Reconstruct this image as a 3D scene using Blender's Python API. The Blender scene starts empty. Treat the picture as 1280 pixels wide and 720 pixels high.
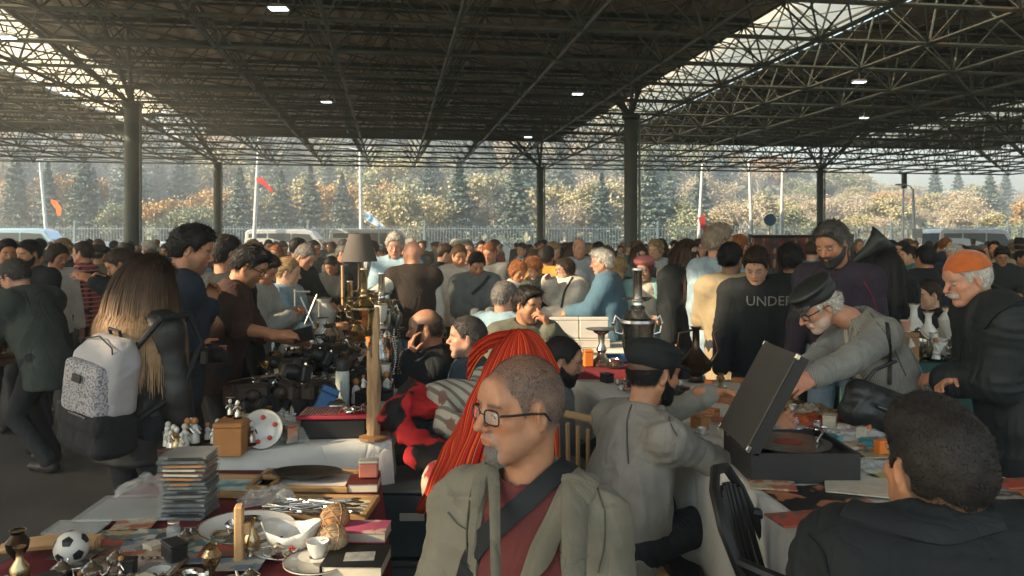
import bpy, math, random
import numpy as np
from mathutils import Vector, Matrix, Euler

SC = bpy.context.scene
COL = SC.collection
FPX, CX, HY, CZ = 995.0, 640.0, 300.0, 1.58      # focal length in photo pixels, centre column, horizon row, eye height

# ---------------------------------------------------------------- camera, world, sun, exposure
cam_d = bpy.data.cameras.new('camera'); cam = bpy.data.objects.new('camera', cam_d); COL.objects.link(cam)
cam.location = (0, 0, CZ); cam.rotation_euler = (math.radians(90), 0, 0)
cam_d.sensor_width = 36; cam_d.lens = 36*FPX/1280.0
cam_d.shift_y = -(360-HY)/1280.0
cam_d.clip_start = 0.05; cam_d.clip_end = 3000
cam_d.dof.use_dof = True; cam_d.dof.focus_distance = 2.6; cam_d.dof.aperture_fstop = 11.0
SC.camera = cam

SUN_EL, SUN_AZ = math.radians(26.5), math.radians(204)     # azimuth of the sun measured from +X, anticlockwise
w = bpy.data.worlds.new("World"); SC.world = w; w.use_nodes = True
nt = w.node_tree; bg = nt.nodes['Background']
sky = nt.nodes.new('ShaderNodeTexSky'); sky.sky_type = 'NISHITA'; sky.sun_disc = False
sky.sun_elevation = SUN_EL; sky.sun_rotation = math.radians(90)-SUN_AZ
sky.air_density = 1.8; sky.dust_density = 1.4; sky.ozone_density = 3.5
nt.links.new(sky.outputs[0], bg.inputs[0]); bg.inputs[1].default_value = 0.15
sl = bpy.data.lights.new('sun', 'SUN'); so = bpy.data.objects.new('sun', sl); COL.objects.link(so)
sl.energy = 5.0; sl.angle = math.radians(0.5); sl.color = (1.0, 0.78, 0.52)
sd = Vector((math.cos(SUN_EL)*math.cos(SUN_AZ), math.cos(SUN_EL)*math.sin(SUN_AZ), math.sin(SUN_EL)))
so.rotation_euler = sd.to_track_quat('Z', 'Y').to_euler(); so.location = (0, 0, 40)
SC.view_settings.view_transform = 'Standard'; SC.view_settings.look = 'None'
SC.view_settings.exposure = 1.92; SC.view_settings.gamma = 1.0
SC.cycles.max_bounces = 8; SC.cycles.diffuse_bounces = 6; SC.cycles.glossy_bounces = 3
SC.cycles.transparent_max_bounces = 12; SC.cycles.sample_clamp_indirect = 6.0
SC.cycles.caustics_reflective = False; SC.cycles.caustics_refractive = False

# ---------------------------------------------------------------- small helpers
def P(px, py, d):
    """A point of the place seen at photo pixel (px, py), d metres into it."""
    return np.array([(px-CX)*d/FPX, d, CZ-(py-HY)*d/FPX])
def X(px, d): return (px-CX)*d/FPX
TH = math.radians(8.57); CT, ST = math.cos(TH), math.sin(TH)
def HW(x, y, z=0.0):
    """Hall coordinates (along the column rows) to world."""
    return np.array([x*CT-y*ST, x*ST+y*CT, z])
def nrm(v):
    v = np.asarray(v, float); return v/max(1e-9, np.linalg.norm(v))

def props(o, label=None, cat=None, group=None, kind=None):
    if label: o['label'] = label
    if cat: o['category'] = cat
    if group: o['group'] = group
    if kind: o['kind'] = kind
    return o
def empty(name, loc, label=None, cat=None, group=None, rz=0.0):
    o = bpy.data.objects.new(name, None); COL.objects.link(o); o.location = tuple(loc); o.rotation_euler = (0, 0, rz)
    o.empty_display_size = .1
    return props(o, label, cat, group)
def link(name, me, parent=None, mats=None):
    o = bpy.data.objects.new(name, me); COL.objects.link(o)
    if parent is not None: o.parent = parent
    return o
def kids(o): return [c for c in KID.get(o.name, [])]
KID = {}
def own(o, parent):
    o.parent = parent; KID.setdefault(parent.name, []).append(o)
def copy_tree(o, label=None, group=None, loc=None, rz=None, sc=None, par=None):
    c = o.copy(); COL.objects.link(c)
    if par is not None: own(c, par)
    if label: c['label'] = label
    if group: c['group'] = group
    if loc is not None: c.location = tuple(loc)
    if rz is not None: c.rotation_euler = (c.rotation_euler[0], c.rotation_euler[1], rz)
    if sc is not None: c.scale = (sc,)*3 if not hasattr(sc, '__len__') else sc
    for ch in kids(o): copy_tree(ch, par=c)
    return c
def recolor(o, m):
    for s in o.material_slots:
        s.link = 'OBJECT'; s.material = m
ORD = ['first','second','third','fourth','fifth','sixth','seventh','eighth','ninth','tenth','eleventh','twelfth','thirteenth','fourteenth','fifteenth','sixteenth','seventeenth','eighteenth','nineteenth','twentieth']
def ordn(i): return ORD[i] if i < 20 else 'twenty-'+ORD[i-20] if i < 29 else 'far right'
def dedupe(objs):
    """Objects sorted left to right; those that would share a label are told apart by their place in the row."""
    by = {}
    for o in objs: by.setdefault(o['label'], []).append(o)
    for lab, l in by.items():
        if len(l) > 1:
            l.sort(key=lambda o: o.matrix_world.translation.x/max(.1, o.matrix_world.translation.y) if False else o.location.x/max(.1, o.location.y))
            for i, o in enumerate(l):
                o['label'] = lab+(', leftmost' if i == 0 else ', rightmost' if i == len(l)-1 else ', '+ordn(i)+' from left')

# ---------------------------------------------------------------- materials (procedural)
MATS = {}
def mat(name, col=(.5,.5,.5), rough=.6, metal=0.0, var=.18, vs=5.0, bump=0.0, bs=40.0, spec=.4, attr=False, sss=0.0,
        trans=0.0, coat=0.0, emit=None, alpha=1.0, sheen=0.0, stretch=None, col2=None, cscale=None, cedge=(.45,.55), wave=None, rvar=0.0, bd=.004, crease=0.0, crs=6.0):
    if name in MATS: return MATS[name]
    m = bpy.data.materials.new(name); m.use_nodes = True; MATS[name] = m
    t = m.node_tree; N = t.nodes; L = t.links; b = N['Principled BSDF']
    b.inputs['Roughness'].default_value = rough; b.inputs['Metallic'].default_value = metal
    b.inputs['Specular IOR Level'].default_value = spec
    b.inputs['Alpha'].default_value = alpha
    if trans: b.inputs['Transmission Weight'].default_value = trans; b.inputs['IOR'].default_value = 1.3
    if coat: b.inputs['Coat Weight'].default_value = coat; b.inputs['Coat Roughness'].default_value = .15
    if sheen: b.inputs['Sheen Weight'].default_value = sheen; b.inputs['Sheen Roughness'].default_value = .5
    if emit: b.inputs['Emission Color'].default_value = (*emit[0], 1); b.inputs['Emission Strength'].default_value = emit[1]
    tc = N.new('ShaderNodeTexCoord'); vec = tc.outputs['Object']
    if stretch:
        mp = N.new('ShaderNodeMapping'); mp.inputs['Scale'].default_value = stretch; L.new(vec, mp.inputs['Vector']); vec = mp.outputs[0]
    if attr:
        a = N.new('ShaderNodeAttribute'); a.attribute_name = 'Col'; base = a.outputs['Color']
    else:
        r = N.new('ShaderNodeRGB'); r.outputs[0].default_value = (*col, 1); base = r.outputs[0]
    if wave:                                                   # (axis, scale, colour, threshold lo, hi)
        for ax, sc_, c2, lo, hi in wave:
            wv = N.new('ShaderNodeTexWave'); wv.bands_direction = ax; wv.inputs['Scale'].default_value = sc_; wv.inputs['Distortion'].default_value = .6; wv.inputs['Detail Scale'].default_value = .6
            rp = N.new('ShaderNodeValToRGB'); rp.color_ramp.elements[0].position = lo; rp.color_ramp.elements[1].position = hi
            mx = N.new('ShaderNodeMix'); mx.data_type = 'RGBA'
            L.new(tc.outputs['Object'], wv.inputs['Vector']); L.new(wv.outputs['Color'], rp.inputs[0]); L.new(rp.outputs[0], mx.inputs[0])
            L.new(base, mx.inputs[6]); mx.inputs[7].default_value = (*c2, 1); base = mx.outputs[2]
    if col2:
        n2 = N.new('ShaderNodeTexNoise'); n2.inputs['Scale'].default_value = cscale or 3; n2.inputs['Detail'].default_value = 5
        rp = N.new('ShaderNodeValToRGB'); rp.color_ramp.elements[0].position = cedge[0]; rp.color_ramp.elements[1].position = cedge[1]
        mx = N.new('ShaderNodeMix'); mx.data_type = 'RGBA'
        L.new(vec, n2.inputs['Vector']); L.new(n2.outputs['Fac'], rp.inputs[0]); L.new(rp.outputs[0], mx.inputs[0])
        L.new(base, mx.inputs[6]); mx.inputs[7].default_value = (*col2, 1); base = mx.outputs[2]
    if var:
        n = N.new('ShaderNodeTexNoise'); n.inputs['Scale'].default_value = vs; n.inputs['Detail'].default_value = 6; n.inputs['Roughness'].default_value = .6
        L.new(vec, n.inputs['Vector'])
        mr = N.new('ShaderNodeMapRange'); mr.inputs[1].default_value = .3; mr.inputs[2].default_value = .7
        mr.inputs[3].default_value = 1-var; mr.inputs[4].default_value = 1+var
        L.new(n.outputs['Fac'], mr.inputs[0])
        vm = N.new('ShaderNodeVectorMath'); vm.operation = 'SCALE'; L.new(base, vm.inputs[0]); L.new(mr.outputs[0], vm.inputs['Scale'])
        base = vm.outputs[0]
        if rvar:
            m3 = N.new('ShaderNodeMapRange'); m3.inputs[3].default_value = rough-rvar; m3.inputs[4].default_value = rough+rvar
            L.new(n.outputs['Fac'], m3.inputs[0]); L.new(m3.outputs[0], b.inputs['Roughness'])
    L.new(base, b.inputs['Base Color'])
    if sss:
        b.inputs['Subsurface Weight'].default_value = sss; b.inputs['Subsurface Radius'].default_value = (.012, .005, .003); b.inputs['Subsurface Scale'].default_value = 1.0
    if bump:
        nb = N.new('ShaderNodeTexNoise'); nb.inputs['Scale'].default_value = bs; nb.inputs['Detail'].default_value = 4
        bm_ = N.new('ShaderNodeBump'); bm_.inputs['Strength'].default_value = bump; bm_.inputs['Distance'].default_value = bd
        L.new(vec, nb.inputs['Vector']); L.new(nb.outputs['Fac'], bm_.inputs['Height']); L.new(bm_.outputs[0], b.inputs['Normal'])
        if crease:                                           # long soft creases of worn cloth
            mp2 = N.new('ShaderNodeMapping'); mp2.inputs['Scale'].default_value = (1.0, 1.0, .45); mp2.inputs['Rotation'].default_value = (.25, .45, .1)
            nc = N.new('ShaderNodeTexNoise'); nc.inputs['Scale'].default_value = crs; nc.inputs['Detail'].default_value = 3; nc.inputs['Distortion'].default_value = 1.2; nc.inputs['Roughness'].default_value = .45
            ab = N.new('ShaderNodeMath'); ab.operation = 'SUBTRACT'; ab.inputs[1].default_value = .5; a2 = N.new('ShaderNodeMath'); a2.operation = 'ABSOLUTE'; pw = N.new('ShaderNodeMath'); pw.operation = 'POWER'; pw.inputs[1].default_value = .6
            bc = N.new('ShaderNodeBump'); bc.inputs['Strength'].default_value = crease; bc.inputs['Distance'].default_value = .022
            L.new(tc.outputs['Object'], mp2.inputs[0]); L.new(mp2.outputs[0], nc.inputs['Vector']); L.new(nc.outputs['Fac'], ab.inputs[0]); L.new(ab.outputs[0], a2.inputs[0]); L.new(a2.outputs[0], pw.inputs[0]); L.new(pw.outputs[0], bc.inputs['Height']); L.new(bc.outputs[0], bm_.inputs['Normal'])
    return m

# ---------------------------------------------------------------- mesh builder for hard things
class MB:
    def __init__(s): s.v = []; s.f = []; s.n = 0; s.mi = []; s.cur = 0
    def put(s, vs, fs):
        vs = np.asarray(vs, float); s.v.append(vs)
        for f in fs: s.f.append([i+s.n for i in f]); s.mi.append(s.cur)
        s.n += len(vs); return s
    def box(s, c, size, R=None, bev=0.0):
        c = np.asarray(c, float); h = np.asarray(size, float)/2
        if bev:
            b = min(bev, h.min()*.9); vs = []; 
            # chamfered box: 24 vertices
            idx = {}
            for sx in (-1, 1):
                for sy in (-1, 1):
                    for sz in (-1, 1):
                        for a in range(3):
                            p = np.array([sx, sy, sz])*(h-b); p[a] = (sx, sy, sz)[a]*h[a]
                            idx[(sx, sy, sz, a)] = len(vs); vs.append(p)
            fs = []
            for a in range(3):
                b1, b2 = [(1, 2), (2, 0), (0, 1)][a]
                for sg in (-1, 1):
                    q = []
                    for u, v in ((-1, -1), (1, -1), (1, 1), (-1, 1)):
                        k = [0, 0, 0]; k[a] = sg; k[b1] = u; k[b2] = v; q.append(idx[(*k, a)])
                    fs.append(q if sg > 0 else q[::-1])
            for a in range(3):          # edges along axis a
                b1, b2 = [(1, 2), (2, 0), (0, 1)][a]
                for u in (-1, 1):
                    for v in (-1, 1):
                        k0 = [0, 0, 0]; k1 = [0, 0, 0]; k0[a] = -1; k1[a] = 1; k0[b1] = k1[b1] = u; k0[b2] = k1[b2] = v
                        q = [idx[(*k0, b1)], idx[(*k1, b1)], idx[(*k1, b2)], idx[(*k0, b2)]]
                        fs.append(q if u*v < 0 else q[::-1])
            for sx in (-1, 1):
                for sy in (-1, 1):
                    for sz in (-1, 1):
                        q = [idx[(sx, sy, sz, a)] for a in range(3)]
                        fs.append(q if sx*sy*sz > 0 else q[::-1])
            vs = np.array(vs)
        else:
            vs = np.array([[x, y, z] for x in (-1, 1) for y in (-1, 1) for z in (-1, 1)], float)*h
            fs = [[0,1,3,2],[4,6,7,5],[0,4,5,1],[2,3,7,6],[0,2,6,4],[1,5,7,3]]
        if R is not None: vs = vs @ np.array(R).T
        return s.put(vs+c, fs)
    def tube(s, a, b, r1, r2=None, n=8, cap=True):
        r2 = r1 if r2 is None else r2; a = np.asarray(a, float); b = np.asarray(b, float)
        d = nrm(b-a); u = nrm(np.cross(d, [0, 0, 1] if abs(d[2]) < .9 else [1, 0, 0])); v = np.cross(d, u)
        th = np.arange(n)*2*math.pi/n; ring = np.outer(np.cos(th), u)+np.outer(np.sin(th), v)
        vs = np.vstack([a+ring*r1, b+ring*r2])
        fs = [[i, (i+1) % n, n+(i+1) % n, n+i] for i in range(n)]
        if cap: fs += [list(range(n))[::-1], list(range(n, 2*n))]
        return s.put(vs, fs)
    def path(s, pts, r, n=8, closed=False):
        pts = [np.asarray(p, float) for p in pts]; m = len(pts); rs = r if hasattr(r, '__len__') else [r]*m
        vs = []; up = None
        for i, p in enumerate(pts):
            a = pts[(i-1) % m] if (i > 0 or closed) else pts[i]; b = pts[(i+1) % m] if (i < m-1 or closed) else pts[i]
            d = nrm(b-a)
            if up is None: up = nrm(np.cross(d, [0, 0, 1] if abs(d[2]) < .9 else [1, 0, 0]))
            u = nrm(up-d*np.dot(up, d)); up = u; v = np.cross(d, u)
            for k in range(n):
                t = 2*math.pi*k/n; vs.append(p+(u*math.cos(t)+v*math.sin(t))*rs[i])
        fs = []
        for i in range(m if closed else m-1):
            j = (i+1) % m
            for k in range(n): fs.append([i*n+k, i*n+(k+1) % n, j*n+(k+1) % n, j*n+k])
        if not closed: fs += [list(range(n))[::-1], list(range((m-1)*n, m*n))]
        return s.put(vs, fs)
    def lathe(s, prof, n=20, c=(0,0,0), R=None, sq=None):
        """prof: list of (radius, height); sq = (sx, sy) squash, or a function (angle, i) -> radius factor."""
        vs = []
        for i, (r, z) in enumerate(prof):
            for k in range(n):
                t = 2*math.pi*k/n; q = sq(t, i) if callable(sq) else 1.0
                sx, sy = sq if (sq is not None and not callable(sq)) else (1, 1)
                vs.append([r*q*math.cos(t)*sx, r*q*math.sin(t)*sy, z])
        fs = [[i*n+k, i*n+(k+1) % n, (i+1)*n+(k+1) % n, (i+1)*n+k] for i in range(len(prof)-1) for k in range(n)]
        ring_ = abs(prof[0][0]-prof[-1][0]) < .012 and abs(prof[0][1]-prof[-1][1]) < .012
        if ring_: fs += [[(len(prof)-1)*n+k, (len(prof)-1)*n+(k+1) % n, (k+1) % n, k] for k in range(n)]
        if prof[0][0] > 1e-4 and not ring_: fs.append(list(range(n))[::-1])
        if prof[-1][0] > 1e-4 and not ring_: fs.append(list(range((len(prof)-1)*n, len(prof)*n)))
        vs = np.array(vs)
        if R is not None: vs = vs @ np.array(R).T
        return s.put(vs+np.asarray(c, float), fs)
    def ball(s, c, r, n=10, R=None):
        r = r if hasattr(r, '__len__') else (r, r, r)
        vs = []; m = max(5, n//2+1)
        for i in range(m+1):
            ph = math.pi*i/m
            for k in range(n):
                t = 2*math.pi*k/n; vs.append([r[0]*math.sin(ph)*math.cos(t), r[1]*math.sin(ph)*math.sin(t), -r[2]*math.cos(ph)])
        fs = [[i*n+k, i*n+(k+1) % n, (i+1)*n+(k+1) % n, (i+1)*n+k] for i in range(m) for k in range(n)]
        vs = np.array(vs)
        if R is not None: vs = vs @ np.array(R).T
        return s.put(vs+np.asarray(c, float), fs)
    def prism(s, pts, z0, z1, R=None, c=(0,0,0)):
        n = len(pts); vs = np.array([[x, y, z0] for x, y in pts]+[[x, y, z1] for x, y in pts], float)
        if R is not None: vs = vs @ np.array(R).T
        return s.put(vs+np.asarray(c, float), [list(range(n))[::-1], list(range(n, 2*n))]+[[i, (i+1) % n, n+(i+1) % n, n+i] for i in range(n)])
    def build(s, name, m=None, parent=None, smooth=False, auto=None):
        me = bpy.data.meshes.new(name)
        V = np.vstack(s.v) if s.v else np.zeros((0, 3))
        me.from_pydata(V.tolist(), [], s.f)
        for mm in (m if isinstance(m, (list, tuple)) else [m]):
            if mm is not None: me.materials.append(mm)
        if isinstance(m, (list, tuple)) and len(m) > 1: me.polygons.foreach_set('material_index', s.mi)
        if smooth: me.polygons.foreach_set('use_smooth', [True]*len(me.polygons))
        me.update()
        if smooth and auto is not False:
            try: me.set_sharp_from_angle(angle=math.radians(auto or 40))
            except Exception: pass
        o = bpy.data.objects.new(name, me); COL.objects.link(o)
        if parent is not None: own(o, parent)
        return o
def Rz(a): c, s = math.cos(a), math.sin(a); return np.array([[c, -s, 0], [s, c, 0], [0, 0, 1]])
def Rx(a): c, s = math.cos(a), math.sin(a); return np.array([[1, 0, 0], [0, c, -s], [0, s, c]])
def Ry(a): c, s = math.cos(a), math.sin(a); return np.array([[c, 0, s], [0, 1, 0], [-s, 0, c]])

# ---------------------------------------------------------------- value noise in numpy
_rs = np.random.RandomState(7); _LAT = _rs.rand(32, 32, 32).astype(np.float32)
def vnoise(p):
    p = np.asarray(p, float); i = np.floor(p).astype(int); f = p-i; f = f*f*(3-2*f); i &= 31; j = (i+1) & 31
    x0, y0, z0 = i[:, 0], i[:, 1], i[:, 2]; x1, y1, z1 = j[:, 0], j[:, 1], j[:, 2]
    a = _LAT[x0, y0, z0]*(1-f[:, 0])+_LAT[x1, y0, z0]*f[:, 0]; b = _LAT[x0, y1, z0]*(1-f[:, 0])+_LAT[x1, y1, z0]*f[:, 0]
    c = _LAT[x0, y0, z1]*(1-f[:, 0])+_LAT[x1, y0, z1]*f[:, 0]; d = _LAT[x0, y1, z1]*(1-f[:, 0])+_LAT[x1, y1, z1]*f[:, 0]
    return ((a*(1-f[:, 1])+b*f[:, 1])*(1-f[:, 2])+(c*(1-f[:, 1])+d*f[:, 1])*f[:, 2])*2-1
def fnoise(p, oct=3):
    p = np.asarray(p, float); s = 0; a = 1.0
    for k in range(oct): s = s+a*vnoise(p*(2.03**k)+k*11.3); a *= .5
    return s
# ================================================================ THE SETTING
asphalt = mat('worn_asphalt', (.062,.058,.052), .75, var=.35, vs=1.2, bump=.5, bs=60, col2=(.10,.085,.07), cscale=.5, cedge=(.45,.75), rvar=.15)
dirt = mat('pale_gravel', (.50,.46,.38), .95, var=.3, vs=.6, bump=.3, bs=8, col2=(.30,.28,.20), cscale=.2)
road_m = mat('road_asphalt', (.06,.06,.06), .85, var=.2, vs=2, bump=.2, bs=50)
def grid_sheet(name, x0, x1, y0, y1, nx, ny, zf, m, kind='structure'):
    xs = np.linspace(x0, x1, nx); ys = np.linspace(y0, y1, ny); Xg, Yg = np.meshgrid(xs, ys, indexing='ij'); Z = zf(Xg, Yg)
    V = np.stack([Xg, Yg, Z], -1).reshape(-1, 3); F = []
    for i in range(nx-1):
        for j in range(ny-1): F.append([i*ny+j, (i+1)*ny+j, (i+1)*ny+j+1, i*ny+j+1])
    mb = MB().put(V, F); o = mb.build(name, m, smooth=True, auto=False); props(o, kind=kind); return o
def hill_z(x, y):
    x = np.asarray(x, float); y = np.asarray(y, float)
    t = np.clip((y-56)/110.0, 0, 1); t = t*t*(3-2*t)
    h = 21.0+3.0*np.exp(-((x+40)/60)**2)+2*np.sin(x*.045+1.2)-12*np.clip((x-14)/45, 0, 1)
    return t*h-0.02
grid_sheet('ground', -900, 900, -60, 1800, 10, 10, lambda x, y: x*0-0.05, dirt)
grid_sheet('market_floor', -19, 44, -4, 46, 12, 10, lambda x, y: x*0, asphalt)
grid_sheet('hillside', -220, 260, 56.2, 300, 60, 40, lambda x, y: hill_z(x, y)+.02, mat('hill_soil', (.14,.12,.065), .95, var=.3, vs=.6))
grid_sheet('road', -120, 140, 47.2, 54, 4, 3, lambda x, y: x*0-.03, road_m)
kerb = MB().box((5, 47.1, .05), (240, .2, .14)).build('kerb', mat('kerb_stone', (.4,.38,.35), .9)); props(kerb, kind='structure')

# ---------------------------------------------------------------- the market hall: columns, space frame, deck, skylights
hall = empty('market_hall', (0, 0, 0), 'open-sided market hall with dark green space-frame roof over the whole crowd', 'market hall')
paint = mat('green_steel_paint', (.030,.045,.040), .45, var=.3, vs=3, spec=.5)
barm = mat('dark_steel_bars', (.085,.105,.090), .42, metal=0, var=.35, vs=2, col2=(.13,.085,.045), cscale=1.3, cedge=(.55,.75), spec=.6)
deckm = mat('corrugated_deck', (.74,.64,.53), .6, var=.25, vs=.7, col2=(.66,.58,.48), cscale=.4)
purm = mat('purlin_steel', (.05,.065,.06), .5, var=.2)
DZ, TZ, BZ, NA = 7.32, 7.10, 5.32, 2.25
Y0F, Y1F = 3.7, 41.95
# deck sections (hall X ranges) with corrugation ridges running along the hall
def deck(x0, x1, y0, y1, zc=0.0):
    n = int((x1-x0)/.14); xs = np.linspace(x0, x1, n)
    V = []; F = []
    for i, x in enumerate(xs):
        z = DZ+(.0 if i % 4 in (0, 1) else .05)+zc
        V += [HW(x, y0, z), HW(x, y1, z)]
        if i: F.append([2*i-2, 2*i, 2*i+1, 2*i-1])
    MB().put(V, F).build('roof_deck', deckm, hall)
    up = [v+np.array([0,0,.06]) for v in V]
GAPS = [(-12.9, -9.4), (9.3, 12.3), (25.6, 28.4)]
deck(-21.6, -12.9, -5, 42.6); deck(-9.4, 9.3, -5, 42.6); deck(12.3, 25.6, -5, 42.6); deck(28.4, 36, -5, 42.6)
# eave beams
for (a, b) in ((-21.6, -12.9), (-9.4, 9.3), (12.3, 36)):
    mb = MB(); c = (HW(a, 42.7, 0)+HW(b, 42.7, 0))/2
    mb.box((c[0], c[1], DZ-.12), (b-a, .12, .42), Rz(TH)); mb.build('eave_beam', paint, hall)
# purlins
for k in range(-3, 18):
    y = Y0F+NA*k
    if y > 42: break
    for (a, b) in ((-21.6, -13.0), (-9.3, 9.2), (12.4, 36)):
        if k < 0 and a != -9.3: continue
        c = HW((a+b)/2, y); mb = MB()
        mb.box((c[0], c[1], DZ-.04), (b-a, .10, .04), Rz(TH)); mb.box((c[0], c[1], DZ-.085), (b-a, .03, .05), Rz(TH)); mb.box((c[0], c[1], DZ-.12), (b-a, .08, .02), Rz(TH))
        mb.build('purlin', purm, hall)
# skylight barrels: milky panels on hoops; the left one has an added open stretch, set to let sun onto the crowd
skm = bpy.data.materials.new('milky_skylight'); skm.use_nodes = True
_t = skm.node_tree; _b = _t.nodes['Principled BSDF']; _t.nodes.remove(_b)
_tr = _t.nodes.new('ShaderNodeBsdfTranslucent'); _tr.inputs[0].default_value = (.85, .74, .53, 1)
_df = _t.nodes.new('ShaderNodeBsdfDiffuse'); _df.inputs[0].default_value = (.7, .66, .56, 1)
_mx = _t.nodes.new('ShaderNodeMixShader'); _mx.inputs[0].default_value = .35
_t.links.new(_tr.outputs[0], _mx.inputs[1]); _t.links.new(_df.outputs[0], _mx.inputs[2]); _t.links.new(_mx.outputs[0], _t.nodes['Material Output'].inputs[0])
for gi, (a, b) in enumerate(GAPS):
    na = 9
    for (ya, yb) in ([(-5, 1.0), (15.5, 25), (25.06, 42.4)] if gi == 0 else [(-5, 4), (4.06, 25), (25.06, 42.4)]):
        V = []; F = []; ny = int((yb-ya)/1.1)+1
        for j in range(ny+1):
            for i in range(na):
                t = i/(na-1); x = a+(b-a)*t; V.append(HW(x, ya+(yb-ya)*j/ny, DZ+.1+.75*math.sin(math.pi*t)))
        for j in range(ny):
            for i in range(na-1): q = j*na+i; F.append([q, q+1, q+na+1, q+na])
        MB().put(V, F).build('skylight_panel', skm, hall)
    for y in np.arange(-2, 42, 2.25):
        mb = MB(); mb.path([HW(a+(b-a)*t, y, DZ+.06+.75*math.sin(math.pi*t)) for t in np.linspace(0, 1, 9)], .03, 5); mb.build('skylight_hoop', purm, hall)
# space frame: bottom chords, top chords, web rows
xs_t = np.arange(-22.5, 36.1, NA); ny = int(round((Y1F-Y0F)/NA)); ys_t = Y0F+NA*np.arange(ny+1)
def nT(i, j): return HW(xs_t[i], ys_t[j], TZ)
def nB(i, j): return HW(xs_t[i]+NA/2, ys_t[j]+NA/2, BZ)
nx = len(xs_t)
def vis(p): return p[1] > 3.0
for j in range(ny+1):
    MB().tube(HW(xs_t[0], ys_t[j], TZ), HW(xs_t[-1], ys_t[j], TZ), .035, n=5).build('top_chord', barm, hall)
    if j < ny: MB().tube(HW(xs_t[0]+NA/2, ys_t[j]+NA/2, BZ), HW(xs_t[-2]+NA/2, ys_t[j]+NA/2, BZ), .042, n=6).build('bottom_chord', barm, hall)
for i in range(nx):
    MB().tube(HW(xs_t[i], ys_t[0], TZ), HW(xs_t[i], ys_t[-1], TZ), .035, n=5).build('top_chord', barm, hall)
    if i < nx-1: MB().tube(HW(xs_t[i]+NA/2, ys_t[0]+NA/2, BZ), HW(xs_t[i]+NA/2, ys_t[-2]+NA/2, BZ), .042, n=6).build('bottom_chord', barm, hall)
for j in range(ny):
    mb = MB()
    for i in range(nx-1):
        b = nB(i, j)
        for (di, dj) in ((0, 0), (1, 0), (0, 1), (1, 1)):
            mb.tube(b, nT(i+di, j+dj), .022, n=4, cap=False)
        mb.ball(b, .075, 6)
        mb.tube(nT(i, j), nT(i+1, j+1), .013, n=4, cap=False); mb.tube(nT(i+1, j), nT(i, j+1), .013, n=4, cap=False)
        if i < nx-2 and j < ny-1: mb.tube(b, nB(i+1, j+1), .014, n=4, cap=False)
    mb.build('web_truss', barm, hall)
# columns
colm = mat('column_paint', (.040,.058,.052), .42, var=.25, vs=2, bump=.1, bs=6, spec=.5, rvar=.1, col2=(.10,.075,.05), cscale=1.6, cedge=(.60,.72))
def column(xh, yh, r=.22):
    p = HW(xh, yh); mb = MB()
    mb.tube((p[0], p[1], 0), (p[0], p[1], 5.1), r, r, n=24); mb.lathe([(r*1.9, 0), (r*1.9, .03), (r*1.05, .05)], 24, (p[0], p[1], 0))
    mb.lathe([(r, 0), (r*1.35, .06), (r*1.35, .12), (r*.9, .14)], 24, (p[0], p[1], 5.0))
    c = mb.build('column', colm, hall, smooth=True)
    js = sorted(range(ny), key=lambda j: abs(ys_t[j]+NA/2-yh))[:2]; is_ = sorted(range(nx-1), key=lambda i: abs(xs_t[i]+NA/2-xh))[:2]
    for j in js:
        for i in is_:
            MB().tube((p[0], p[1], 5.1), nT(i, j)+np.array([0, 0, 0]), .06, n=6).build('capital_strut', barm, c)
    pipe = MB(); q = np.array([p[0]+r+.05, p[1]-.05]); pipe.tube((q[0], q[1], 0), (q[0], q[1], 5.2), .035, n=8); pipe.build('drain_pipe', mat('pipe_grey', (.22,.24,.23), .5), c)
for xh, yh, r in ((-6.7, 22, .19), (6.75, 22, .19), (-7.9, 38, .17), (7.1, 38, .17), (21.7, 38, .17), (21.7, 22, .22), (-21, 22, .22), (-21, 38, .2), (-6.7, 6, .22)):
    if (xh, yh) == (-6.7, 6): continue
    column(xh, yh, r)
for (a, b, sag) in ((HW(8.0, 18, 5.3), HW(13.5, 30, 5.3), .9), (HW(-6.6, 22, 4.9), HW(-1, 37, 5.3), .7), (HW(13, 20, 5.3), HW(17, 33, 5.3), 1.0), (HW(-12, 25, 5.3), HW(-7, 36, 5.3), .6)):
    MB().path([a+(b-a)*t-np.array([0, 0, sag*4*t*(1-t)]) for t in np.linspace(0, 1, 15)], .016, 5).build('hanging_cable', barm, hall)
# slim steel post at the right edge of the view
pp = MB(); pp.tube((7.28, 9.0, 0), (7.28, 9.0, 7.1), .075, n=16); pp.box((7.28, 9.0, .02), (.3, .3, .04))
props(pp.build('steel_post', colm, smooth=True), 'slim grey steel post at the right edge of the photo', 'post')
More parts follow.
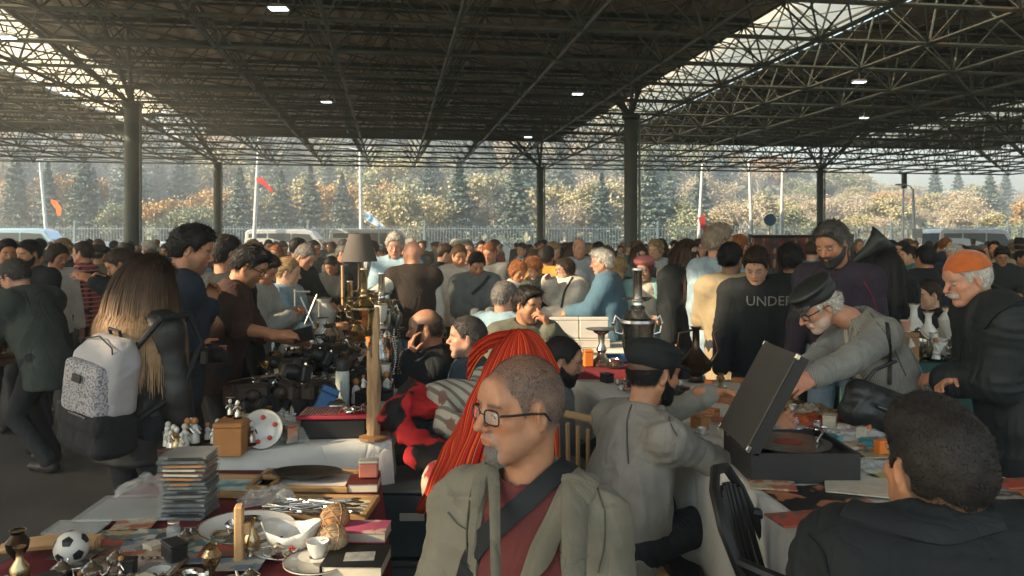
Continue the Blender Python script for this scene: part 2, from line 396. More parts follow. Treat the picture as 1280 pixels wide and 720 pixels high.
# lit ceiling lamps hanging under the frame
lampm = mat('lit_lamp_glass', (.8,.85,.85), .4, var=0, emit=((.80,.95,1.0), 1.5))
cas = mat('lamp_casing', (.30,.31,.30), .5)
lights = []
for n_, (px, py, wd, lab) in enumerate(((348, 10, .5, 'lit ceiling lamp nearest the top edge, left of the centre'), (8, 46, .5, 'lit ceiling lamp at the top left corner'), (84, 116, .4, 'small ceiling lamp left of the left column'),
        (408, 127, .4, 'small ceiling lamp above the left-centre trees'), (722, 117, .4, 'ceiling lamp to the left of the middle column'), (660, 171, .4, 'faint ceiling lamp low under the far truss'), (1074, 102, .42, 'ceiling lamp under the right-hand roof bay'), (1080, 147, .35, 'small ceiling lamp low over the far right eave'))):
    z = BZ-.16; d = (z-CZ)*FPX/(HY-py); e = P(px, py, d)
    o = empty('ceiling_lamp', e, lab, 'ceiling lamp')
    s = (wd/.5)*(.42 if d < 16 else .48)
    MB().lathe([(.05*s, .14*s), (.34*s, .09*s), (.42*s, .0), (.36*s, -.01)], 18, sq=(1.15, .8)).build('lamp_casing', cas, o, smooth=True)
    MB().box((0, 0, -.02*s), (.66*s, .44*s, .03), bev=.01).build('lamp_glass', lampm, o)
    MB().tube((0, 0, .1*s), (0, 0, BZ+.02-e[2]), .012, n=5).build('hanger', cas, o)

# ---------------------------------------------------------------- fence, vehicles, poles, flags outside
fm = mat('fence_steel', (.16,.22,.24), .5, var=.2)
for k in range(16):
    x0 = -62+k*8.0; o = empty('metal_fence', (x0, 54.6, 0), 'grey vertical-bar fence beyond the car park, panel by panel', 'fence', 'fence panels along the road')
    MB().box((4, 0, .2), (8, .25, .5)).build('plinth', mat('plinth_concrete', (.42,.40,.36), .9), o)
    mb = MB()
    for i in range(40): mb.box((.2*i+.1, 0, 1.5), (.045, .03, 2.1))
    for z in (.6, 2.35): mb.box((4, .0, z), (8, .05, .06))
    mb.build('bar_panel', fm, o)
    MB().box((0, 0, 1.45), (.12, .12, 2.9), bev=.01).build('post', fm, o)
dedupe([o for o in COL.objects if o.name.startswith('metal_fence')])

glassm = mat('vehicle_glass', (.03,.045,.05), .08, var=0, spec=.8); tyre = mat('tyre_rubber', (.02,.02,.02), .8); rim = mat('wheel_metal', (.45,.45,.46), .35, metal=.8)
hlm = mat('headlight_glass', (.7,.72,.72), .1, var=0, spec=.8); rdm = mat('tail_light', (.35,.02,.02), .2, var=0)
def car(x, y, rz, col, lab, kind='car', cat='car'):
    o = empty('parked_van' if kind == 'van' else 'parked_car', (x, y, 0), lab, cat, 'vehicles parked behind the crowd', rz)
    m = mat('car_paint_%.2f_%.2f_%.2f' % col, col, .28, var=.05, coat=.8)
    if kind == 'van':
        prof = [(-2.5, .35), (-2.55, 1.0), (-2.45, 2.05), (-2.3, 2.2), (1.1, 2.22), (1.5, 2.1), (2.05, 1.3), (2.55, 1.1), (2.62, .6), (2.6, .35)]; hw = .98
        gl = [((-2.3, 1.25), (-2.25, 1.95), (-1.2, 1.97), (-1.2, 1.25)), ((-1.1, 1.25), (-1.1, 1.97), (.2, 1.97), (.2, 1.25)), ((.3, 1.25), (.3, 1.97), (1.3, 1.92), (1.75, 1.27))]
        ws = ((1.46, 2.05), (2.0, 1.33)); rear = ((-2.5, 1.2), (-2.44, 1.95))
    else:
        prof = [(-2.1, .3), (-2.15, .75), (-2.0, 1.0), (-1.5, 1.42), (-.9, 1.5), (.1, 1.48), (.95, 1.02), (1.95, .86), (2.15, .6), (2.1, .3)]; hw = .86
        gl = [((-1.75, 1.03), (-1.4, 1.38), (-.55, 1.42), (-.55, 1.03)), ((-.48, 1.03), (-.48, 1.42), (.08, 1.40), (.75, 1.03))]
        ws = ((.14, 1.46), (.93, 1.04)); rear = ((-1.96, 1.05), (-1.53, 1.4))
    V = []; n = len(prof)
    for sy in (-1, 1):
        for (a, b) in prof: V.append((a, sy*(hw-(.10 if b > 1.15 else 0)), b))
    V2 = [(a, 0, b) for a, b in prof]
    F = [list(range(n)), list(range(n, 2*n))[::-1]]+[[i, n+i, n+(i+1) % n, (i+1) % n] for i in range(n)]
    mb = MB().put(V, F); b_ = mb.build('body', m, o)
    bv = b_.modifiers.new('bevel', 'BEVEL'); bv.width = .06; bv.segments = 2
    for g in gl:
        for sy in (-1, 1):
            q = [(a, sy*(hw-.075 if kind != 'van' else hw-.085), z) for a, z in g]
            mb = MB().put(q+[(a, y_+sy*.012, z) for a, y_, z in q], [[0, 1, 2, 3], [7, 6, 5, 4], [0, 4, 5, 1], [1, 5, 6, 2], [2, 6, 7, 3], [3, 7, 4, 0]]); mb.build('side_window', glassm, o)
    for nm, ((a1, z1), (a2, z2)), off in (('windscreen', ws, .02), ('rear_window', rear, -.02)):
        q = [(a1+off, -(hw-.2), z1), (a1+off, hw-.2, z1), (a2+off, hw-.16, z2), (a2+off, -(hw-.16), z2)]
        MB().put(q+[(a+off, b, c+.01) for a, b, c in q], [[0, 1, 2, 3], [7, 6, 5, 4], [0, 4, 5, 1], [1, 5, 6, 2], [2, 6, 7, 3], [3, 7, 4, 0]]).build(nm, glassm, o)
    for a in ((-1.3, 1.35) if kind != 'van' else (-1.6, 1.7)):
        for sy in (-1, 1):
            w_ = MB().lathe([(.2, -.1), (.31, -.1), (.33, -.06), (.33, .06), (.31, .1), (.2, .1)], 20, (a, sy*(hw-.06), .33), Rx(math.pi/2)).build('wheel', tyre, o, smooth=True)
            MB().lathe([(.02, -.08), (.2, -.085), (.2, .085), (.02, .08)], 16, (a, sy*(hw-.05), .33), Rx(math.pi/2)).build('rim', rim, w_, smooth=True)
    e1 = prof[-2][0]; e0 = prof[1][0]
    for sy in (-1, 1):
        MB().box((e1-.04, sy*(hw-.22), .72 if kind != 'van' else .85), (.1, .3, .14), bev=.02).build('headlight', hlm, o)
        MB().box((e0+.03, sy*(hw-.14), .85), (.08, .16, .3 if kind == 'van' else .16), bev=.02).build('tail_light', rdm, o)
        MB().box(((.75 if kind != 'van' else 1.6), sy*(hw+.06), 1.05 if kind != 'van' else 1.3), (.1, .14, .12), bev=.02).build('wing_mirror', m, o)
    return o
car(X(470, 45), 45, math.radians(4), (.72, .74, .70), 'white van with tall roof standing behind the grey table lamp', 'van', 'van')
car(X(28, 44), 44, math.radians(8), (.35, .55, .68), 'long pale blue minibus roof at the left behind the crowd', 'van', 'van')
car(X(202, 43), 43.5, math.radians(80), (.75, .76, .74), 'white car parked end-on beside the left column')
car(X(120, 45), 45.5, math.radians(5), (.45, .48, .50), 'silver car parked left of the left column')
car(X(360, 48), 48.5, math.radians(3), (.55, .57, .56), 'light grey van parked in front of the fence left of the lamp', 'van', 'van')
car(X(598, 46), 46.5, math.radians(176), (.72, .74, .74), 'white car parked right of the lamp in front of the fence')
car(X(735, 44), 44.5, math.radians(2), (.10, .16, .22), 'dark blue car parked between the two middle columns')
car(X(1215, 46), 46, math.radians(4), (.70, .72, .72), 'white van parked at the far right behind the crowd', 'van', 'van')
car(X(10, 39), 39.5, math.radians(3), (.08, .20, .32), 'blue car at the left edge of the photo')

whm = mat('pole_white', (.62,.64,.62), .5, var=.1); orm = mat('flag_orange', (.75,.16,.03), .8, var=.1); redm = mat('flag_red', (.55,.05,.04), .8)
blm = mat('flag_blue_white', (.6,.68,.75), .8, var=.3, vs=3, col2=(.08,.25,.45), cscale=2)
def street_lamp(px, d, top, lab, lean=0, arm=1.0, double=False):
    x = X(px, d); o = empty('street_lamp', (x, d, 0), lab, 'street lamp'); h = CZ+(HY-top)*d/FPX; lx = lean*d/FPX
    MB().path([(0, 0, 0), (lx*.5, 0, h*.5), (lx, 0, h)], [.13, .10, .07], 10).build('pole', whm, o, smooth=True)
    for sg in ((-1, 1) if double else (1,)):
        MB().path([(lx, 0, h-.1), (lx-sg*.25*arm, 0, h+.15), (lx-sg*1.0*arm, 0, h+.25)], .04, 6).build('arm', whm, o)
        MB().box((lx-sg*1.25*arm, 0, h+.24), (.6, .24, .10), bev=.03).build('lamp_head', cas, o)
    return o
street_lamp(62, 48, 205, 'white street lamp pole at the far left beside the orange flag', lean=-12, arm=.0001)
street_lamp(316, 47, 165, 'tall white lamp pole right of the left columns with small flags', lean=8, arm=.6)
street_lamp(452, 47, 190, 'white lamp pole behind the grey table lamp', lean=-2, arm=.8, double=True)
street_lamp(872, 48, 205, 'white pole with red flag right of the middle column', lean=6, arm=.0001)
street_lamp(941, 48, 196, 'leaning white pole right of the denim-jacket shopper', lean=-5, arm=.5)
street_lamp(976, 48, 215, 'thin white pole with signs left of the bearded man', lean=2, arm=.4, double=True)
street_lamp(1145, 46, 236, 'white street lamp with curved arm on the right', lean=-4, arm=.55)
def flag(pts, d, th, m, lab, nm='flag', cat='flag'):
    V = [P(a, b, d) for a, b in pts]; n = len(V); V2 = [v+np.array([0, .03, 0]) for v in V]
    c = V[0]; o = MB().put([v-c for v in V]+[v-c for v in V2], [list(range(n)), list(range(n, 2*n))[::-1]]+[[i, n+i, n+(i+1) % n, (i+1) % n] for i in range(n)]).build(nm, m)
    o.location = tuple(c); props(o, lab, cat); return o
flag([(63, 249), (71, 251), (77, 261), (76, 269), (71, 270), (70, 262), (64, 254)], 47.6, .03, orm, 'bright orange flag drooping from the far left pole')
flag([(320, 222), (328, 222), (334, 229), (340, 236), (342, 242), (337, 239), (329, 231), (321, 228)], 46.6, .03, redm, 'small red flags trailing from the tall lamp pole')
flag([(455, 266), (461, 264), (480, 282), (476, 286), (458, 276)], 46.6, .03, blm, 'blue and white banner hanging at a slant over the white van', 'banner', 'banner')
flag([(873, 272), (882, 268), (881, 280), (886, 284), (884, 294), (876, 284)], 47.6, .03, redm, 'red flag on the pole right of the middle column')
# road signs on the right
for px, py, lab in ((1146, 292, 'white square back of a road sign on the right street lamp'), (962, 275, 'round blue and white road sign behind the denim jacket')):
    c = P(px, py, 45.8); o = empty('road_sign', (c[0], c[1], 0), lab, 'road sign')
    MB().tube((0, 0, 0), (0, 0, c[2]+.3), .03, n=6).build('post', cas, o)
    if px > 1000: MB().box((0, -.06, c[2]), (.6, .04, .5), bev=.01).build('sign_plate', whm, o)
    else:
        MB().lathe([(.01, -.02), (.35, -.02), (.35, .02), (.01, .02)], 20, (0, -.06, c[2]), Rx(math.pi/2)).build('sign_plate', mat('sign_blue', (.05,.16,.35), .4), o)
tl = empty('traffic_light', (X(1129, 47), 47, 0), 'small dark traffic light on a mast at the right before the trees', 'traffic light')
hz = P(1129, 226, 47)[2]
MB().tube((0, 0, 0), (0, 0, hz+.2), .07, n=8).build('pole', whm, tl)
MB().box((0, -.12, hz), (.28, .18, .9), bev=.03).build('signal_box', mat('signal_black', (.02,.02,.02), .5), tl)

# ---------------------------------------------------------------- trees
rng = np.random.RandomState(3)
def leafmat(name, c1, c2, c3):
    m = bpy.data.materials.new(name); m.use_nodes = True; t = m.node_tree; N = t.nodes; L = t.links; b = N['Principled BSDF']
    tc = N.new('ShaderNodeTexCoord'); n1 = N.new('ShaderNodeTexNoise'); n1.inputs['Scale'].default_value = 1.1; n1.inputs['Detail'].default_value = 8; n1.inputs['Roughness'].default_value = .7
    rp = N.new('ShaderNodeValToRGB'); e = rp.color_ramp.elements; e[0].position = .33; e[0].color = (*c1, 1); e[1].position = .52; e[1].color = (*c2, 1); k = e.new(.68); k.color = (*c3, 1)
    oi = N.new('ShaderNodeObjectInfo'); ad = N.new('ShaderNodeVectorMath'); ad.operation = 'ADD'; 
    cx = N.new('ShaderNodeCombineXYZ'); ml = N.new('ShaderNodeMath'); ml.operation = 'MULTIPLY'; ml.inputs[1].default_value = 40
    L.new(oi.outputs['Random'], ml.inputs[0]); L.new(ml.outputs[0], cx.inputs[0]); L.new(tc.outputs['Object'], ad.inputs[0]); L.new(cx.outputs[0], ad.inputs[1])
    L.new(ad.outputs[0], n1.inputs['Vector']); L.new(n1.outputs['Fac'], rp.inputs[0]); L.new(rp.outputs[0], b.inputs['Base Color'])
    b.inputs['Roughness'].default_value = .7; b.inputs['Specular IOR Level'].default_value = .25
    return m
lf = [leafmat('spruce_needles', (.08,.12,.105), (.17,.22,.19), (.28,.34,.28)), leafmat('yellow_leaves', (.24,.22,.12), (.42,.38,.21), (.56,.51,.34)),
      leafmat('orange_leaves', (.32,.20,.08), (.48,.31,.13), (.56,.45,.25)), leafmat('pale_green_leaves', (.17,.19,.11), (.30,.32,.19), (.44,.44,.29)), leafmat('buff_twigs', (.32,.26,.18), (.48,.41,.29), (.58,.52,.40))]
bark = mat('bark', (.16,.13,.10), .9, var=.3, vs=6); palebark = mat('pale_bark', (.45,.42,.36), .9, var=.3, vs=8)
def leaves(C, S, rs, flat=.0):
    """One small bent leaf clump (two triangles) at each centre."""
    n = len(C); a = rs.randn(n, 3); a /= np.linalg.norm(a, axis=1)[:, None]; a[:, 2] *= (1-flat); b = rs.randn(n, 3); b = np.cross(a, b); b /= np.linalg.norm(b, axis=1)[:, None]
    S = S[:, None]; V = np.stack([C-a*S, C+b*S*.5, C+a*S, C-b*S*.6+a*S*.2], 1).reshape(-1, 3)
    F = np.arange(4*n).reshape(n, 4); return V, F
def meshVF(name, V, F, m, smooth=False):
    me = bpy.data.meshes.new(name); nv = len(V); nf, k = F.shape
    me.vertices.add(nv); me.vertices.foreach_set('co', np.asarray(V, np.float32).ravel())
    me.loops.add(nf*k); me.loops.foreach_set('vertex_index', F.astype(np.int32).ravel())
    me.polygons.add(nf); me.polygons.foreach_set('loop_start', (np.arange(nf)*k).astype(np.int32)); me.polygons.foreach_set('loop_total', np.full(nf, k, np.int32))
    if smooth: me.polygons.foreach_set('use_smooth', np.ones(nf, bool))
    if m is not None: me.materials.append(m)
    me.update(calc_edges=True); return me
def make_tree(kind, seed, h=8.0, n=7500):
    rs = np.random.RandomState(seed); o = empty(('conifer_tree', 'autumn_tree', 'autumn_tree', 'broadleaf_tree', 'bare_tree')[kind], (0, 0, -50), 'x', 'tree')
    if kind == 0:
        t = rs.rand(n)**.75; z = .08*h+t*.92*h; 
        lay = np.floor(t*16)/16; rr = (1-t)*h*.23*(.72+.5*((t*16) % 1 < .5))*(rs.rand(n)**.35)
        th = rs.rand(n)*6.283; lob = 1+.22*np.sin(th*5+lay*40)+.15*np.sin(th*9+lay*71)
        C = np.stack([np.cos(th)*rr*lob, np.sin(th)*rr*lob, z-rr*.25], 1); S = h*(.012+.012*rs.rand(n))
        V, F = leaves(C, S, rs, .5); cr = link('crown', meshVF('crown', V, F, lf[0]));
        own(cr, o); MB().tube((0, 0, -.5), (0, 0, h*.97), h*.02, .01, 7).build('trunk', bark, o)
    else:
        mb = MB(); C = []; W = h*.3
        tips = []
        def br(p, d, L, r, lev):
            q = p+d*L; mid = p+d*L*.5+rs.randn(3)*L*.06
            mb.path([p, mid, q], [r, r*.8, r*.6], 5 if lev > 1 else 7)
            if lev >= 3: tips.append((q, L)); return
            for k in range(3 if lev else 5):
                nd = nrm(d*(.75 if lev else .9)+rs.randn(3)*.55+np.array([0, 0, .18])); br(q-d*L*rs.rand()*.35, nd, L*(.55+.25*rs.rand()), r*.55, lev+1)
        br(np.array([0, 0, -.3]), np.array([rs.randn()*.04, rs.randn()*.04, 1.]), h*.32, h*.022, 0)
        nt_ = len(tips); dens = n*(1.0 if kind != 4 else .30)
        per = int(dens/nt_)+1
        for q, L in tips:
            k = int(per*(.4+1.2*rs.rand())); g = rs.randn(k, 3)*np.array([.42, .42, .32])*h*.10; C.append(q+g)
        C = np.vstack(C); S = h*(.010+.012*rs.rand(len(C)))*(1 if kind != 4 else .7)
        V, F = leaves(C, S, rs); own(link('crown', meshVF('crown', V, F, lf[kind])), o)
        mb.build('trunk', palebark if kind in (1, 4) else bark, o)
    return o
protos = {0: [make_tree(0, s) for s in (1, 2, 3)], 1: [make_tree(1, s) for s in (11, 12)], 2: [make_tree(2, s) for s in (21, 22)], 3: [make_tree(3, s) for s in (31, 32)], 4: [make_tree(4, s) for s in (41, 42)]}
KN = {0: 'silvery green conifer', 1: 'yellow-leaved tree', 2: 'orange-brown autumn tree', 3: 'dull green broadleaf tree', 4: 'half-bare buff tree'}
trees = []
def zone(px):
    for lim, s in ((150, 'left of the column'), (262, 'between the two left columns'), (440, 'left of the lampshade'), (565, 'above the lampshade'), (665, 'left of the slim centre column'), (780, 'between the centre columns'), (905, 'right of the centre column'), (1020, 'left of the slim right column'), (1150, 'right of the slim right column')):
        if px < lim: return s
    return 'at the far right'
def plant(kind, px, d, h, row):
    pr = protos[kind][rng.randint(len(protos[kind]))]; used = pr.location[2] < -10
    x = X(px, d); z = float(hill_z(x, d)); lab = KN[kind]+' '+row+', '+zone(px)
    o = pr if used else copy_tree(pr)
    o.location = (x, d, z-.05); o.rotation_euler = (0, 0, rng.rand()*6.28); o['label'] = lab; o['group'] = 'trees beyond the fence'; s = h/8.0
    o.scale = (s*(.95+.25*rng.rand()),)*2+(s,)
    trees.append(o)
# front row just beyond the fence
for (k, px, h) in ((0, 20, 8.2), (0, 60, 7.4), (0, 105, 8.6), (3, 140, 6.5), (2, 205, 6.8), (3, 238, 6.4), (0, 300, 7.0), (0, 352, 6.8), (0, 388, 7.2), (0, 428, 6.6), (1, 485, 7.6), (1, 520, 8.0), (0, 574, 7.6),
                   (4, 606, 6.4), (0, 645, 7.6), (4, 712, 6.4), (0, 752, 6.6), (0, 812, 8.0), (3, 852, 6.6), (1, 900, 6.2), (4, 925, 6.6), (3, 1000, 5.6), (1, 1062, 5.2), (4, 1100, 5.0), (4, 1185, 5.6), (1, 1225, 5.2), (3, 1262, 5.0)):
    plant(k, px, 58+rng.rand()*3, h, 'just beyond the fence')
for r_, (d, row, n_) in enumerate(((66, 'low on the hillside', 30), (77, 'midway up the hillside', 32), (90, 'high on the hillside', 32), (107, 'near the hilltop', 32), (128, 'on the hilltop', 34))):
    for i in range(n_):
        px = -30+(i+.5+.5*(rng.rand()-.5))*1340/n_
        if px < 560: k = rng.choice([0, 0, 0, 1, 2, 3])
        elif px < 900: k = rng.choice([0, 0, 0, 3, 4, 1])
        else: k = rng.choice([3, 1, 1, 4, 4, 0, 2])
        plant(int(k), px, d+rng.rand()*6, (7.0+rng.rand()*3.0)*(1.0 if px < 900 else .74)*(1+.1*r_*.5), row)
bpy.context.view_layer.update()
for k_, L_ in protos.items():
    for p_ in list(L_):
        if p_.location[2] < -10:
            for c_ in kids(p_): bpy.data.objects.remove(c_)
            bpy.data.objects.remove(p_)
dedupe(trees)

us = np.random.RandomState(9); nU = 42000; ux = us.uniform(-110, 130, nU); uy = 56+us.rand(nU)**1.2*95; uz = hill_z(ux, uy)+us.rand(nU)**1.5*(1.2+1.5*(vnoise(np.stack([ux*.2, uy*.2, ux*0], 1))+.5).clip(0, 1.5))
Vu, Fu = leaves(np.stack([ux, uy, uz], 1), .22+.3*us.rand(nU), us); und = link('undergrowth', meshVF('undergrowth', Vu, Fu, leafmat('undergrowth_leaves', (.15,.17,.11), (.28,.28,.18), (.42,.39,.26)))); props(und, kind='stuff')
# ---------------------------------------------------------------- autumn haze round the whole place
hzm = bpy.data.materials.new('haze_air'); hzm.use_nodes = True; _t = hzm.node_tree; _t.nodes.remove(_t.nodes['Principled BSDF'])
_v = _t.nodes.new('ShaderNodeVolumePrincipled'); _v.inputs['Color'].default_value = (.90, .95, .96, 1); _v.inputs['Density'].default_value = .0072; _v.inputs['Anisotropy'].default_value = .3
_t.links.new(_v.outputs[0], _t.nodes['Material Output'].inputs['Volume'])
hb = MB().box((10, 120, 16), (640, 400, 38)).build('haze', hzm); props(hb, kind='stuff')
# ================================================================ PEOPLE: soft-union fields turned into one surface
def seg_t(Q, a, ba): 
    return np.clip(((Q[0]-a[0])*ba[0]+(Q[1]-a[1])*ba[1]+(Q[2]-a[2])*ba[2])/max(1e-9, float(ba@ba)), 0, 1)
class Field:
    def __init__(s, lo, hi, h):
        s.h = h; s.lo = np.asarray(lo, float)-2*h; s.n = np.ceil((np.asarray(hi, float)+2*h-s.lo)/h).astype(int)+1
        s.F = np.full(s.n, .12, np.float32)
        s.ax = [(s.lo[i]+h*np.arange(s.n[i])).astype(np.float32) for i in range(3)]
    def sub(s, lo, hi):
        i0 = np.clip(np.floor((np.asarray(lo)-s.lo)/s.h).astype(int), 0, s.n); i1 = np.clip(np.ceil((np.asarray(hi)-s.lo)/s.h).astype(int)+1, 0, s.n)
        if np.any(i1 <= i0): return None, None
        sl = tuple(slice(i0[k], i1[k]) for k in range(3))
        Q = [s.ax[0][sl[0]][:, None, None], s.ax[1][sl[1]][None, :, None], s.ax[2][sl[2]][None, None, :]]
        return sl, Q
    def add(s, sl, d, k):
        A = s.F[sl]
        if k > 0:
            h = np.clip(.5+.5*(A-d)/k, 0, 1); s.F[sl] = A*(1-h)+d*h-k*h*(1-h)
        else: s.F[sl] = np.minimum(A, d)
    def cut(s, sl, d, k):
        A = s.F[sl]; d = -d
        if k > 0:
            h = np.clip(.5-.5*(A-d)/k, 0, 1); s.F[sl] = A*(1-h)+d*h+k*h*(1-h)
        else: s.F[sl] = np.maximum(A, d)
    def cone(s, a, b, ra, rb=None, k=.02, flat=None, sub=False):
        rb = ra if rb is None else rb; a = np.asarray(a, float); b = np.asarray(b, float); m = max(ra, rb)+k+s.h*2+.01
        sl, Q = s.sub(np.minimum(a, b)-m, np.maximum(a, b)+m)
        if sl is None: return s
        D = [Q[i]-a[i] for i in range(3)]; ba = b-a
        if flat is not None:
            n, kf = flat; dn = (D[0]*n[0]+D[1]*n[1]+D[2]*n[2])*(kf-1); D = [D[i]+dn*n[i] for i in range(3)]
            bn = float(ba@n)*(kf-1); ba = ba+bn*np.asarray(n)
        t = np.clip((D[0]*ba[0]+D[1]*ba[1]+D[2]*ba[2])/max(1e-9, float(ba@ba)), 0, 1)
        d = np.sqrt((D[0]-t*ba[0])**2+(D[1]-t*ba[1])**2+(D[2]-t*ba[2])**2)-(ra+(rb-ra)*t)
        if flat is not None: d = d/(1+(flat[1]-1)*.5)
        (s.cut if sub else s.add)(sl, d.astype(np.float32), k); return s
    def ell(s, c, r, R=None, k=.02, sub=False):
        c = np.asarray(c, float); r = np.asarray(r, float); m = r.max()+k+2*s.h+.01
        sl, Q = s.sub(c-m, c+m)
        if sl is None: return s
        D = [Q[i]-c[i] for i in range(3)]
        if R is not None: R = np.asarray(R); D = [D[0]*R[0, i]+D[1]*R[1, i]+D[2]*R[2, i] for i in range(3)]
        k0 = np.sqrt((D[0]/r[0])**2+(D[1]/r[1])**2+(D[2]/r[2])**2); k1 = np.sqrt((D[0]/r[0]**2)**2+(D[1]/r[1]**2)**2+(D[2]/r[2]**2)**2)+1e-6
        d = k0*(k0-1)/k1
        (s.cut if sub else s.add)(sl, d.astype(np.float32), k); return s
    def rbox(s, c, hf_, r, R=None, k=.02, sub=False):
        c = np.asarray(c, float); m = max(hf_)*1.75+r+k+2*s.h; sl, Q = s.sub(c-m, c+m)
        if sl is None: return s
        D = [Q[i]-c[i] for i in range(3)]
        if R is not None: R = np.asarray(R); D = [D[0]*R[0, i]+D[1]*R[1, i]+D[2]*R[2, i] for i in range(3)]
        q = [np.abs(D[i])-(hf_[i]-r) for i in range(3)]
        d = np.sqrt(np.maximum(q[0], 0)**2+np.maximum(q[1], 0)**2+np.maximum(q[2], 0)**2)+np.minimum(np.maximum(np.maximum(q[0], q[1]), q[2]), 0)-r
        (s.cut if sub else s.add)(sl, d.astype(np.float32), k); return s
    def mesh(s):
        F = s.F; F = F.copy(); F[0] = F[-1] = .05; F[:, 0] = F[:, -1] = .05; F[:, :, 0] = F[:, :, -1] = .05
        I = F < 0; nx, ny, nz = F.shape
        c = np.zeros((nx-1, ny-1, nz-1), np.int8)
        for dx in (0, 1):
            for dy in (0, 1):
                for dz in (0, 1): c += I[dx:nx-1+dx, dy:ny-1+dy, dz:nz-1+dz]
        act = (c > 0) & (c < 8); idx = np.full(act.shape, -1, np.int32); cells = np.argwhere(act); n = len(cells)
        if n == 0: return np.zeros((0, 3)), np.zeros((0, 4), int)
        idx[act] = np.arange(n); acc = np.zeros((n, 3)); cnt = np.zeros(n)
        for e in ((0,0,0,0), (0,1,0,0), (0,0,1,0), (0,1,1,0)):
            for axis in range(3):
                o = np.zeros(3, int); oth = [k for k in range(3) if k != axis]; o[oth[0]] = e[1]; o[oth[1]] = e[2]
                p0 = cells+o; p1 = p0.copy(); p1[:, axis] += 1
                f0 = F[p0[:, 0], p0[:, 1], p0[:, 2]]; f1 = F[p1[:, 0], p1[:, 1], p1[:, 2]]; cr = (f0 < 0) != (f1 < 0)
                t = np.where(cr, f0/np.where(cr, f0-f1, 1), 0); pt = o[None, :].astype(float).repeat(n, 0); pt[:, axis] += t
                acc += pt*cr[:, None]; cnt += cr
        V = s.lo+(cells+acc/np.maximum(cnt, 1)[:, None])*s.h
        Fs = []
        for axis in range(3):
            a0 = [slice(1, -1)]*3; a0[axis] = slice(0, -1); a1 = [slice(1, -1)]*3; a1[axis] = slice(1, None)
            A = I[tuple(a0)]; B = I[tuple(a1)]; ed = np.argwhere(A != B)
            if len(ed) == 0: continue
            sgn = A[ed[:, 0], ed[:, 1], ed[:, 2]]
            base = ed.copy(); o1, o2 = [(1, 2), (2, 0), (0, 1)][axis]
            for k in range(3):
                if k != axis: base[:, k] += 1
            def cell(d1, d2):
                q = base.copy(); q[:, o1] -= d1; q[:, o2] -= d2; return idx[q[:, 0], q[:, 1], q[:, 2]]
            q = np.stack([cell(1, 1), cell(0, 1), cell(0, 0), cell(1, 0)], 1); q[~sgn] = q[~sgn][:, ::-1]; Fs.append(q)
        Fq = np.vstack(Fs); Fq = Fq[(Fq >= 0).all(1)]
        return V, Fq
def vnormals(V, F):
    n = np.cross(V[F[:, 2]]-V[F[:, 0]], V[F[:, 3]]-V[F[:, 1]]); N = np.zeros_like(V)
    for k in range(4): np.add.at(N, F[:, k], n)
    return N/np.maximum(1e-9, np.linalg.norm(N, axis=1))[:, None]
def relax(V, F, it=1):
    for _ in range(it):
        A = np.zeros_like(V); c = np.zeros(len(V))
        for k in range(4):
            np.add.at(A, F[:, k], V[F[:, (k+1) % 4]]); np.add.at(A, F[:, k], V[F[:, (k+3) % 4]]); np.add.at(c, F[:, k], 2)
        V = V*.5+.5*A/np.maximum(c, 1)[:, None]
    return V
def setcol(me, C):
    a = me.color_attributes.new('Col', 'FLOAT_COLOR', 'POINT'); a.data.foreach_set('color', np.hstack([C, np.ones((len(C), 1))]).astype(np.float32).ravel())
def softmesh(name, V, F, m, parent, C=None, origin=(0, 0, 0)):
    me = meshVF(name, V-np.asarray(origin), F, m, True)
    if C is not None: setcol(me, C)
    o = bpy.data.objects.new(name, me); COL.objects.link(o); own(o, parent); return o

SKIN = {'fair': (.50,.29,.195), 'tan': (.42,.205,.115), 'olive': (.34,.18,.11), 'dark': (.22,.115,.07), 'ruddy': (.48,.245,.160)}
HAIRC = {'softblack': (.026,.023,.021), 'black': (.012,.010,.010), 'brown': (.04,.024,.016), 'darkgrey': (.05,.045,.042), 'grey': (.17,.16,.15), 'white': (.50,.48,.44), 'blond': (.33,.22,.11), 'lightbrown': (.13,.075,.04), 'ginger': (.25,.09,.03), 'salt': (.09,.08,.072), 'pinkish': (.16,.04,.05), 'ash':(.24,.19,.14)}
skin_m = mat('skin', attr=True, rough=.52, var=.12, vs=30, bump=.12, bs=260, sss=.12, spec=.4)
hair_m = mat('hair_strands', attr=True, rough=.6, var=.2, vs=40, spec=.25, bump=.25, bs=220)
eye_m = mat('eye_white', (.30,.27,.25), .12, var=0, spec=.7); iris_m = mat('iris', (.03,.018,.01), .1, var=0, spec=.8)

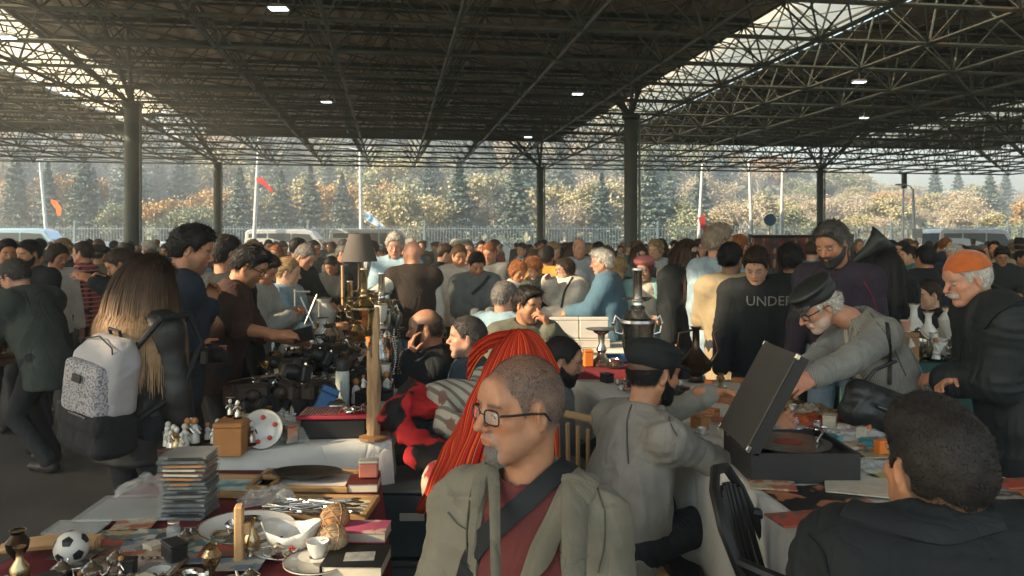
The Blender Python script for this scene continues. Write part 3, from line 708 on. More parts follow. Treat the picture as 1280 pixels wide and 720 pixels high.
def sstep(a, b, x): t = np.clip((x-a)/(b-a), 0, 1); return t*t*(3-2*t)
def head_parts(fl, g, P_):
    """Head in its own frame: +Y face, +Z up, metres for S=1."""
    w = P_.get('w', 1.0)
    fl.ell((0, -.014, .036), (.076*w, .096, .088), k=0)
    fl.ell((0, -.055, .005), (.062*w, .052, .062), k=.03)
    fl.ell((0, .026, -.028), (.060*w, .062, .086), k=.03)
    for sx in (-1, 1):
        fl.cone((sx*.052*w, .0, -.045), (sx*.020, .062, -.094), .021, .017, k=.03)
        fl.ell((sx*.040*w, .060, -.016), (.023, .024, .020), k=.02)
        fl.ell((sx*.035, .050, -.055), (.022, .022, .026), k=.02)
    fl.ell((0, .072, -.096), (.023, .017, .017), k=.018)
    fl.cone((-.036, .072, .028), (.036, .072, .028), .013, k=.016)
    fl.ell((0, .076, .048), (.04, .012, .03), k=.03)
    for sx in (-1, 1): fl.ell((sx*.031, .095, .006), (.017, .013, .012), k=.010, sub=True)
    ny = P_.get('nose', 1.0)
    fl.cone((0, .084, .018), (0, .100+.011*ny, -.020), .0085, .0105, k=.010)
    fl.ell((0, .102+.009*ny, -.025), (.0115, .0115, .0100), k=.006)
    for sx in (-1, 1): fl.ell((sx*.013, .096, -.029), (.0075, .011, .0075), k=.005)
    if g < .012:
        for sx in (-1, 1):
            fl.ell((sx*.0065, .104, -.037), (.0035, .0045, .003), k=.003, sub=True)
            fl.ell((sx*.031, .074, .004), (.0145, .0125, .0125), k=.004)          # lids over the eyeball
    fl.ell((0, .084, -.056), (.027, .014, .016), k=.012)
    fl.cone((-.017, .091, -.0525), (.017, .091, -.0525), .0048, k=.005)
    fl.cone((-.013, .091, -.0625), (.013, .091, -.0625), .0058, k=.005)
    if g < .005:
        for sx in (-1, 1):
            fl.cone((sx*.019, .094, -.030), (sx*.034, .078, -.064), .0012, k=.007, sub=True)
            fl.cone((sx*.020, .090, -.011), (sx*.040, .080, -.013), .0010, k=.005, sub=True)
            fl.cone((sx*.046, .072, .003), (sx*.058, .058, .009), .0008, k=.004, sub=True)
        for zz in (.052, .062, .072): fl.cone((-.030, .083-(zz-.05)*.35, zz), (.030, .083-(zz-.05)*.35, zz+.001), .0005, k=.004, sub=True)
    if g < .010: fl.cone((-.022, .0985, -.0575), (.022, .0985, -.0575), .0016, k=.003, sub=True)
    fl.ell((0, .088, -.076), (.02, .006, .005), k=.006, sub=True)
    for sx in (-1, 1):
        c = np.array([sx*.077*w, -.010, -.004]); R = Rz(sx*-.35)@Rx(-.18)
        fl.ell(c, (.0085, .019, .031), R, k=.008)
        fl.ell(c+np.array([sx*.009, .004, .002]), (.006, .010, .018), R, k=.004, sub=True)
        fl.ell(c+np.array([0, .001, -.026]), (.006, .008, .009), R, k=.006)
def hairline(y, P_):
    rec = P_.get('rec', 0)
    return np.interp(y, [-.12, -.06, -.028, -.012, .012, .030, .045, .060, .078, .10, .13], [-.062, -.052, -.045, .026, .030, -.005 if not P_.get('noburn') else .03, .035, .055, .075+rec*.012, .088+rec*.02, .095+rec*.03])
def strands(V, F, N, n, L, wd, flow, rs, curl=.3, col=None, cvar=.35):
    i = rs.randint(len(F), size=n); u = rs.rand(n, 1); v = rs.rand(n, 1); q = V[F[i]]
    p = (q[:, 0]*(1-u)+q[:, 1]*u)*(1-v)+(q[:, 3]*(1-u)+q[:, 2]*u)*v; nn = N[F[i, 0]]
    fl = flow(p, nn); fl = fl-nn*(fl*nn).sum(1)[:, None]*.8; d = nn*(.25+.35*rs.rand(n, 1))+fl+curl*rs.randn(n, 3); d /= np.linalg.norm(d, axis=1)[:, None]
    l = L*(.5+.8*rs.rand(n, 1)); side = np.cross(d, nn+.3*rs.randn(n, 3)); side /= np.maximum(1e-6, np.linalg.norm(side, axis=1))[:, None]
    d2 = d+fl*.6+curl*.8*rs.randn(n, 3)-nn*.25; d2 /= np.linalg.norm(d2, axis=1)[:, None]
    a = p-nn*.0015; b = a+d*l*.55; c = b+d2*l*.5; s = side*wd
    SV = np.stack([a-s, a+s, b-s*.8, b+s*.8, c-s*.15, c+s*.15], 1).reshape(-1, 3)
    k = np.arange(n)[:, None]*6; SF = np.vstack([k+np.array([0, 1, 3, 2]), k+np.array([2, 3, 5, 4])])
    SC_ = np.repeat((1+cvar*rs.randn(n, 1)).clip(.3, 2.2), 6, 0)
    return SV, SF, SC_
def ik(a, t, l1, l2, hint):
    a = np.asarray(a, float); t = np.asarray(t, float); D = t-a; L = np.linalg.norm(D); Lm = (l1+l2)*.998
    if L > Lm: D = D*Lm/L; L = Lm
    L = max(L, abs(l1-l2)+.02); u = nrm(D); x = (l1*l1-l2*l2+L*L)/(2*L); hgt = math.sqrt(max(0, l1*l1-x*x)); hv = np.asarray(hint, float); hv = nrm(hv-u*(hv@u))
    return a+u*x+hv*hgt, a+u*L
def hand_parts(fl, w, hd, pn, side, curl=.35, S=1.0, spread=.14, point=False):
    """Palm and five fingers from the wrist w along hd, palm facing pn."""
    hd = nrm(hd); pn = nrm(np.asarray(pn)-hd*np.dot(pn, hd)); sd = np.cross(hd, pn)*side     # towards the thumb
    fl.cone(w-hd*.05*S, w+hd*.01*S, .027*S, .025*S, k=.02, flat=(pn, 1.25))
    for o in (-.026, -.009, .009, .026):
        fl.cone(w+hd*.012*S+sd*o*.6*S, w+hd*.085*S+sd*o*S, .0155*S, .0125*S, k=.012)
    fl.cone(w+hd*.02*S+sd*.02*S+pn*.006*S, w+hd*.055*S+sd*.034*S+pn*.012*S, .017*S, .013*S, k=.014)
    Ls = {-.027: (.032, .022, .019), -.009: (.042, .026, .021), .009: (.046, .030, .022), .027: (.041, .025, .021)}
    for i, o in enumerate((-.027, -.009, .009, .027)):
        p = w+hd*(.085-(.006 if o < -.02 else 0))*S+sd*o*S; a = 0; dirb = nrm(hd+sd*o*spread*12*.35)
        c = curl*(1.15-.12*i) if not (point and i == 3) else .05
        for j, l in enumerate(Ls[o]):
            a += c*(.9, 1.15, .8)[j]; dd = nrm(dirb*math.cos(a)+pn*math.sin(a)); q = p+dd*l*S
            r0 = (.0088, .0080, .0072)[j]*S*(.9 if i == 0 else 1); fl.cone(p, q, r0, r0*.92, k=.003 if j else .006); p = q
    p = w+hd*.030*S+sd*.030*S+pn*.006*S; t1 = nrm(hd*.62+sd*.75+pn*(.25+curl*.5)); q = p+t1*.036*S; fl.cone(p, q, .0125*S, .0102*S, k=.010)
    t2 = nrm(hd*.85+sd*(.40-curl*.5)+pn*(.2+curl*.8)); r = q+t2*.032*S; fl.cone(q, r, .0102*S, .0090*S, k=.003); fl.cone(r, r+nrm(t2+pn*curl*.6)*.022*S, .0090*S, .0075*S, k=.002)
def folds(V, N, amp, sc, rs, bones=None):
    """Cloth creases: warped ridges, plus rings that bunch near the bent joints of each limb."""
    o = rs.rand(3)*20; w_ = np.stack([fnoise(V*2.6+o, 2), fnoise(V*2.6+o+7, 2), fnoise(V*2.6+o+13, 2)], 1)
    q = (V+w_*.16)*np.array([1.0, 1.0, .50])*sc+o
    r = (1-np.abs(vnoise(q))*1.9).clip(-.4, 1); r = np.sign(r)*np.abs(r)**1.6; q2 = (V+w_*.10)*np.array([.7, .7, 1.3])*sc*1.9+o+9; r2 = (1-np.abs(vnoise(q2))*2.2).clip(-.3, 1)**1.0
    D = r*.75+r2*.30-.35
    big = vnoise(V*3.2+o+3)*.5
    D = D*(.55+.6*(vnoise(V*4+o)+.5).clip(0, 1))+big*.5
    if bones is not None:
        for a, b in bones:
            ba = b-a; L = np.linalg.norm(ba); t = ((V-a)@ba)/(L*L); tc = t.clip(0, 1); ds = np.linalg.norm(V-a-tc[:, None]*ba, axis=1); m = (ds < .13)*np.where((t > -.1) & (t < 1.1), 1, 0)
            ph = t*L*60+2.2*vnoise(V*9+o)+1.6*vnoise(V*4+o+2); ring = (1-np.abs(np.sin(ph))*1.5); wt = (.35+.65*np.exp(-((tc-1)/.28)**2)+.5*np.exp(-((tc)/.2)**2)); D = D*(1-.5*m)+m*ring*.24*wt
    return V+N*(D*amp)[:, None]

def person(sp):
    """Builds one clothed figure. Keys: px, top, d (head top in the photo and depth); face, look (compass degrees, 0 = away from the camera, 90 = right);
    pitch, roll, lean, sit, hands hl / hr, colours and garments."""
    g = lambda k, dflt=None: sp.get(k, dflt)
    d = sp['d']; q = g('q', 1 if d < 3.9 else 2 if d < 8.6 else 3); rs = np.random.RandomState(g('seed', int(abs(sp['px'])*7+sp['top'])))
    hh, hc_, hcl = ((.0042, .0042, .0105), (.0085, .0075, .0165), (.014, .014, .028))[q-1]
    if g('fine'): hh, hc_, hcl = .0034, .004, .0085
    fa = math.radians(g('face', 180)); f = np.array([math.sin(fa), math.cos(fa), 0.]); la = math.radians(g('look', g('face', 180))); pt = math.radians(g('pitch', 0)); ln = math.radians(g('lean', 0)); sl = math.radians(g('side', 0))
    r = np.array([f[1], -f[0], 0.]); Z = np.array([0, 0, 1.])
    hz_ = np.array([math.sin(la), math.cos(la), 0.]); hf = hz_*math.cos(pt)-Z*math.sin(pt); hu = hz_*math.sin(pt)+Z*math.cos(pt); hr = np.cross(hf, hu)
    ro = math.radians(g('roll', 0)); hr, hu = hr*math.cos(ro)+hu*math.sin(ro), hu*math.cos(ro)-hr*math.sin(ro)
    u = nrm(f*math.sin(ln)+r*math.sin(sl)+Z*math.cos(ln)); cf = nrm(f-u*(f@u)); cr = np.cross(cf, u)
    top = P(sp['px'], sp['top'], d); tk = g('hatgap', .004)
    if g('sit'): S = g('S', 1.0)
    else: S = g('S', top[2]/(.935+.5*math.cos(ln)+.296*math.cos((ln+pt)*.45)))
    Hc = top-Z*(.124*S+tk)
    nb = Hc-S*(.085*hu+.088*u)-S*.014*hf-S*.012*cf-f*S*g('nback', 0)+Z*S*g('nup', 0); pel = nb-u*.50*S
    base = np.array([pel[0], pel[1], 0.]) 
    root = empty('person', base, g('label'), 'person', g('group'))
    sk = np.array(SKIN[g('skin', 'tan')]); hcol = np.array(HAIRC[g('hair', 'black')])
    sh = {sd: nb-u*(.052+g('slope', 0))*S+cr*sd*.172*S*g('wide', 1.0) for sd in (-1, 1)}
    hips = {sd: pel+cr*sd*.085*S for sd in (-1, 1)}
    # arms
    arm = {}
    for sd, key in ((-1, 'hl'), (1, 'hr')):
        t = g(key, 'down')
        if isinstance(t, str):
            if t == 'down': tgt = sh[sd]+(-Z*.53+f*.07+cr*sd*.075)*S
            elif t == 'pocket': tgt = pel+cf*.10*S+cr*sd*.17*S+u*.04*S
            elif t == 'lap': tgt = pel+f*.30*S+cr*sd*.10*S+Z*.12*S
            elif t == 'front': tgt = sh[sd]+(f*.36-Z*.28-cr*sd*.10)*S
            elif t == 'phone': tgt = sh[sd]+(f*.30-Z*.14-cr*sd*.10)*S
            elif t == 'folded': tgt = sh[sd]+(cf*.20-Z*.26-cr*sd*.22)*S
            elif t == 'back': tgt = pel-cf*.13*S+cr*sd*.05*S+u*.05*S
        else: tgt = P(*t)
        hint = (-f*.55-Z*.5+cr*sd*.6) if not g('hint'+key[1]) else np.array(g('hint'+key[1]), float)
        el, wr = ik(sh[sd], tgt, .285*S, .255*S, hint); arm[sd] = (sh[sd], el, wr)
    # legs
    leg = {}
    for sd in (-1, 1):
        if g('sit'):
            kn = hips[sd]+(f*.43+cr*sd*.05)*S; kn[2] = max(pel[2]-.0, .5*S)-.02; an = np.array([kn[0]+f[0]*.03, kn[1]+f[1]*.03, .09])
            kn, an = ik(hips[sd], an, .43*S, .42*S, f+Z*.8)
        else:
            stp = g('step', .04)*sd; an = np.array([hips[sd][0], hips[sd][1], .085])+cr*sd*.03*S+f*(stp+.02+math.sin(ln)*-.10); kn, an = ik(hips[sd], an, .43*S, .43*S, f)
        leg[sd] = (hips[sd], kn, an)
    lab = root
    # ---- skin: head, neck, core and hands in one mesh
    B = np.stack([hr, hf, hu], 1)                     # head frame to world
    nl = B.T@(nb+u*.0*S-cf*.0-Hc)/S
    fl = Field((-.105, -.14, -.23), (.105, .135, .135), hh/S)
    head_parts(fl, hh, sp); fl.cone((0, -.030, -.05), nl+np.array([0, 0, -.0]), g('neck', .054), g('neck', .054)*1.12, k=.025)
    V, F = fl.mesh(); V = relax(V, F, 1)
    HV, HF = V, F
    x, y, z = V[:, 0], V[:, 1], V[:, 2]
    C = np.repeat(sk[None], len(V), 0)*(1+.06*fnoise(V*40, 2))[:, None]
    def mixc(m, c): nonlocal C; m = np.clip(m, 0, 1)[:, None]; C = C*(1-m)+np.asarray(c)*m
    mixc(.35*np.exp(-((np.abs(x)-.042)**2+(z+.02)**2)/.0006)*(y > .03), sk*np.array([1.12, .82, .78]))
    mixc(.45*np.exp(-((x)**2+(z+.026)**2)/.0003)*(y > .09), sk*np.array([1.15, .78, .74]))
    mixc(.8*sstep(.0075, .0045, np.abs(z+.0575+.04*x*x*20))*(np.abs(x) < .021)*(y > .084), sk*np.array([.95, .55, .52]))
    bw = sstep(.0055, .003, np.abs(z-.0265-.10*np.minimum(np.abs(x)-.03, 0)+.25*np.maximum(np.abs(x)-.04, 0)))*((np.abs(x) > .012) & (np.abs(x) < .050) & (y > .05))
    mixc(.85*bw, np.minimum(hcol*.9+.01, .3))
    mixc(.7*sstep(.003, .001, np.abs(z-.0015))*((np.abs(np.abs(x)-.031) < .016) & (y > .06)), (.03, .02, .018))   # lash line
    bt = g('beard')                                            # stubble, goatee, moustache, full
    bc = np.array(HAIRC[g('beardc', g('hair', 'black'))])
    jaw = sstep(-.030, -.045, z+.0*y)*sstep(.000, .02, y)*sstep(-.13, -.10, z)
    ring = sstep(.045, .035, np.sqrt((x/1.0)**2+((z+.072)*.95)**2))*(y > .05)
    lipm = sstep(.010, .007, np.abs(z+.0575))*(np.abs(x) < .022)
    mus = sstep(.010, .006, np.abs(z+.044))*(np.abs(x) < .030)*(y > .06)
    if bt in ('stubble', 'full'): mixc((.55 if bt == 'stubble' else .9)*np.maximum(jaw, mus)*(1-lipm*.9)*(.8+.2*fnoise(V*200, 1)), bc*1.2+.02)
    if bt == 'goatee': mixc(.5*ring*(1-lipm*.9)*(.75+.35*fnoise(V*220, 1)), bc); mixc(.10*jaw, bc+.05)
    if bt == 'moustache': mixc(.8*mus, bc)
    hz0 = hairline(y, sp); sc_ = sstep(-.016, .016, z-hz0+.006*fnoise(V*60, 2))
    style = g('style', 'short')
    if style in ('buzz', 'bald_fringe', 'bald'):
        topm = 1-sstep(.050, .085, z)*sstep(-.085, -.03, y) if style == 'bald_fringe' else 1
        if style == 'bald': topm = topm*.25
        if style == 'bald_fringe': mixc(.75*sc_*topm, hcol)
        else: mixc((.62 if style == 'buzz' else .3)*sc_*topm*(1-.35*sstep(.06, .12, z)), hcol)
    elif style != 'none': mixc(.8*sc_, hcol)
    Vw = Hc+(V*S)@B.T; Vs, Fs, Cs = [Vw], [F], [C]; off = len(V)
    def addpatch(V, F, c):
        nonlocal off
        Vs.append(V); Fs.append(F+off); Cs.append(c); off += len(V)
    # core (hidden under clothes) so that the body is one figure
    PP_ = np.array([nb, pel, *[p for a_ in arm.values() for p in a_]]); lo = PP_.min(0)-.16; hi = PP_.max(0)+.16
    if True:
        cf_ = Field(lo, hi, .022); cf_.cone(pel, pel+u*.36*S, .11*S, .12*S, flat=(cf, 1.4)); cf_.cone(sh[-1], sh[1], .04*S, k=.04); cf_.cone(nb-u*.04, nb+u*.0, .05*S, k=.03); lo2 = [cf_.cone(arm[i_][0], arm[i_][1], .034*S, k=.02).cone(arm[i_][1], arm[i_][2], .030*S, .027*S, k=.01) for i_ in (-1, 1)]
        a, b = cf_.mesh(); 
        if len(a): addpatch(a, b, np.repeat(sk[None], len(a), 0))
    short = g('short', False)
    for sd, key in ((-1, 'l'), (1, 'r')):
        s0, e0, w0 = arm[sd]; hd = np.array(g('dir'+key), float) if g('dir'+key) is not None else (w0-e0)
        hd = nrm(hd); pn = np.array(g('palm'+key), float) if g('palm'+key) is not None else -cr*sd+(-Z*.8 if abs(hd[2]) < .7 else f*.1)
        if q <= 2:
            pts = np.stack([w0-nrm(w0-e0)*.10, w0, w0+hd*.2*S]); m = .075*S
            if short: pts = np.vstack([pts, e0, s0+(e0-s0)*.35])
            hfld = Field(pts.min(0)-m, pts.max(0)+m, hc_)
            if short: hfld.cone(s0+(e0-s0)*.35, e0, .047*S, .040*S, k=.02); hfld.cone(e0, w0, .041*S, .026*S, k=.02)
            else: hfld.cone(w0-nrm(w0-e0)*.09, w0, .031*S, .026*S, k=.01)
            sidev = 1 if sd == 1 else -1
            hand_parts(hfld, w0, hd, pn, sidev, g('curl'+key, .35), S*g('hs', 1.0), point=bool(g('point'+key)))
        else:
            hfld = Field(np.minimum(w0, w0+hd*.17)-.06, np.maximum(w0, w0+hd*.17)+.06, .013); hfld.cone(w0-hd*.04, w0+hd*.02, .026, .026); hfld.cone(w0+hd*.02, w0+hd*.09, .036, .03, flat=(nrm(pn), 1.6)); hfld.cone(w0+hd*.09, w0+hd*.16, .03, .018, flat=(nrm(pn), 1.8)); hfld.cone(w0+hd*.03, w0+hd*.08+np.cross(hd, nrm(pn))*sd*.045, .014, .011)
        a, b = hfld.mesh()
        if len(a):
            if q == 1: a = relax(a, b, 1)
            addpatch(a, b, np.repeat((sk*np.array([1.02, .93, .9]))[None], len(a), 0)*(1+.07*fnoise(a*50, 2))[:, None])
    body = softmesh('body', np.vstack(Vs), np.vstack(Fs), skin_m, root, np.vstack(Cs), base)
    toW = lambda v: Hc+(np.asarray(v)*S)@B.T
    # ---- eyes
    if q <= 2:
        for sd in (-1, 1):
            c = toW((sd*.031, .0765, .0035))
            mb = MB().ball(c-base, .0122*S, 12)
            e = mb.build('eye', eye_m, root, smooth=True, auto=False)
            i0 = c+(hf*.0108+(-hu*.0022 if not g('openeye') else 0))*S*1.0; R_ = np.stack([hr, hu, hf], 1)
            MB().lathe([(.0001, .0012*S), (.003*S, .001*S), (.0055*S, -.0006*S)], 12, i0-base, R_).build('iris', iris_m, e, smooth=True, auto=False)
    # ---- hair
    hairobj = None
    flowfn = lambda p, nn: np.array([0, -.15, -.55])+0*p
    if style not in ('none', 'bald', 'buzz', 'bald_fringe') or style in ('bald_fringe', 'buzz'):
        hh2 = max(hh*1.35, .0050); fh = Field((-.13, -.16, -.12), (.13, .14, .17), hh2/S)
        w = g('w', 1.0); tkn = {'short': .011, 'thick': .020, 'curly': .024, 'buzz': .0030, 'bald_fringe': .006, 'long': .017, 'bob': .02, 'bun': .012, 'quiff': .014}.get(style, .011)
        tkn = g('thick', tkn)
        fh.ell((0, -.014, .036), (.076*w+tkn, .096+tkn, .088+tkn), k=0); fh.ell((0, -.055, .005), (.062*w+tkn, .052+tkn, .062+tkn*.8), k=.03)
        fh.ell((0, .02, -.01), (.064*w+tkn*.8, .060+tkn*.5, .085), k=.03)
        if style == 'quiff': fh.ell((0, .055, .105), (.055, .045, .028), k=.03)
        if style in ('curly', 'thick'): fh.ell((0, .025, .085), (.072, .07, .055+tkn*.3), k=.03)
        if style == 'bun': fh.ell((0, -.125, g('bunz', -.01)), (.040, .036, .040), k=.012)
        Y = fh.ax[1][None, :, None]; Zz = fh.ax[2][None, None, :]; Xx = np.abs(fh.ax[0])[:, None, None]
        hz2 = hairline(fh.ax[1], sp)[None, :, None].astype(np.float32)
        hz2 = hz2+(.02*np.clip(.05-Xx, 0, 1)*0)
        if style == 'long' or style == 'bob': hz2 = np.where(Y < .035, -.14, hz2-.004)
        reg = hz2-Zz
        fh.F = np.maximum(fh.F, (reg*.85).astype(np.float32))
        if style == 'bald_fringe': fh.F = np.maximum(fh.F, np.minimum(Zz-.052+.0*Y, Y+.10).astype(np.float32)*1.0)
        if g('hat'):
            lim = {'cap': Zz-(.030+Y*.22), 'beanie': Zz-(.052+Y*.10), 'beret': Zz-.055+0*Y}[g('hat')]; fh.F = np.maximum(fh.F, lim.astype(np.float32)+0*fh.F)
        V, F = fh.mesh()
        if len(V):
            V = relax(V, F, 1); N = vnormals(V, F)
            V = V+N*(fnoise(V*np.array([26, 26, 26]), 2)*{'curly': .0042, 'thick': .004, 'buzz': .0006, 'bald_fringe': .0015}.get(style, .0028))[:, None]
            cc = np.repeat(hcol[None], len(V), 0)*(.72+.2*fnoise(V*60, 2))[:, None]; SVs = [V]; SFs = [F]; SCs = [cc.clip(.002, 1)]
            if style in ('buzz', 'bald_fringe') and q <= 2: SVs = [V[:4]*0+V[:1]]; SFs = [np.array([[0, 1, 2, 3]])]; SCs = [cc[:4]]
            n = {1: 9000, 2: 1500, 3: 260}[q]*(2 if g('fine') else 1)
            L = {'curly': .022, 'thick': .024, 'buzz': .0032, 'bald_fringe': .012, 'long': .05, 'bob': .04, 'bun': .03, 'quiff': .03}.get(style, .018); L = g('L', L)*(.6 if g('hat') and style not in ('long', 'bob') else 1)
            wd = {1: .0006, 2: .0016, 3: .004}[q]*g('wd', 1.0)
            def flowfn(p, nn):
                if style in ('long', 'bob'): return np.stack([p[:, 0]*2, -.2+0*p[:, 0], -1+0*p[:, 0]], 1)
                if style == 'bun': return np.stack([-p[:, 0]*6, -1.2+0*p[:, 0], -.3-p[:, 2]*4], 1)
                if style == 'curly': return .2*np.stack([p[:, 0]*6, p[:, 1]*6, -1+0*p[:, 0]], 1)
                fw = g('comb', .9)
                return np.stack([p[:, 0]*3, np.where(p[:, 2] > .08, fw, p[:, 1]*3-.1), np.where(p[:, 2] > .10, .15, np.where(p[:, 1] > .048, .45, -1.0))], 1)
            a, b, c = strands(V, F, N, n, L, wd, flowfn, rs, curl={'curly': .75, 'thick': .3, 'buzz': .3}.get(style, .18), cvar=.14 if style == 'buzz' else .35)
            SVs.append(a); SFs.append(b+len(SVs[0])); cl_ = (1+.55*fnoise(a*np.array([34, 34, 34]), 2))[:, None]; SCs.append((hcol[None]*c*1.15*cl_+(.012*(cl_-1)).clip(0)).clip(.002, 1))
            V2, F2, C2 = toW(np.vstack(SVs)), np.vstack(SFs), np.vstack(SCs)
            hairobj = softmesh('hair', V2, F2, hair_m, root, C2, base)
    if bt in ('full', 'moustache', 'goatee') and q <= 2:
        fb = Field((-.09, -.03, -.15), (.09, .14, .02), max(hh, .0045)/S); 
        tb = {'full': .0065, 'goatee': .0014, 'moustache': .006}[bt]*g('bthick', 1.0)
        P2 = dict(sp); head_parts(fb, .02, P2); fb.F -= tb
        X_, Y_, Z_ = np.abs(fb.ax[0])[:, None, None], fb.ax[1][None, :, None], fb.ax[2][None, None, :]
        line = np.interp(fb.ax[1], [-.01, .02, .04, .07, .1], [.0, -.020, -.036, -.046, -.040])[None, :, None] if bt == 'full' else None
        if bt == 'full':
            m = np.maximum(np.maximum(Z_-line, .002-Y_+0*X_), -.122-Z_+.0*Y_); lip = np.sqrt((X_/1.6)**2+((Z_+.0575)*1.0)**2)-.0085; m = np.maximum(m, np.where(Y_ > .06, -lip, -1)); m2 = np.maximum(np.maximum(np.abs(Z_+.044)-.006, X_-.032), .06-Y_); m = np.minimum(m, m2)
        elif bt == 'moustache': m = np.maximum(np.maximum(np.abs(Z_+.045+X_*.25)-.009, X_-.036), .055-Y_)
        else: m = np.maximum(np.maximum(X_-.028, Z_+.072), .05-Y_)
        fb.F = np.maximum(fb.F, m.astype(np.float32)); V, F = fb.mesh()
        if len(V):
            V = relax(V, F, 1); N = vnormals(V, F)
            a, b, c = strands(V, F, N, {1: 3500, 2: 700}[q], .008 if bt == 'full' else .006, {1: .0005, 2: .001}[q], lambda p, nn: np.array([0, .25, -1.])+0*p, rs, .3)
            c0 = np.repeat(bc[None], len(V), 0)*.8
            softmesh('beard', toW(np.vstack([V, a])), np.vstack([F, b+len(V)]), hair_m, root, np.vstack([c0, (bc[None]*c).clip(.003, 1)]), base)
    if g('tress') is not None or style == 'long':
        T = g('tress') or {}; n = T.get('n', {1: 2600, 2: 800, 3: 160}[q]); st = 16; Ln = T.get('len', .42)*S; step = Ln/st
        th = rs.rand(n)*2*math.pi; ph = np.arccos(1-rs.rand(n)*1.05); p = np.stack([np.sin(ph)*np.sin(th)*.088, -.016-np.sin(ph)*np.cos(th)*.108, .036+np.cos(ph)*.100], 1)
        keep = (p[:, 1] < T.get('front', .045)) | (p[:, 2] > .10); p = p[keep]; n = len(p)
        pw = toW(p); N0 = (p-np.array([0, -.014, .036])); N0 /= np.linalg.norm(N0, axis=1)[:, None]; dirv = N0@B.T*.5-Z*.4-hf*.25
        pts = [pw.copy()]; tint = rs.rand(n); drift = rs.randn(n, 3)*.10+np.array(T.get('drift', (0, 0, 0)))
        for k in range(st):
            dirv = dirv-Z*.35+drift*.12; dirv /= np.linalg.norm(dirv, axis=1)[:, None]; pw = pw+dirv*step*(.55+.6*tint[:, None])
            for cen, rad in ((toW((0, -.014, .03)), np.array([.088, .108, .105])*S),):
                ql = ((pw-cen)@B)/rad; m = np.linalg.norm(ql, axis=1); ins = m < 1; pw[ins] = cen+((ql[ins]/m[ins, None])*rad)@B.T
            tt = np.clip(((pw-pel)@u)/(.46*S), 0, 1); ax_ = pel+u*(tt[:, None]*.46*S); rel = pw-ax_; rl = rel@cr; fw = rel@cf; m = np.sqrt((rl/(.235*S))**2+(fw/(.19*S))**2); ins = (m < 1) & (((pw-nb)@u) < 0)
            pw[ins] = (pw+(cr*(rl*(1/np.maximum(m, .3)-1))[:, None]+cf*(fw*(1/np.maximum(m, .3)-1))[:, None])*.7)[ins]
            pts.append(pw.copy())
        PT = np.stack(pts, 1); sd_ = np.cross(np.gradient(PT, axis=1), (PT-pel-u*.3)); sd_ /= np.maximum(1e-6, np.linalg.norm(sd_, axis=2))[..., None]
        wdt = T.get('w', {1: .0016, 2: .004, 3: .010}[q])*np.interp(np.arange(st+1)/st, [0, .7, 1], [1, .9, .25])[None, :, None]
        VV = np.stack([PT-sd_*wdt, PT+sd_*wdt], 2).reshape(-1, 3); k0 = (np.arange(n)[:, None]*(st+1)+np.arange(st)[None])*2; k0 = k0.reshape(-1, 1); FF = k0+np.array([0, 1, 3, 2])
        tip = np.array(T.get('tip', hcol)); tt = (np.arange(st+1)/st)[None, :, None]; cc = (hcol*(1-sstep(.15, .8, tt))+tip*sstep(.15, .8, tt))*(.65+.7*tint[:, None, None]); CCc = np.repeat(cc[:, :, None, :], 2, 2).reshape(-1, 3)
        softmesh('long_hair', VV, FF, hair_m, hairobj or root, CCc, base)
    # ---- hat
    hat = g('hat')
    if hat:
        fh = Field((-.16, -.18, -.08), (.16, .27, .22), max(hh, .005)/S); hm = g('hatmat'); hw_ = g('w', 1.0)
        if hat == 'beanie':
            fh.ell((0, -.020, .040), (.090, .113, .102), k=0); Zz = fh.ax[2][None, None, :]; Yy = fh.ax[1][None, :, None]
            fh.F = np.maximum(fh.F, (.048+Yy*.10-Zz+0*fh.F).astype(np.float32)*.9)
        elif hat == 'beret':
            fh.ell((0, -.035, .085), (.112, .125, .052), R=Rx(.20), k=0); fh.cone((-.05, -.02, .055), (.05, -.02, .055), .055, k=.02)
            Zz = fh.ax[2][None, None, :]; fh.F = np.maximum(fh.F, (.05-Zz+0*fh.F).astype(np.float32))
        elif hat == 'cap':       # soft cap with peak
            fh.ell((0, -.018, .062), (.092, .115, .072), R=Rx(-.06), k=0); fh.ell((0, -.012, .100), (.098, .122, .030), R=Rx(-.08), k=.02)
            Zz = fh.ax[2][None, None, :]; Yy = fh.ax[1][None, :, None]; fh.F = np.maximum(fh.F, (.028+Yy*.22-Zz+0*fh.F).astype(np.float32))
            for t in np.linspace(-1, 1, 9):
                fh.cone((t*.066, .070-t*t*.03, .052), (t*.060, .158-t*t*.045, .036-.012*t*t), .0055, .0045, k=.010)
        V, F = fh.mesh(); V = relax(V, F, 1); N = vnormals(V, F); V = V+N*(fnoise(V*28, 2)*(.0022 if hat != 'cap' else .0016))[:, None]
        softmesh(hat if hat != 'cap' else 'cap', toW(V), F, hm, root, None, base)
        if hat == 'cap':
            mb = MB(); mb.ball(toW((0, -.012, .132))-base, .006*S, 8); mb.build('cap_button', hm, [c for c in kids(root) if c.name.startswith('cap')][0], smooth=True)
    # ---- glasses
    if g('glasses'):
        gm = g('glassmat') or mat('spectacle_frame', (.02,.018,.016), .25, var=0, spec=.6)
        mb = MB(); 
        for sd in (-1, 1):
            se = lambda v: math.copysign(abs(v)**.55, v); ring = [toW((sd*.034+.0235*se(math.cos(a)), .1035-abs(sd*.034+.0235*se(math.cos(a)))*.20, .001+.0165*se(math.sin(a))))-base for a in np.linspace(0, 2*math.pi, 26)[:-1]]
            mb.path(ring, .0020*S, 6, closed=True)
            mb.path([toW((sd*.058, .088, .008))-base, toW((sd*.075, .075, .010))-base, toW((sd*.083, .02, .008))-base, toW((sd*.084, -.012, .004))-base, toW((sd*.080, -.032, -.016))-base], .0030*S, 6)
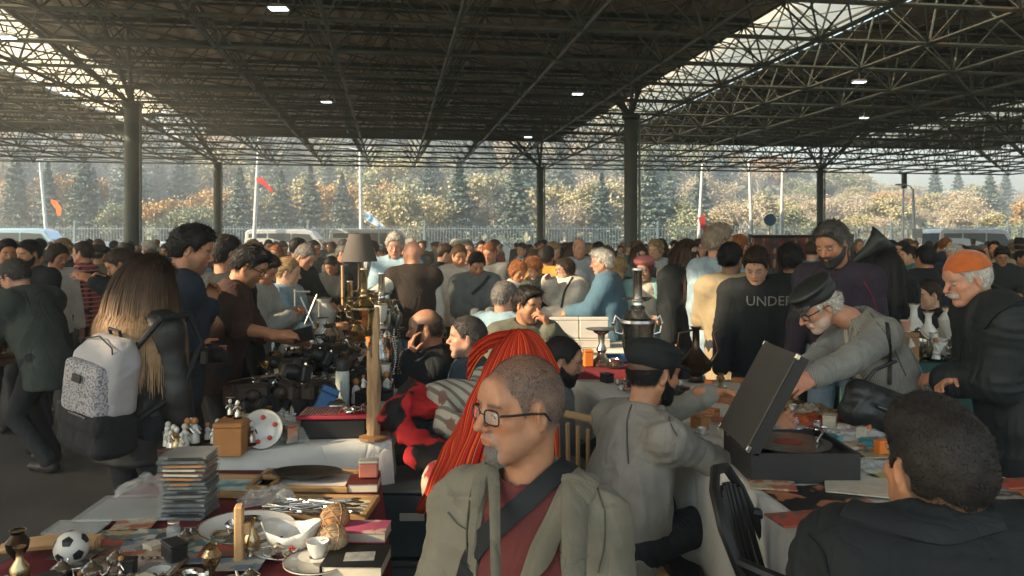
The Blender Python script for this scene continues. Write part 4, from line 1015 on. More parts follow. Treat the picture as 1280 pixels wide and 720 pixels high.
        mb.path([toW((-.012, .101, .004))-base, toW((0, .106, .008))-base, toW((.012, .101, .004))-base], .0014*S, 6)
        gl = mb.build('glasses', gm, root, smooth=True)
        lm_ = mat('lens_glass', (.9,.92,.9), .03, var=0, trans=.0, alpha=.16, spec=.9)
        for sd in (-1, 1):
            pts = [toW((sd*.034+.023*se(math.cos(a)), .1033-abs(sd*.034+.023*se(math.cos(a)))*.20, .001+.016*se(math.sin(a))))-base for a in np.linspace(0, 2*math.pi, 19)[:-1]]
            MB().put(pts, [list(range(18))]).build('lens', lm_, gl)
    # ---- garments
    def torso_field(h, grow=0.0, hem=.12, sleeves=True, loose=1.0, hemr=.172, bulk=0.0):
        pts = [nb, pel-u*hem*S, *sh.values()]
        if sleeves: pts += [arm[-1][1], arm[1][1], arm[-1][2], arm[1][2]]
        if g('sit') and hem > .0: pts += [pel+f*.15]
        pts = np.array(pts); fl = Field(pts.min(0)-.26*S, pts.max(0)+.24*S, h); G = grow; fat = g('fat', 0.0)
        fl.cone(pel-u*.02*S, pel+u*.27*S, (.158+fat)*S*loose+G+bulk, (.155+fat*.8)*S*loose+G+bulk, k=.03, flat=(cf, 1.30))
        if fat: fl.ell(pel+u*.14*S+cf*.03, ((.15+fat)*S+G, (.13+fat)*S+G, .17*S+G), np.stack([cr, cf, u], 1), k=.05)
        fl.cone(pel+u*.25*S, pel+u*.395*S, .166*S*loose+G+bulk, .142*S*loose+G+bulk, k=.06, flat=(cf, 1.30))
        fl.cone(sh[-1], sh[1], .062*S*loose+G+bulk*.7, k=.06)
        fl.cone(nb-u*.02*S, nb-u*.05*S-cf*.015, .062*S+G, .08*S+G, k=.05)
        for sd in (-1, 1): fl.cone(nb+u*.006*S, sh[sd]+u*.016*S, .042*S+G+bulk*.4, .052*S*loose+G+bulk*.5, k=.05)
        if hem > 0:
            if g('sit'): fl.cone(pel, pel-u*.04*S+f*.02, hemr*S*loose+G, hemr*S+G, k=.04, flat=(cf, 1.2))
            else: fl.cone(pel, pel-Z*hem*S-(u-Z)*.3*hem*S, hemr*S*loose+G, (hemr+.012+.03*max(0, hem-.15))*S*loose+G, k=.04, flat=(cf, 1.30))
        if sleeves:
            for sd in (-1, 1):
                s0, e0, w0 = arm[sd]; sr = g('sleeve', 1.0)
                fl.cone(s0, e0, .062*S*loose*sr+G+bulk, .052*S*loose*sr+G+bulk, k=.045)
                if sleeves != 'short':
                    w1 = w0-nrm(w0-e0)*(.012 if g('roll_up') is None else .12); fl.cone(e0, w1, .052*S*loose*sr+G+bulk, .039*S*loose*sr+G+bulk*.6, k=.02)
        # flat cut at the hem, open neck
        Q = [fl.ax[0][:, None, None], fl.ax[1][None, :, None], fl.ax[2][None, None, :]]
        hz_ = pel-Z*hem*S-(u-Z)*.3*hem*S
        if not g('sit') and hem > 0:
            cut = (hz_[2]-.01)-Q[2]+0*Q[0]; rad = np.sqrt((Q[0]-pel[0])**2+(Q[1]-pel[1])**2); fl.F = np.maximum(fl.F, np.where(rad < .30*S, cut, -1).astype(np.float32))
        fl.cone(nb+u*.015*S+cf*.012, nb+u*.16*S+(Hc-nb)*.2, .060*S, .075*S, k=.012, sub=True)
        return fl, Q
    def finish(name, fl, m, amp, sc=8.0, par=None):
        V, F = fl.mesh(); V = relax(V, F, 1 if q > 1 else 2); N = vnormals(V, F)
        if amp: V = folds(V, N, amp*1.15, sc, rs, [(arm[i_][k_], arm[i_][k_+1]) for i_ in (-1, 1) for k_ in (0, 1)] if name not in ('vest',) else None)
        return softmesh(name, V, F, m, par or root, None, base)
    R3 = np.stack([cr, cf, u], 1); res = {}
    tops = g('tops', [dict(name='jacket', m=g('m'))])
    for tp in tops:
        fl, Q = torso_field(hcl*(1.0), tp.get('grow', 0.012), tp.get('hem', .12), tp.get('sleeves', True), tp.get('loose', 1.0), tp.get('hemr', .165), tp.get('bulk', 0))
        D = [Q[i]-nb[i] for i in range(3)]; qx = D[0]*cr[0]+D[1]*cr[1]+D[2]*cr[2]; qy = D[0]*cf[0]+D[1]*cf[1]+D[2]*cf[2]; qz = D[0]*u[0]+D[1]*u[1]+D[2]*u[2]
        if tp.get('collar'):
            ch = tp['collar']*S; rr = .068*S
            for t in np.linspace(0, 2*math.pi, 22)[:-1]:
                if tp.get('open') and math.cos(t) > .80: continue
                ca = nb+cr*math.sin(t)*rr*1.08+cf*(math.cos(t)*rr+.012); fl.cone(ca-u*.012, ca+u*(ch*(1-.35*max(0, math.cos(t))))+cr*math.sin(t)*.012+cf*math.cos(t)*.010-cf*.006, .012*S, .0085*S, k=.014)
        if tp.get('hood'):
            hs_ = tp['hood']
            for t in np.linspace(-1.9, 1.9, 15):
                a0 = nb-cf*(math.cos(t)*.075-.02)*S+cr*math.sin(t)*.098*S+u*(.010+.012*math.cos(t))*S; fl.ell(a0-u*.016*S, (.030*hs_, .030*hs_, .028*hs_), k=.028)
            fl.ell(nb-cf*.105*S-u*.055*S, (.095*S*hs_, .038*S*hs_, .085*S*hs_), R3, k=.035)
        if tp.get('lapel'):
            for sd in (-1, 1):
                a0 = nb+cr*sd*.075*S+cf*.03+u*.02; b0 = nb+cf*.135*S-u*.30*S+cr*sd*.02; fl.cone(a0+cf*.01, b0, .018, .010, k=.012)
        if tp.get('open') is not None:
            w0_, w1_ = tp['open']            # half width at neck, at hem
            t = np.clip(-qz/(.50*S), 0, 1); half = w0_+(w1_-w0_)*t; m = np.maximum(np.abs(qx-tp.get('ox', 0))-half, -qy+.03)
            mm = np.maximum(m, qz-.10); kk = .008; A = fl.F; Dd = (-mm).astype(np.float32); hh_ = np.clip(.5-.5*(A-Dd)/kk, 0, 1); fl.F = A*(1-hh_)+Dd*hh_+kk*hh_*(1-hh_)
        res[tp['name']] = finish(tp['name'], fl, tp['m'], tp.get('fold', .012 if q < 3 else .012), tp.get('fs', 8.0))
    if g('legs', True):
        lm = g('pm', None) or mat('dark_trousers', (.02,.022,.027), .85, var=.25, bump=.3, bs=30)
        pts = np.array([*[p for l in leg.values() for p in l]]); fl = Field(pts.min(0)-.2, pts.max(0)+.2, max(hcl, .014 if q < 3 else .03))
        fl.cone(hips[-1]+u*.02, hips[1]+u*.02, .115*S, k=.03)
        for sd in (-1, 1):
            a, b, c = leg[sd]; fl.cone(a, b, .092*S, .066*S, k=.03); fl.cone(b, c, .066*S, .058*S, k=.03)
        V, F = fl.mesh(); N = vnormals(V, F); V = folds(V, N, .010, 9, rs); softmesh('trousers', V, F, lm, root, None, base)
        shm = g('shoem') or mat('dark_shoes', (.03,.028,.026), .5)
        for sd in (-1, 1):
            c = leg[sd][2]; c = np.array([c[0], c[1], 0]); fs_ = Field(c-.2, c+np.array([.2, .2, .16])+f*.1, .016 if q < 3 else .03)
            fs_.cone(c+Z*.045-f*.03, c+Z*.038+f*.14, .042, .036, flat=(Z, 1.1)); fs_.cone(c+Z*.05, c+Z*.09, .045, .045); V, F = fs_.mesh(); V[:, 2] = np.maximum(V[:, 2], .003)
            softmesh('shoe', V, F, shm, root, None, base)
    root['_j'] = 0; del root['_j']
    return dict(root=root, base=base, Hc=Hc, nb=nb, pel=pel, u=u, cf=cf, cr=cr, f=f, S=S, arm=arm, leg=leg, toW=toW, res=res, body=body)

from mathutils.bvhtree import BVHTree
def bvh_of(o, base):
    me = o.data; n = len(me.vertices); co = np.empty(n*3, np.float32); me.vertices.foreach_get('co', co); co = co.reshape(-1, 3)+np.asarray(base)
    return BVHTree.FromPolygons([tuple(map(float, c)) for c in co], [tuple(p.vertices) for p in me.polygons])
def ribbon(name, pts, nrms, width, m, parent, thick=.004, base=(0, 0, 0)):
    pts = [np.asarray(p, float)-np.asarray(base) for p in pts]; V = []; F = []
    for i, p in enumerate(pts):
        t = nrm(pts[min(i+1, len(pts)-1)]-pts[max(i-1, 0)]); n = nrm(nrms[i]); s = nrm(np.cross(t, n))*width/2
        V += [p-s, p+s, p+s+n*thick, p-s+n*thick]
        if i:
            a = 4*(i-1); b = 4*i; F += [[a, a+1, b+1, b], [a+1, a+2, b+2, b+1], [a+2, a+3, b+3, b+2], [a+3, a, b, b+3]]
    F += [[3, 2, 1, 0], [4*len(pts)-4, 4*len(pts)-3, 4*len(pts)-2, 4*len(pts)-1]]
    return MB().put(V, F).build(name, m, parent)
def strap(pr, cloth, pix, width, m, name='strap', off=.004, parent=None):
    """A strap lying on the garments, following a line of points on them."""
    bvs = [bvh_of(pr['res'][c_], pr['base']) for c_ in (cloth if isinstance(cloth, (list, tuple)) else [cloth])]; o = Vector((0, 0, CZ)); pts = []; ns = []
    dense = []
    for (a, b), (c, d_) in zip(pix[:-1], pix[1:]):
        for t in np.linspace(0, 1, 9)[:-1]: dense.append((a+(c-a)*t, b+(d_-b)*t))
    dense.append(pix[-1])
    for a, b in dense:
        dr = Vector(tuple(P(a, b, 1.0)))-o; h = min((b_.ray_cast(o, dr.normalized()) for b_ in bvs), key=lambda t: t[3] if t[3] is not None else 1e9)
        if h[0] is not None:
            n = np.array(h[1]); 
            if n @ np.array(dr) > 0: n = -n
            pts.append(np.array(h[0])+n*off); ns.append(n)
    if len(pts) < 3: return None
    for _ in range(3):
        pts = [pts[0]]+[(pts[i-1]+2*pts[i]+pts[i+1])/4 for i in range(1, len(pts)-1)]+[pts[-1]]; ns = [ns[0]]+[nrm(ns[i-1]+2*ns[i]+ns[i+1]) for i in range(1, len(ns)-1)]+[ns[-1]]
    return ribbon(name, pts, ns, width, m, parent or pr['root'], base=pr['base'])

def cast_px(bvs, a, b):
    o = Vector((0, 0, CZ)); dr = Vector(tuple(P(a, b, 1.0)))-o; h = min((b_.ray_cast(o, dr.normalized()) for b_ in bvs), key=lambda t: t[3] if t[3] is not None else 1e9)
    if h[0] is None: return None, None
    n = np.array(h[1]); n = -n if n @ np.array(dr) > 0 else n
    return np.array(h[0]), n
def patch_on(pr, cloths, e0, e1, thick, m, name, n=26, w=7, curl=.0, parent=None, lift=.003):
    """A flap of cloth (collar, lapel, pocket, placket) sewn on a garment between two lines of points on it."""
    bvs = [bvh_of(pr['res'][c_], pr['base']) for c_ in (cloths if isinstance(cloths, (list, tuple)) else [cloths])]
    def samp(e, t):
        k = t*(len(e)-1); i = min(int(k), len(e)-2); f = k-i; return e[i][0]*(1-f)+e[i+1][0]*f, e[i][1]*(1-f)+e[i+1][1]*f
    G = np.zeros((n, w, 3)); Nn = np.zeros((n, w, 3)); last = None
    for i in range(n):
        a, b = samp(e0, i/(n-1)), samp(e1, i/(n-1))
        for j in range(w):
            s_ = j/(w-1); h, nn = cast_px(bvs, a[0]*(1-s_)+b[0]*s_, a[1]*(1-s_)+b[1]*s_)
            if h is None:
                if last is None: continue
                h, nn = last
            G[i, j] = h; Nn[i, j] = nn; last = (h, nn)
    for _ in range(4):
        G[1:-1] = (G[:-2]+2*G[1:-1]+G[2:])/4; G[:, 1:-1] = (G[:, :-2]+2*G[:, 1:-1]+G[:, 2:])/4; Nn[1:-1] = (Nn[:-2]+2*Nn[1:-1]+Nn[2:])/4
    Nn /= np.maximum(1e-6, np.linalg.norm(Nn, axis=2))[..., None]; s_ = (np.arange(w)/(w-1))[None, :, None]
    top = G+Nn*(lift+thick*(.35+.65*np.sin(np.pi*np.clip(s_*.9+.05, 0, 1)))+curl*s_); bot = G-Nn*.004
    V = np.vstack([top.reshape(-1, 3), bot.reshape(-1, 3)])-pr['base']; F = []; o_ = n*w
    for i in range(n-1):
        for j in range(w-1): k = i*w+j; F += [[k, k+1, k+w+1, k+w], [o_+k, o_+k+w, o_+k+w+1, o_+k+1]]
        F += [[i*w, (i+1)*w, o_+(i+1)*w, o_+i*w], [i*w+w-1, o_+i*w+w-1, o_+(i+1)*w+w-1, (i+1)*w+w-1]]
    for j in range(w-1): F += [[j, o_+j, o_+j+1, j+1], [(n-1)*w+j, (n-1)*w+j+1, o_+(n-1)*w+j+1, o_+(n-1)*w+j]]
    return MB().put(V, F).build(name, m, parent or pr['res'][cloths if isinstance(cloths, str) else cloths[0]], smooth=True, auto=50)
def seam(pr, cloth_, pix, m, width=.0026, name='seam'): return strap(pr, cloth_, pix, width, m, name, off=.0012, parent=pr['res'][cloth_])
# ================================================================ THE PEOPLE NEAR THE CAMERA
def cloth(name, col, rough=.85, var=.16, vs=9, bump=.35, bs=90, **k): return mat('cloth_'+name, col, rough, var=var, vs=vs, bump=bump, bs=bs, sheen=k.pop('sheen', 0.0 if max(col) < .06 else .05), crease=k.pop('crease', .55), **k)
c_olive = cloth('olive_jacket', (.185,.172,.128), vs=5, bs=160); c_maroon = cloth('maroon_tee', (.125,.028,.026), bs=220)
c_black = cloth('black', (.007,.010,.012), rvar=.1); c_black2 = cloth('black_wool', (.007,.010,.012), .9, bs=140); c_grey = cloth('grey_shirt', (.215,.205,.180), .8, bump=.25, bs=120)
c_blazer = cloth('ribbed_grey', (.26,.26,.24), .9, wave=[('X', 55, (.13,.13,.12), .30, .75)], bs=120); c_navy = cloth('navy_sweater', (.014,.019,.030), .9, wave=[('X', 26, (.10,.012,.03), .93, .99)])
c_navyplain = cloth('navy', (.018,.026,.042)); c_coat = cloth('black_coat', (.009,.014,.016), .7, bs=60); c_beige = cloth('beige_coat', (.27,.215,.13), bs=60); c_denim = cloth('light_denim', (.27,.37,.43), bs=160, col2=(.20,.29,.36), cscale=12)
c_blue = cloth('blue_jacket', (.06,.13,.19)); c_turq = cloth('turquoise_knit', (.22,.42,.42), bs=120); c_white = cloth('white_blouse', (.52,.48,.42)); c_whitec = cloth('white_cotton', (.58,.56,.50))
c_sky = cloth('pale_blue_shirt', (.24,.36,.44)); c_hood = cloth('olive_hoodie', (.095,.10,.075)); c_greyj = cloth('grey_jacket', (.11,.12,.12)); c_vest = cloth('dark_brown_vest', (.022,.015,.012)); c_jean = cloth('blue_jeans', (.10,.17,.25), col2=(.20,.28,.36), cscale=9)
c_dkgreen = cloth('dark_green_grey_fleece', (.045,.056,.052), .95, bs=160); c_brown = cloth('brown_shirt', (.040,.018,.013)); c_greyhood = cloth('grey_hoodie', (.30,.30,.28)); c_yellow = cloth('mustard', (.48,.27,.04)); c_dkblue = cloth('dark_blue_jacket', (.025,.045,.065))
c_tan = cloth('tan_trousers', (.26,.21,.15)); c_dtr = cloth('dark_trousers', (.013,.016,.020)); c_redplaid = cloth('red_plaid', (.32,.05,.05), wave=[('X', 7, (.05,.01,.01), .5, .7), ('Z', 7, (.5,.25,.22), .75, .85)])
leather = mat('black_leather', (.011,.013,.014), .48, var=.15, vs=12, bump=.4, bs=50, spec=.6); strapm = mat('black_webbing', (.009,.011,.014), .75, var=.1, bump=.3, bs=300)
orangek = mat('orange_knit_cap', (.44,.105,.016), .9, var=.15, vs=30, bump=.5, bs=130, sheen=.3); blackcap = mat('black_cap_cloth', (.010,.013,.014), .85, var=.2, bump=.3, bs=150); pinkf = mat('pink_felt', (.50,.17,.17), .95, var=.12)
PPL = {}
def add(key, **k):
    PPL[key] = person(k); return PPL[key]
J = lambda m, **k: dict(dict(name='jacket', m=m, grow=.014, hem=.13), **k)
SH = lambda m, **k: dict(dict(name='shirt', m=m, grow=.004, hem=.08), **k)

# the seated man with glasses in the foreground
A = add('A', px=650, top=443, d=1.85, face=194, look=238, pitch=2, lean=2, sit=1, S=1.0, fine=1, slope=.034, wide=.90, sleeve=.92, hl='lap', hr='lap', skin='tan', hair='salt', style='buzz', rec=1.2, beard='goatee', beardc='grey', glasses=1, fat=.01, nose=1.1, seed=5, noburn=0,
    label='seated man with glasses in olive jacket and maroon t-shirt, nearest the camera', pm=c_dtr,
    tops=[SH(c_maroon, sleeves=False, grow=.006), J(c_olive, open=(.085, .125), collar=.020, hood=.75, bulk=.004, grow=.012, loose=1.0, fold=.015, fs=10)])
st = strap(A, ['jacket', 'shirt'], [(722, 566), (708, 584), (684, 604), (655, 630), (625, 655), (602, 676), (590, 700), (580, 730)], .046, strapm, 'shoulder_strap', off=.006)
oliv2 = cloth('olive_trim', (.150,.140,.104), bs=160); seamm = mat('seam_thread', (.085,.078,.06), .9)
patch_on(A, ['jacket', 'shirt'], [(704, 574), (700, 604), (684, 640), (664, 680), (650, 722)], [(742, 582), (752, 606), (722, 650), (690, 690), (668, 726)], .012, oliv2, 'lapel', curl=.008)
patch_on(A, ['jacket', 'shirt'], [(632, 560), (616, 590), (606, 630), (600, 680), (596, 722)], [(610, 566), (592, 600), (590, 640), (588, 686), (586, 722)], .007, oliv2, 'placket', curl=.003)
seam(A, 'jacket', [(598, 588), (588, 620), (584, 660), (585, 712)], seamm); seam(A, 'jacket', [(744, 604), (756, 640), (756, 680), (748, 716)], seamm)
seam(A, 'jacket', [(560, 640), (572, 655), (584, 662)], seamm); seam(A, 'jacket', [(700, 690), (715, 690), (735, 694)], seamm, .003)
# man seen from behind at the bottom right
B = add('B', px=1170, top=503, d=1.56, face=355, look=352, pitch=0, lean=4, sit=1, S=1.04, fine=1, hl='front', hr='front', skin='tan', hair='softblack', style='curly', thick=.0055, L=.0065, wd=1.2, neck=.060, wide=1.06, nup=.05, seed=6, w=.98,
    label='man seen from behind in a black jacket with short curly dark hair, bottom right', tops=[J(c_black, collar=.040, bulk=.02, grow=.018, loose=1.08, fold=.012)])
# seated seller in grey shirt and black cap
Cc = add('C', px=818, top=421, d=3.1, face=62, look=66, pitch=10, lean=14, sit=1, S=.99, hr=(965, 541, 3.1), hintr=(.1, -.1, -1), sleeve=.85, hl=(888, 492, 3.35), dirl=(1, .1, -.15), curll=.6, skin='tan', hair='black', style='short', thick=.006, beard='full', bthick=.5, hat='cap', hatmat=blackcap, hatgap=.02,
    label='seated seller in a grey shirt and black flat-top cap reaching over the right-hand table', pm=c_dtr, wide=1.05, tops=[J(c_grey, grow=.010, bulk=.003, collar=.016, hem=.16, fold=.017, fs=9)], seed=9, fat=.01)
cgr2 = mat('seam_grey', (.07,.068,.06), .9)
seam(Cc, 'jacket', [(806, 482), (792, 500), (784, 524), (784, 552), (786, 580)], cgr2, .005, 'yoke_seam'); seam(Cc, 'jacket', [(770, 482), (790, 488), (808, 484)], cgr2, .004); seam(Cc, 'jacket', [(838, 484), (832, 505), (838, 530), (846, 545)], cgr2, .004)
blkt = cloth('black_trim', (.009,.013,.015)); patch_on(B, 'jacket', [(1066, 628), (1120, 642), (1180, 652), (1240, 640)], [(1050, 650), (1115, 672), (1185, 684), (1256, 664)], .010, blkt, 'collar', curl=.004)
seam(B, 'jacket', [(1010, 668), (1030, 690), (1036, 718)], mat('black_seam', (.004,.005,.006), .9), .004)
# old man in the leather cap
D = add('D', px=1022, top=346, d=3.85, face=268, look=262, pitch=34, lean=27, hl=(1000, 482, 3.35), hr=(960, 500, 3.6), nback=.11, nup=.055, skin='ruddy', hair='white', style='thick', thick=.016, beard='stubble', beardc='white', glasses=1, hat='cap', hatmat=leather, hatgap=.02,
    label='old man in a black leather cap and ribbed grey blazer bending over the record player', pm=c_jean, S=.99, tops=[J(c_blazer, grow=.014, collar=.028, lapel=1, open=(.02, .05), hem=.20, fold=.012), SH(c_white, sleeves=False)], seed=10, nose=1.3)
strap(D, 'jacket', [(1062, 372), (1090, 376), (1108, 400), (1112, 440), (1112, 480)], .018, leather, 'bag_strap')
# bearded man behind him
E = add('E', px=1040, top=277, d=4.45, face=215, look=232, pitch=24, lean=7, skin='tan', hair='salt', style='quiff', thick=.013, beard='full', bthick=.75, beardc='darkgrey', hl='down', hr='down', rec=.6,
    label='tall bearded man in a navy sweater with thin maroon stripes looking down', tops=[J(c_navy, grow=.012, hem=.10, fold=.009), SH(c_sky, sleeves=False, grow=-.002)], seed=11, pm=c_jean)
seam(D, 'jacket', [(1088, 392), (1112, 425), (1132, 470)], cgr2, .003)
seam(E, 'jacket', [(1080, 352), (1092, 372), (1098, 395)], mat('maroon_piping', (.14,.012,.04), .8), .007, 'piping'); seam(E, 'jacket', [(1018, 356), (1006, 380), (1000, 410)], MATS['maroon_piping'], .007, 'piping')
# man in the orange cap
Fp = add('F', px=1208, top=313, d=3.45, face=282, look=267, pitch=17, lean=14, skin='ruddy', hair='white', style='short', thick=.009, beard='moustache', beardc='white', hat='beanie', hatmat=orangek, hatgap=.016, nup=.03, nback=.03, hl='folded', hr='folded', nose=1.35,
    label='elderly man with white moustache in an orange knitted cap and black coat', tops=[J(c_coat, grow=.02, bulk=.018, collar=.05, hem=.46, fold=.018, fs=6, loose=1.08)], seed=12, wide=1.1, w=1.03)
patch_on(Fp, 'jacket', [(1222, 392), (1228, 368), (1256, 352), (1280, 352)], [(1232, 412), (1248, 392), (1272, 380), (1296, 378)], .012, blkt, 'collar_flap', curl=.006); seam(Fp, 'jacket', [(1204, 425), (1198, 470), (1198, 530)], MATS['black_seam'], .005, 'placket')
# young man in black sweatshirt
G = add('G', px=945, top=309, d=4.95, face=192, look=205, pitch=33, lean=10, skin='fair', hair='brown', style='quiff', thick=.012, rec=.3, hl='down', hr='down', label='young man in a black sweatshirt lettered UNDE looking down', pm=c_dtr,
    tops=[J(c_black2, grow=.014, bulk=.012, collar=.012, hem=.12, fold=.012)], seed=13)
add('H', px=914, top=303, d=5.5, face=8, look=42, skin='dark', hair='black', style='bun', hl='front', hr='front', label='woman in a long beige coat with black hair in a low bun, seen from behind', tops=[J(c_beige, grow=.015, hem=.48, bulk=.012, collar=.012, fold=.012)], seed=14)
add('I', px=899, top=282, d=5.9, face=55, look=78, skin='ruddy', hair='ash', style='thick', thick=.022, hl='down', hr='front', label='person in a pale denim jacket with swept-back grey-blond hair', tops=[J(c_denim, grow=.014, bulk=.01, hem=.16, collar=.02)], pm=c_jean, seed=15)
add('J', px=860, top=300, d=6.6, face=150, look=140, pitch=4, skin='fair', hair='brown', style='long', tress=dict(len=.50, tip=(.07,.035,.022), front=-.005), hl='down', hr='down', label='young woman with long brown hair in a black padded coat', tops=[J(c_black, grow=.02, bulk=.03, hem=.30, fold=.016)], seed=16)
add('K', px=805, top=321, d=7.0, face=175, look=205, pitch=22, skin='fair', hair='pinkish', style='bob', hat='beret', hatmat=pinkf, hl='front', hr='front', label='young woman in a pink beret and turquoise cardigan', tops=[J(c_turq, grow=.014, open=(.05, .06), hem=.14), SH(c_white, sleeves=False)], seed=17)
add('L', px=752, top=312, d=6.9, face=285, look=272, pitch=10, lean=8, skin='ruddy', hair='white', style='thick', hl='front', hr='down', label='white-haired person in a blue jacket and beige trousers facing left', tops=[J(c_blue, grow=.02, bulk=.02, collar=.025, hem=.18)], pm=c_tan, seed=18)
add('M', px=706, top=323, d=7.4, face=245, look=250, pitch=8, lean=4, skin='fair', hair='brown', style='bob', thick=.014, glasses=1, hl='front', hr=(686, 352, 7.2), label='woman in a loose white blouse with a thin black strap, hand raised', tops=[J(c_white, grow=.02, bulk=.035, hem=.16, fold=.02)], seed=19, wide=1.1)
strap(PPL['M'], 'jacket', [(716, 347), (706, 365), (702, 385)], .02, strapm)
add('N', px=667, top=322, d=7.8, face=235, look=230, pitch=35, lean=8, skin='fair', hair='ginger', style='bob', thick=.012, label='ginger-haired woman in a black cardigan looking down', tops=[J(c_black2, grow=.016, hem=.2)], hl='front', hr='front', seed=20)
add('N2', px=683, top=309, d=8.4, face=20, look=30, skin='tan', hair='black', style='thick', label='dark-haired shopper in a mustard yellow top behind the white-bloused woman', tops=[J(c_yellow, grow=.02, bulk=.02, hood=.8)], seed=21)
O = add('O', px=660, top=358, d=5.4, face=165, look=140, pitch=10, sit=1, lean=10, skin='tan', hair='black', style='quiff', thick=.014, beard='stubble', hl=(686, 412, 5.15), dirl=(-.3, -.1, .8), palml=(-.9, .2, 0), curll=.75, hr='lap', label='young bearded seller in an olive hoodie sitting with his hand at his chin',
    tops=[J(c_hood, grow=.016, hood=1.0, bulk=.015, hem=.1, fold=.014)], hintl=(.8, -.3, -.8), seed=22)
add('Pp', px=632, top=352, d=6.1, face=15, look=55, pitch=10, sit=1, skin='ruddy', hair='grey', style='short', hl='lap', hr='lap', label='grey-haired man in a pale blue shirt seated with his back to the camera', tops=[J(c_sky, grow=.018, bulk=.02, collar=.022, fold=.014)], wide=1.1, seed=23)
add('Q', px=596, top=315, d=7.0, face=165, look=165, pitch=30, lean=6, skin='tan', hair='black', style='quiff', thick=.01, beard='stubble', hl='front', hr='front', label='man in a grey jacket with a dark strap across his chest, looking down', tops=[J(c_greyj, grow=.018, bulk=.015, hem=.14)], pm=c_tan, seed=24)
strap(PPL['Q'], 'jacket', [(612, 345), (603, 356), (590, 368)], .03, strapm)
R = add('R', px=515, top=301, d=6.7, face=352, look=325, pitch=8, lean=3, skin='ruddy', hair='grey', style='bald', hl=(489, 398, 6.5), hr='down', label='bald man in dark vest over pale shirt, seen from behind beside the lamp', wide=1.0,
    tops=[J(c_whitec, grow=.006, bulk=.004, collar=.02, hem=.04, fold=.006), dict(name='vest', m=c_vest, grow=.034, hem=.08, sleeves=False, bulk=.0, fold=.004, loose=1.0)], pm=c_jean, seed=25)
add('R2', px=494, top=292, d=7.7, face=200, look=175, pitch=14, lean=10, skin='ruddy', hair='white', style='thick', hl='front', hr='front', label='white-haired man in a light blue jacket leaning behind the bald man', tops=[J(c_sky, grow=.02, bulk=.02, hem=.14)], seed=26, pm=c_jean)
Sx = add('S', px=531, top=386, d=4.9, face=262, look=258, pitch=6, lean=8, sit=1, skin='olive', hair='black', style='bald_fringe', hl=(513, 446, 4.75), dirl=(.05, 0, 1), palml=(.9, .3, 0), curll=.5, hintl=(-.3, -.5, -1), hr='front', label='balding man in a dark jacket holding a phone to his ear', tops=[J(c_black, grow=.018, bulk=.02, collar=.03)], seed=27)
add('T', px=583, top=396, d=4.7, face=268, look=264, lean=2, sit=1, skin='ruddy', hair='darkgrey', style='short', thick=.013, beard='stubble', beardc='grey', hl='lap', hr='lap', label='grey-haired man in a dark blue jacket seated beside the man on the phone', tops=[J(c_dkblue, grow=.018, bulk=.025, collar=.035)], seed=28)
add('U', px=703, top=421, d=4.1, face=100, look=98, pitch=14, lean=10, sit=1, skin='olive', hair='black', style='short', thick=.006, rec=1.8, beard='full', bthick=.6, hl='lap', hr='lap', label='bearded man in a grey jacket seated behind the foreground man, facing right', tops=[J(c_greyj, grow=.018, bulk=.02, hem=.1, fold=.015)], seed=29)
# left group
V_ = add('V', px=188, top=320, d=3.3, face=28, look=58, pitch=14, lean=4, skin='fair', hair='brown', style='long', q=1, tress=dict(len=.50, tip=(.30,.19,.105), n=4600, w=.0022, front=.06), hl='down', hr='down', pm=c_dtr,
    label='young woman with long brown-to-blond hair in a black leather jacket wearing a backpack', tops=[J(leather, grow=.010, bulk=.006, hem=.14, collar=.02, fold=.006, fs=7)], seed=30)
W = add('W', px=240, top=283, d=4.0, face=60, look=78, pitch=16, lean=4, skin='tan', hair='black', style='curly', thick=.018, beard='stubble', hr=(244, 438, 3.75), dirr=(.9, .1, -.1), palmr=(-.2, .9, 0), curlr=.7, hl=(262, 382, 4.05), dirl=(.2, 0, 1), curll=.8,
    label='tall man with thick curly black hair, holding a camera at his waist', tops=[J(c_navyplain, grow=.016, bulk=.012, hem=.13, collar=.02)], pm=c_dtr, seed=31)
add('X', px=284, top=294, d=4.9, face=30, look=50, skin='tan', hair='black', style='short', thick=.014, label='dark-haired man seen from behind between the curly-haired man and the man with glasses', tops=[J(c_black2, grow=.016, collar=.03)], seed=32)
Y = add('Y', px=312, top=307, d=4.5, face=75, look=84, pitch=30, lean=14, skin='tan', hair='black', style='quiff', thick=.015, glasses=1, short=True, hr=(352, 419, 4.1), dirr=(1, .05, .05), palmr=(-.1, .5, -.8), curlr=.55, hl='front', beard='stubble',
    label='man with glasses in a short-sleeved brown shirt reaching out with a phone', tops=[J(c_brown, grow=.014, hem=.12, sleeves='short', bulk=.008)], pm=c_dtr, seed=33)
AA = add('AA', px=330, top=318, d=5.4, face=95, look=100, pitch=28, lean=6, skin='tan', hair='brown', style='thick', hl='phone', hr='phone', label='man in a light grey hoodie with a camera hanging at his waist', tops=[J(c_greyhood, grow=.018, bulk=.02, hood=.9)], pm=c_tan, seed=34)
add('AB', px=360, top=322, d=6.1, face=100, look=85, pitch=12, skin='fair', hair='blond', style='bun', hl='front', hr='front', label='blond girl in a pale blue shirt with her hair tied back', tops=[J(c_sky, grow=.018, bulk=.02, hem=.12)], pm=c_whitec, seed=35, S=.9)
add('AC', px=382, top=305, d=7.2, face=110, look=120, pitch=35, lean=18, skin='ruddy', hair='grey', style='short', hl='front', hr='front', label='grey-haired man in a black hooded jacket bending over the table, left of the lamp', tops=[J(c_black, grow=.02, bulk=.02, hood=1.0)], seed=36)
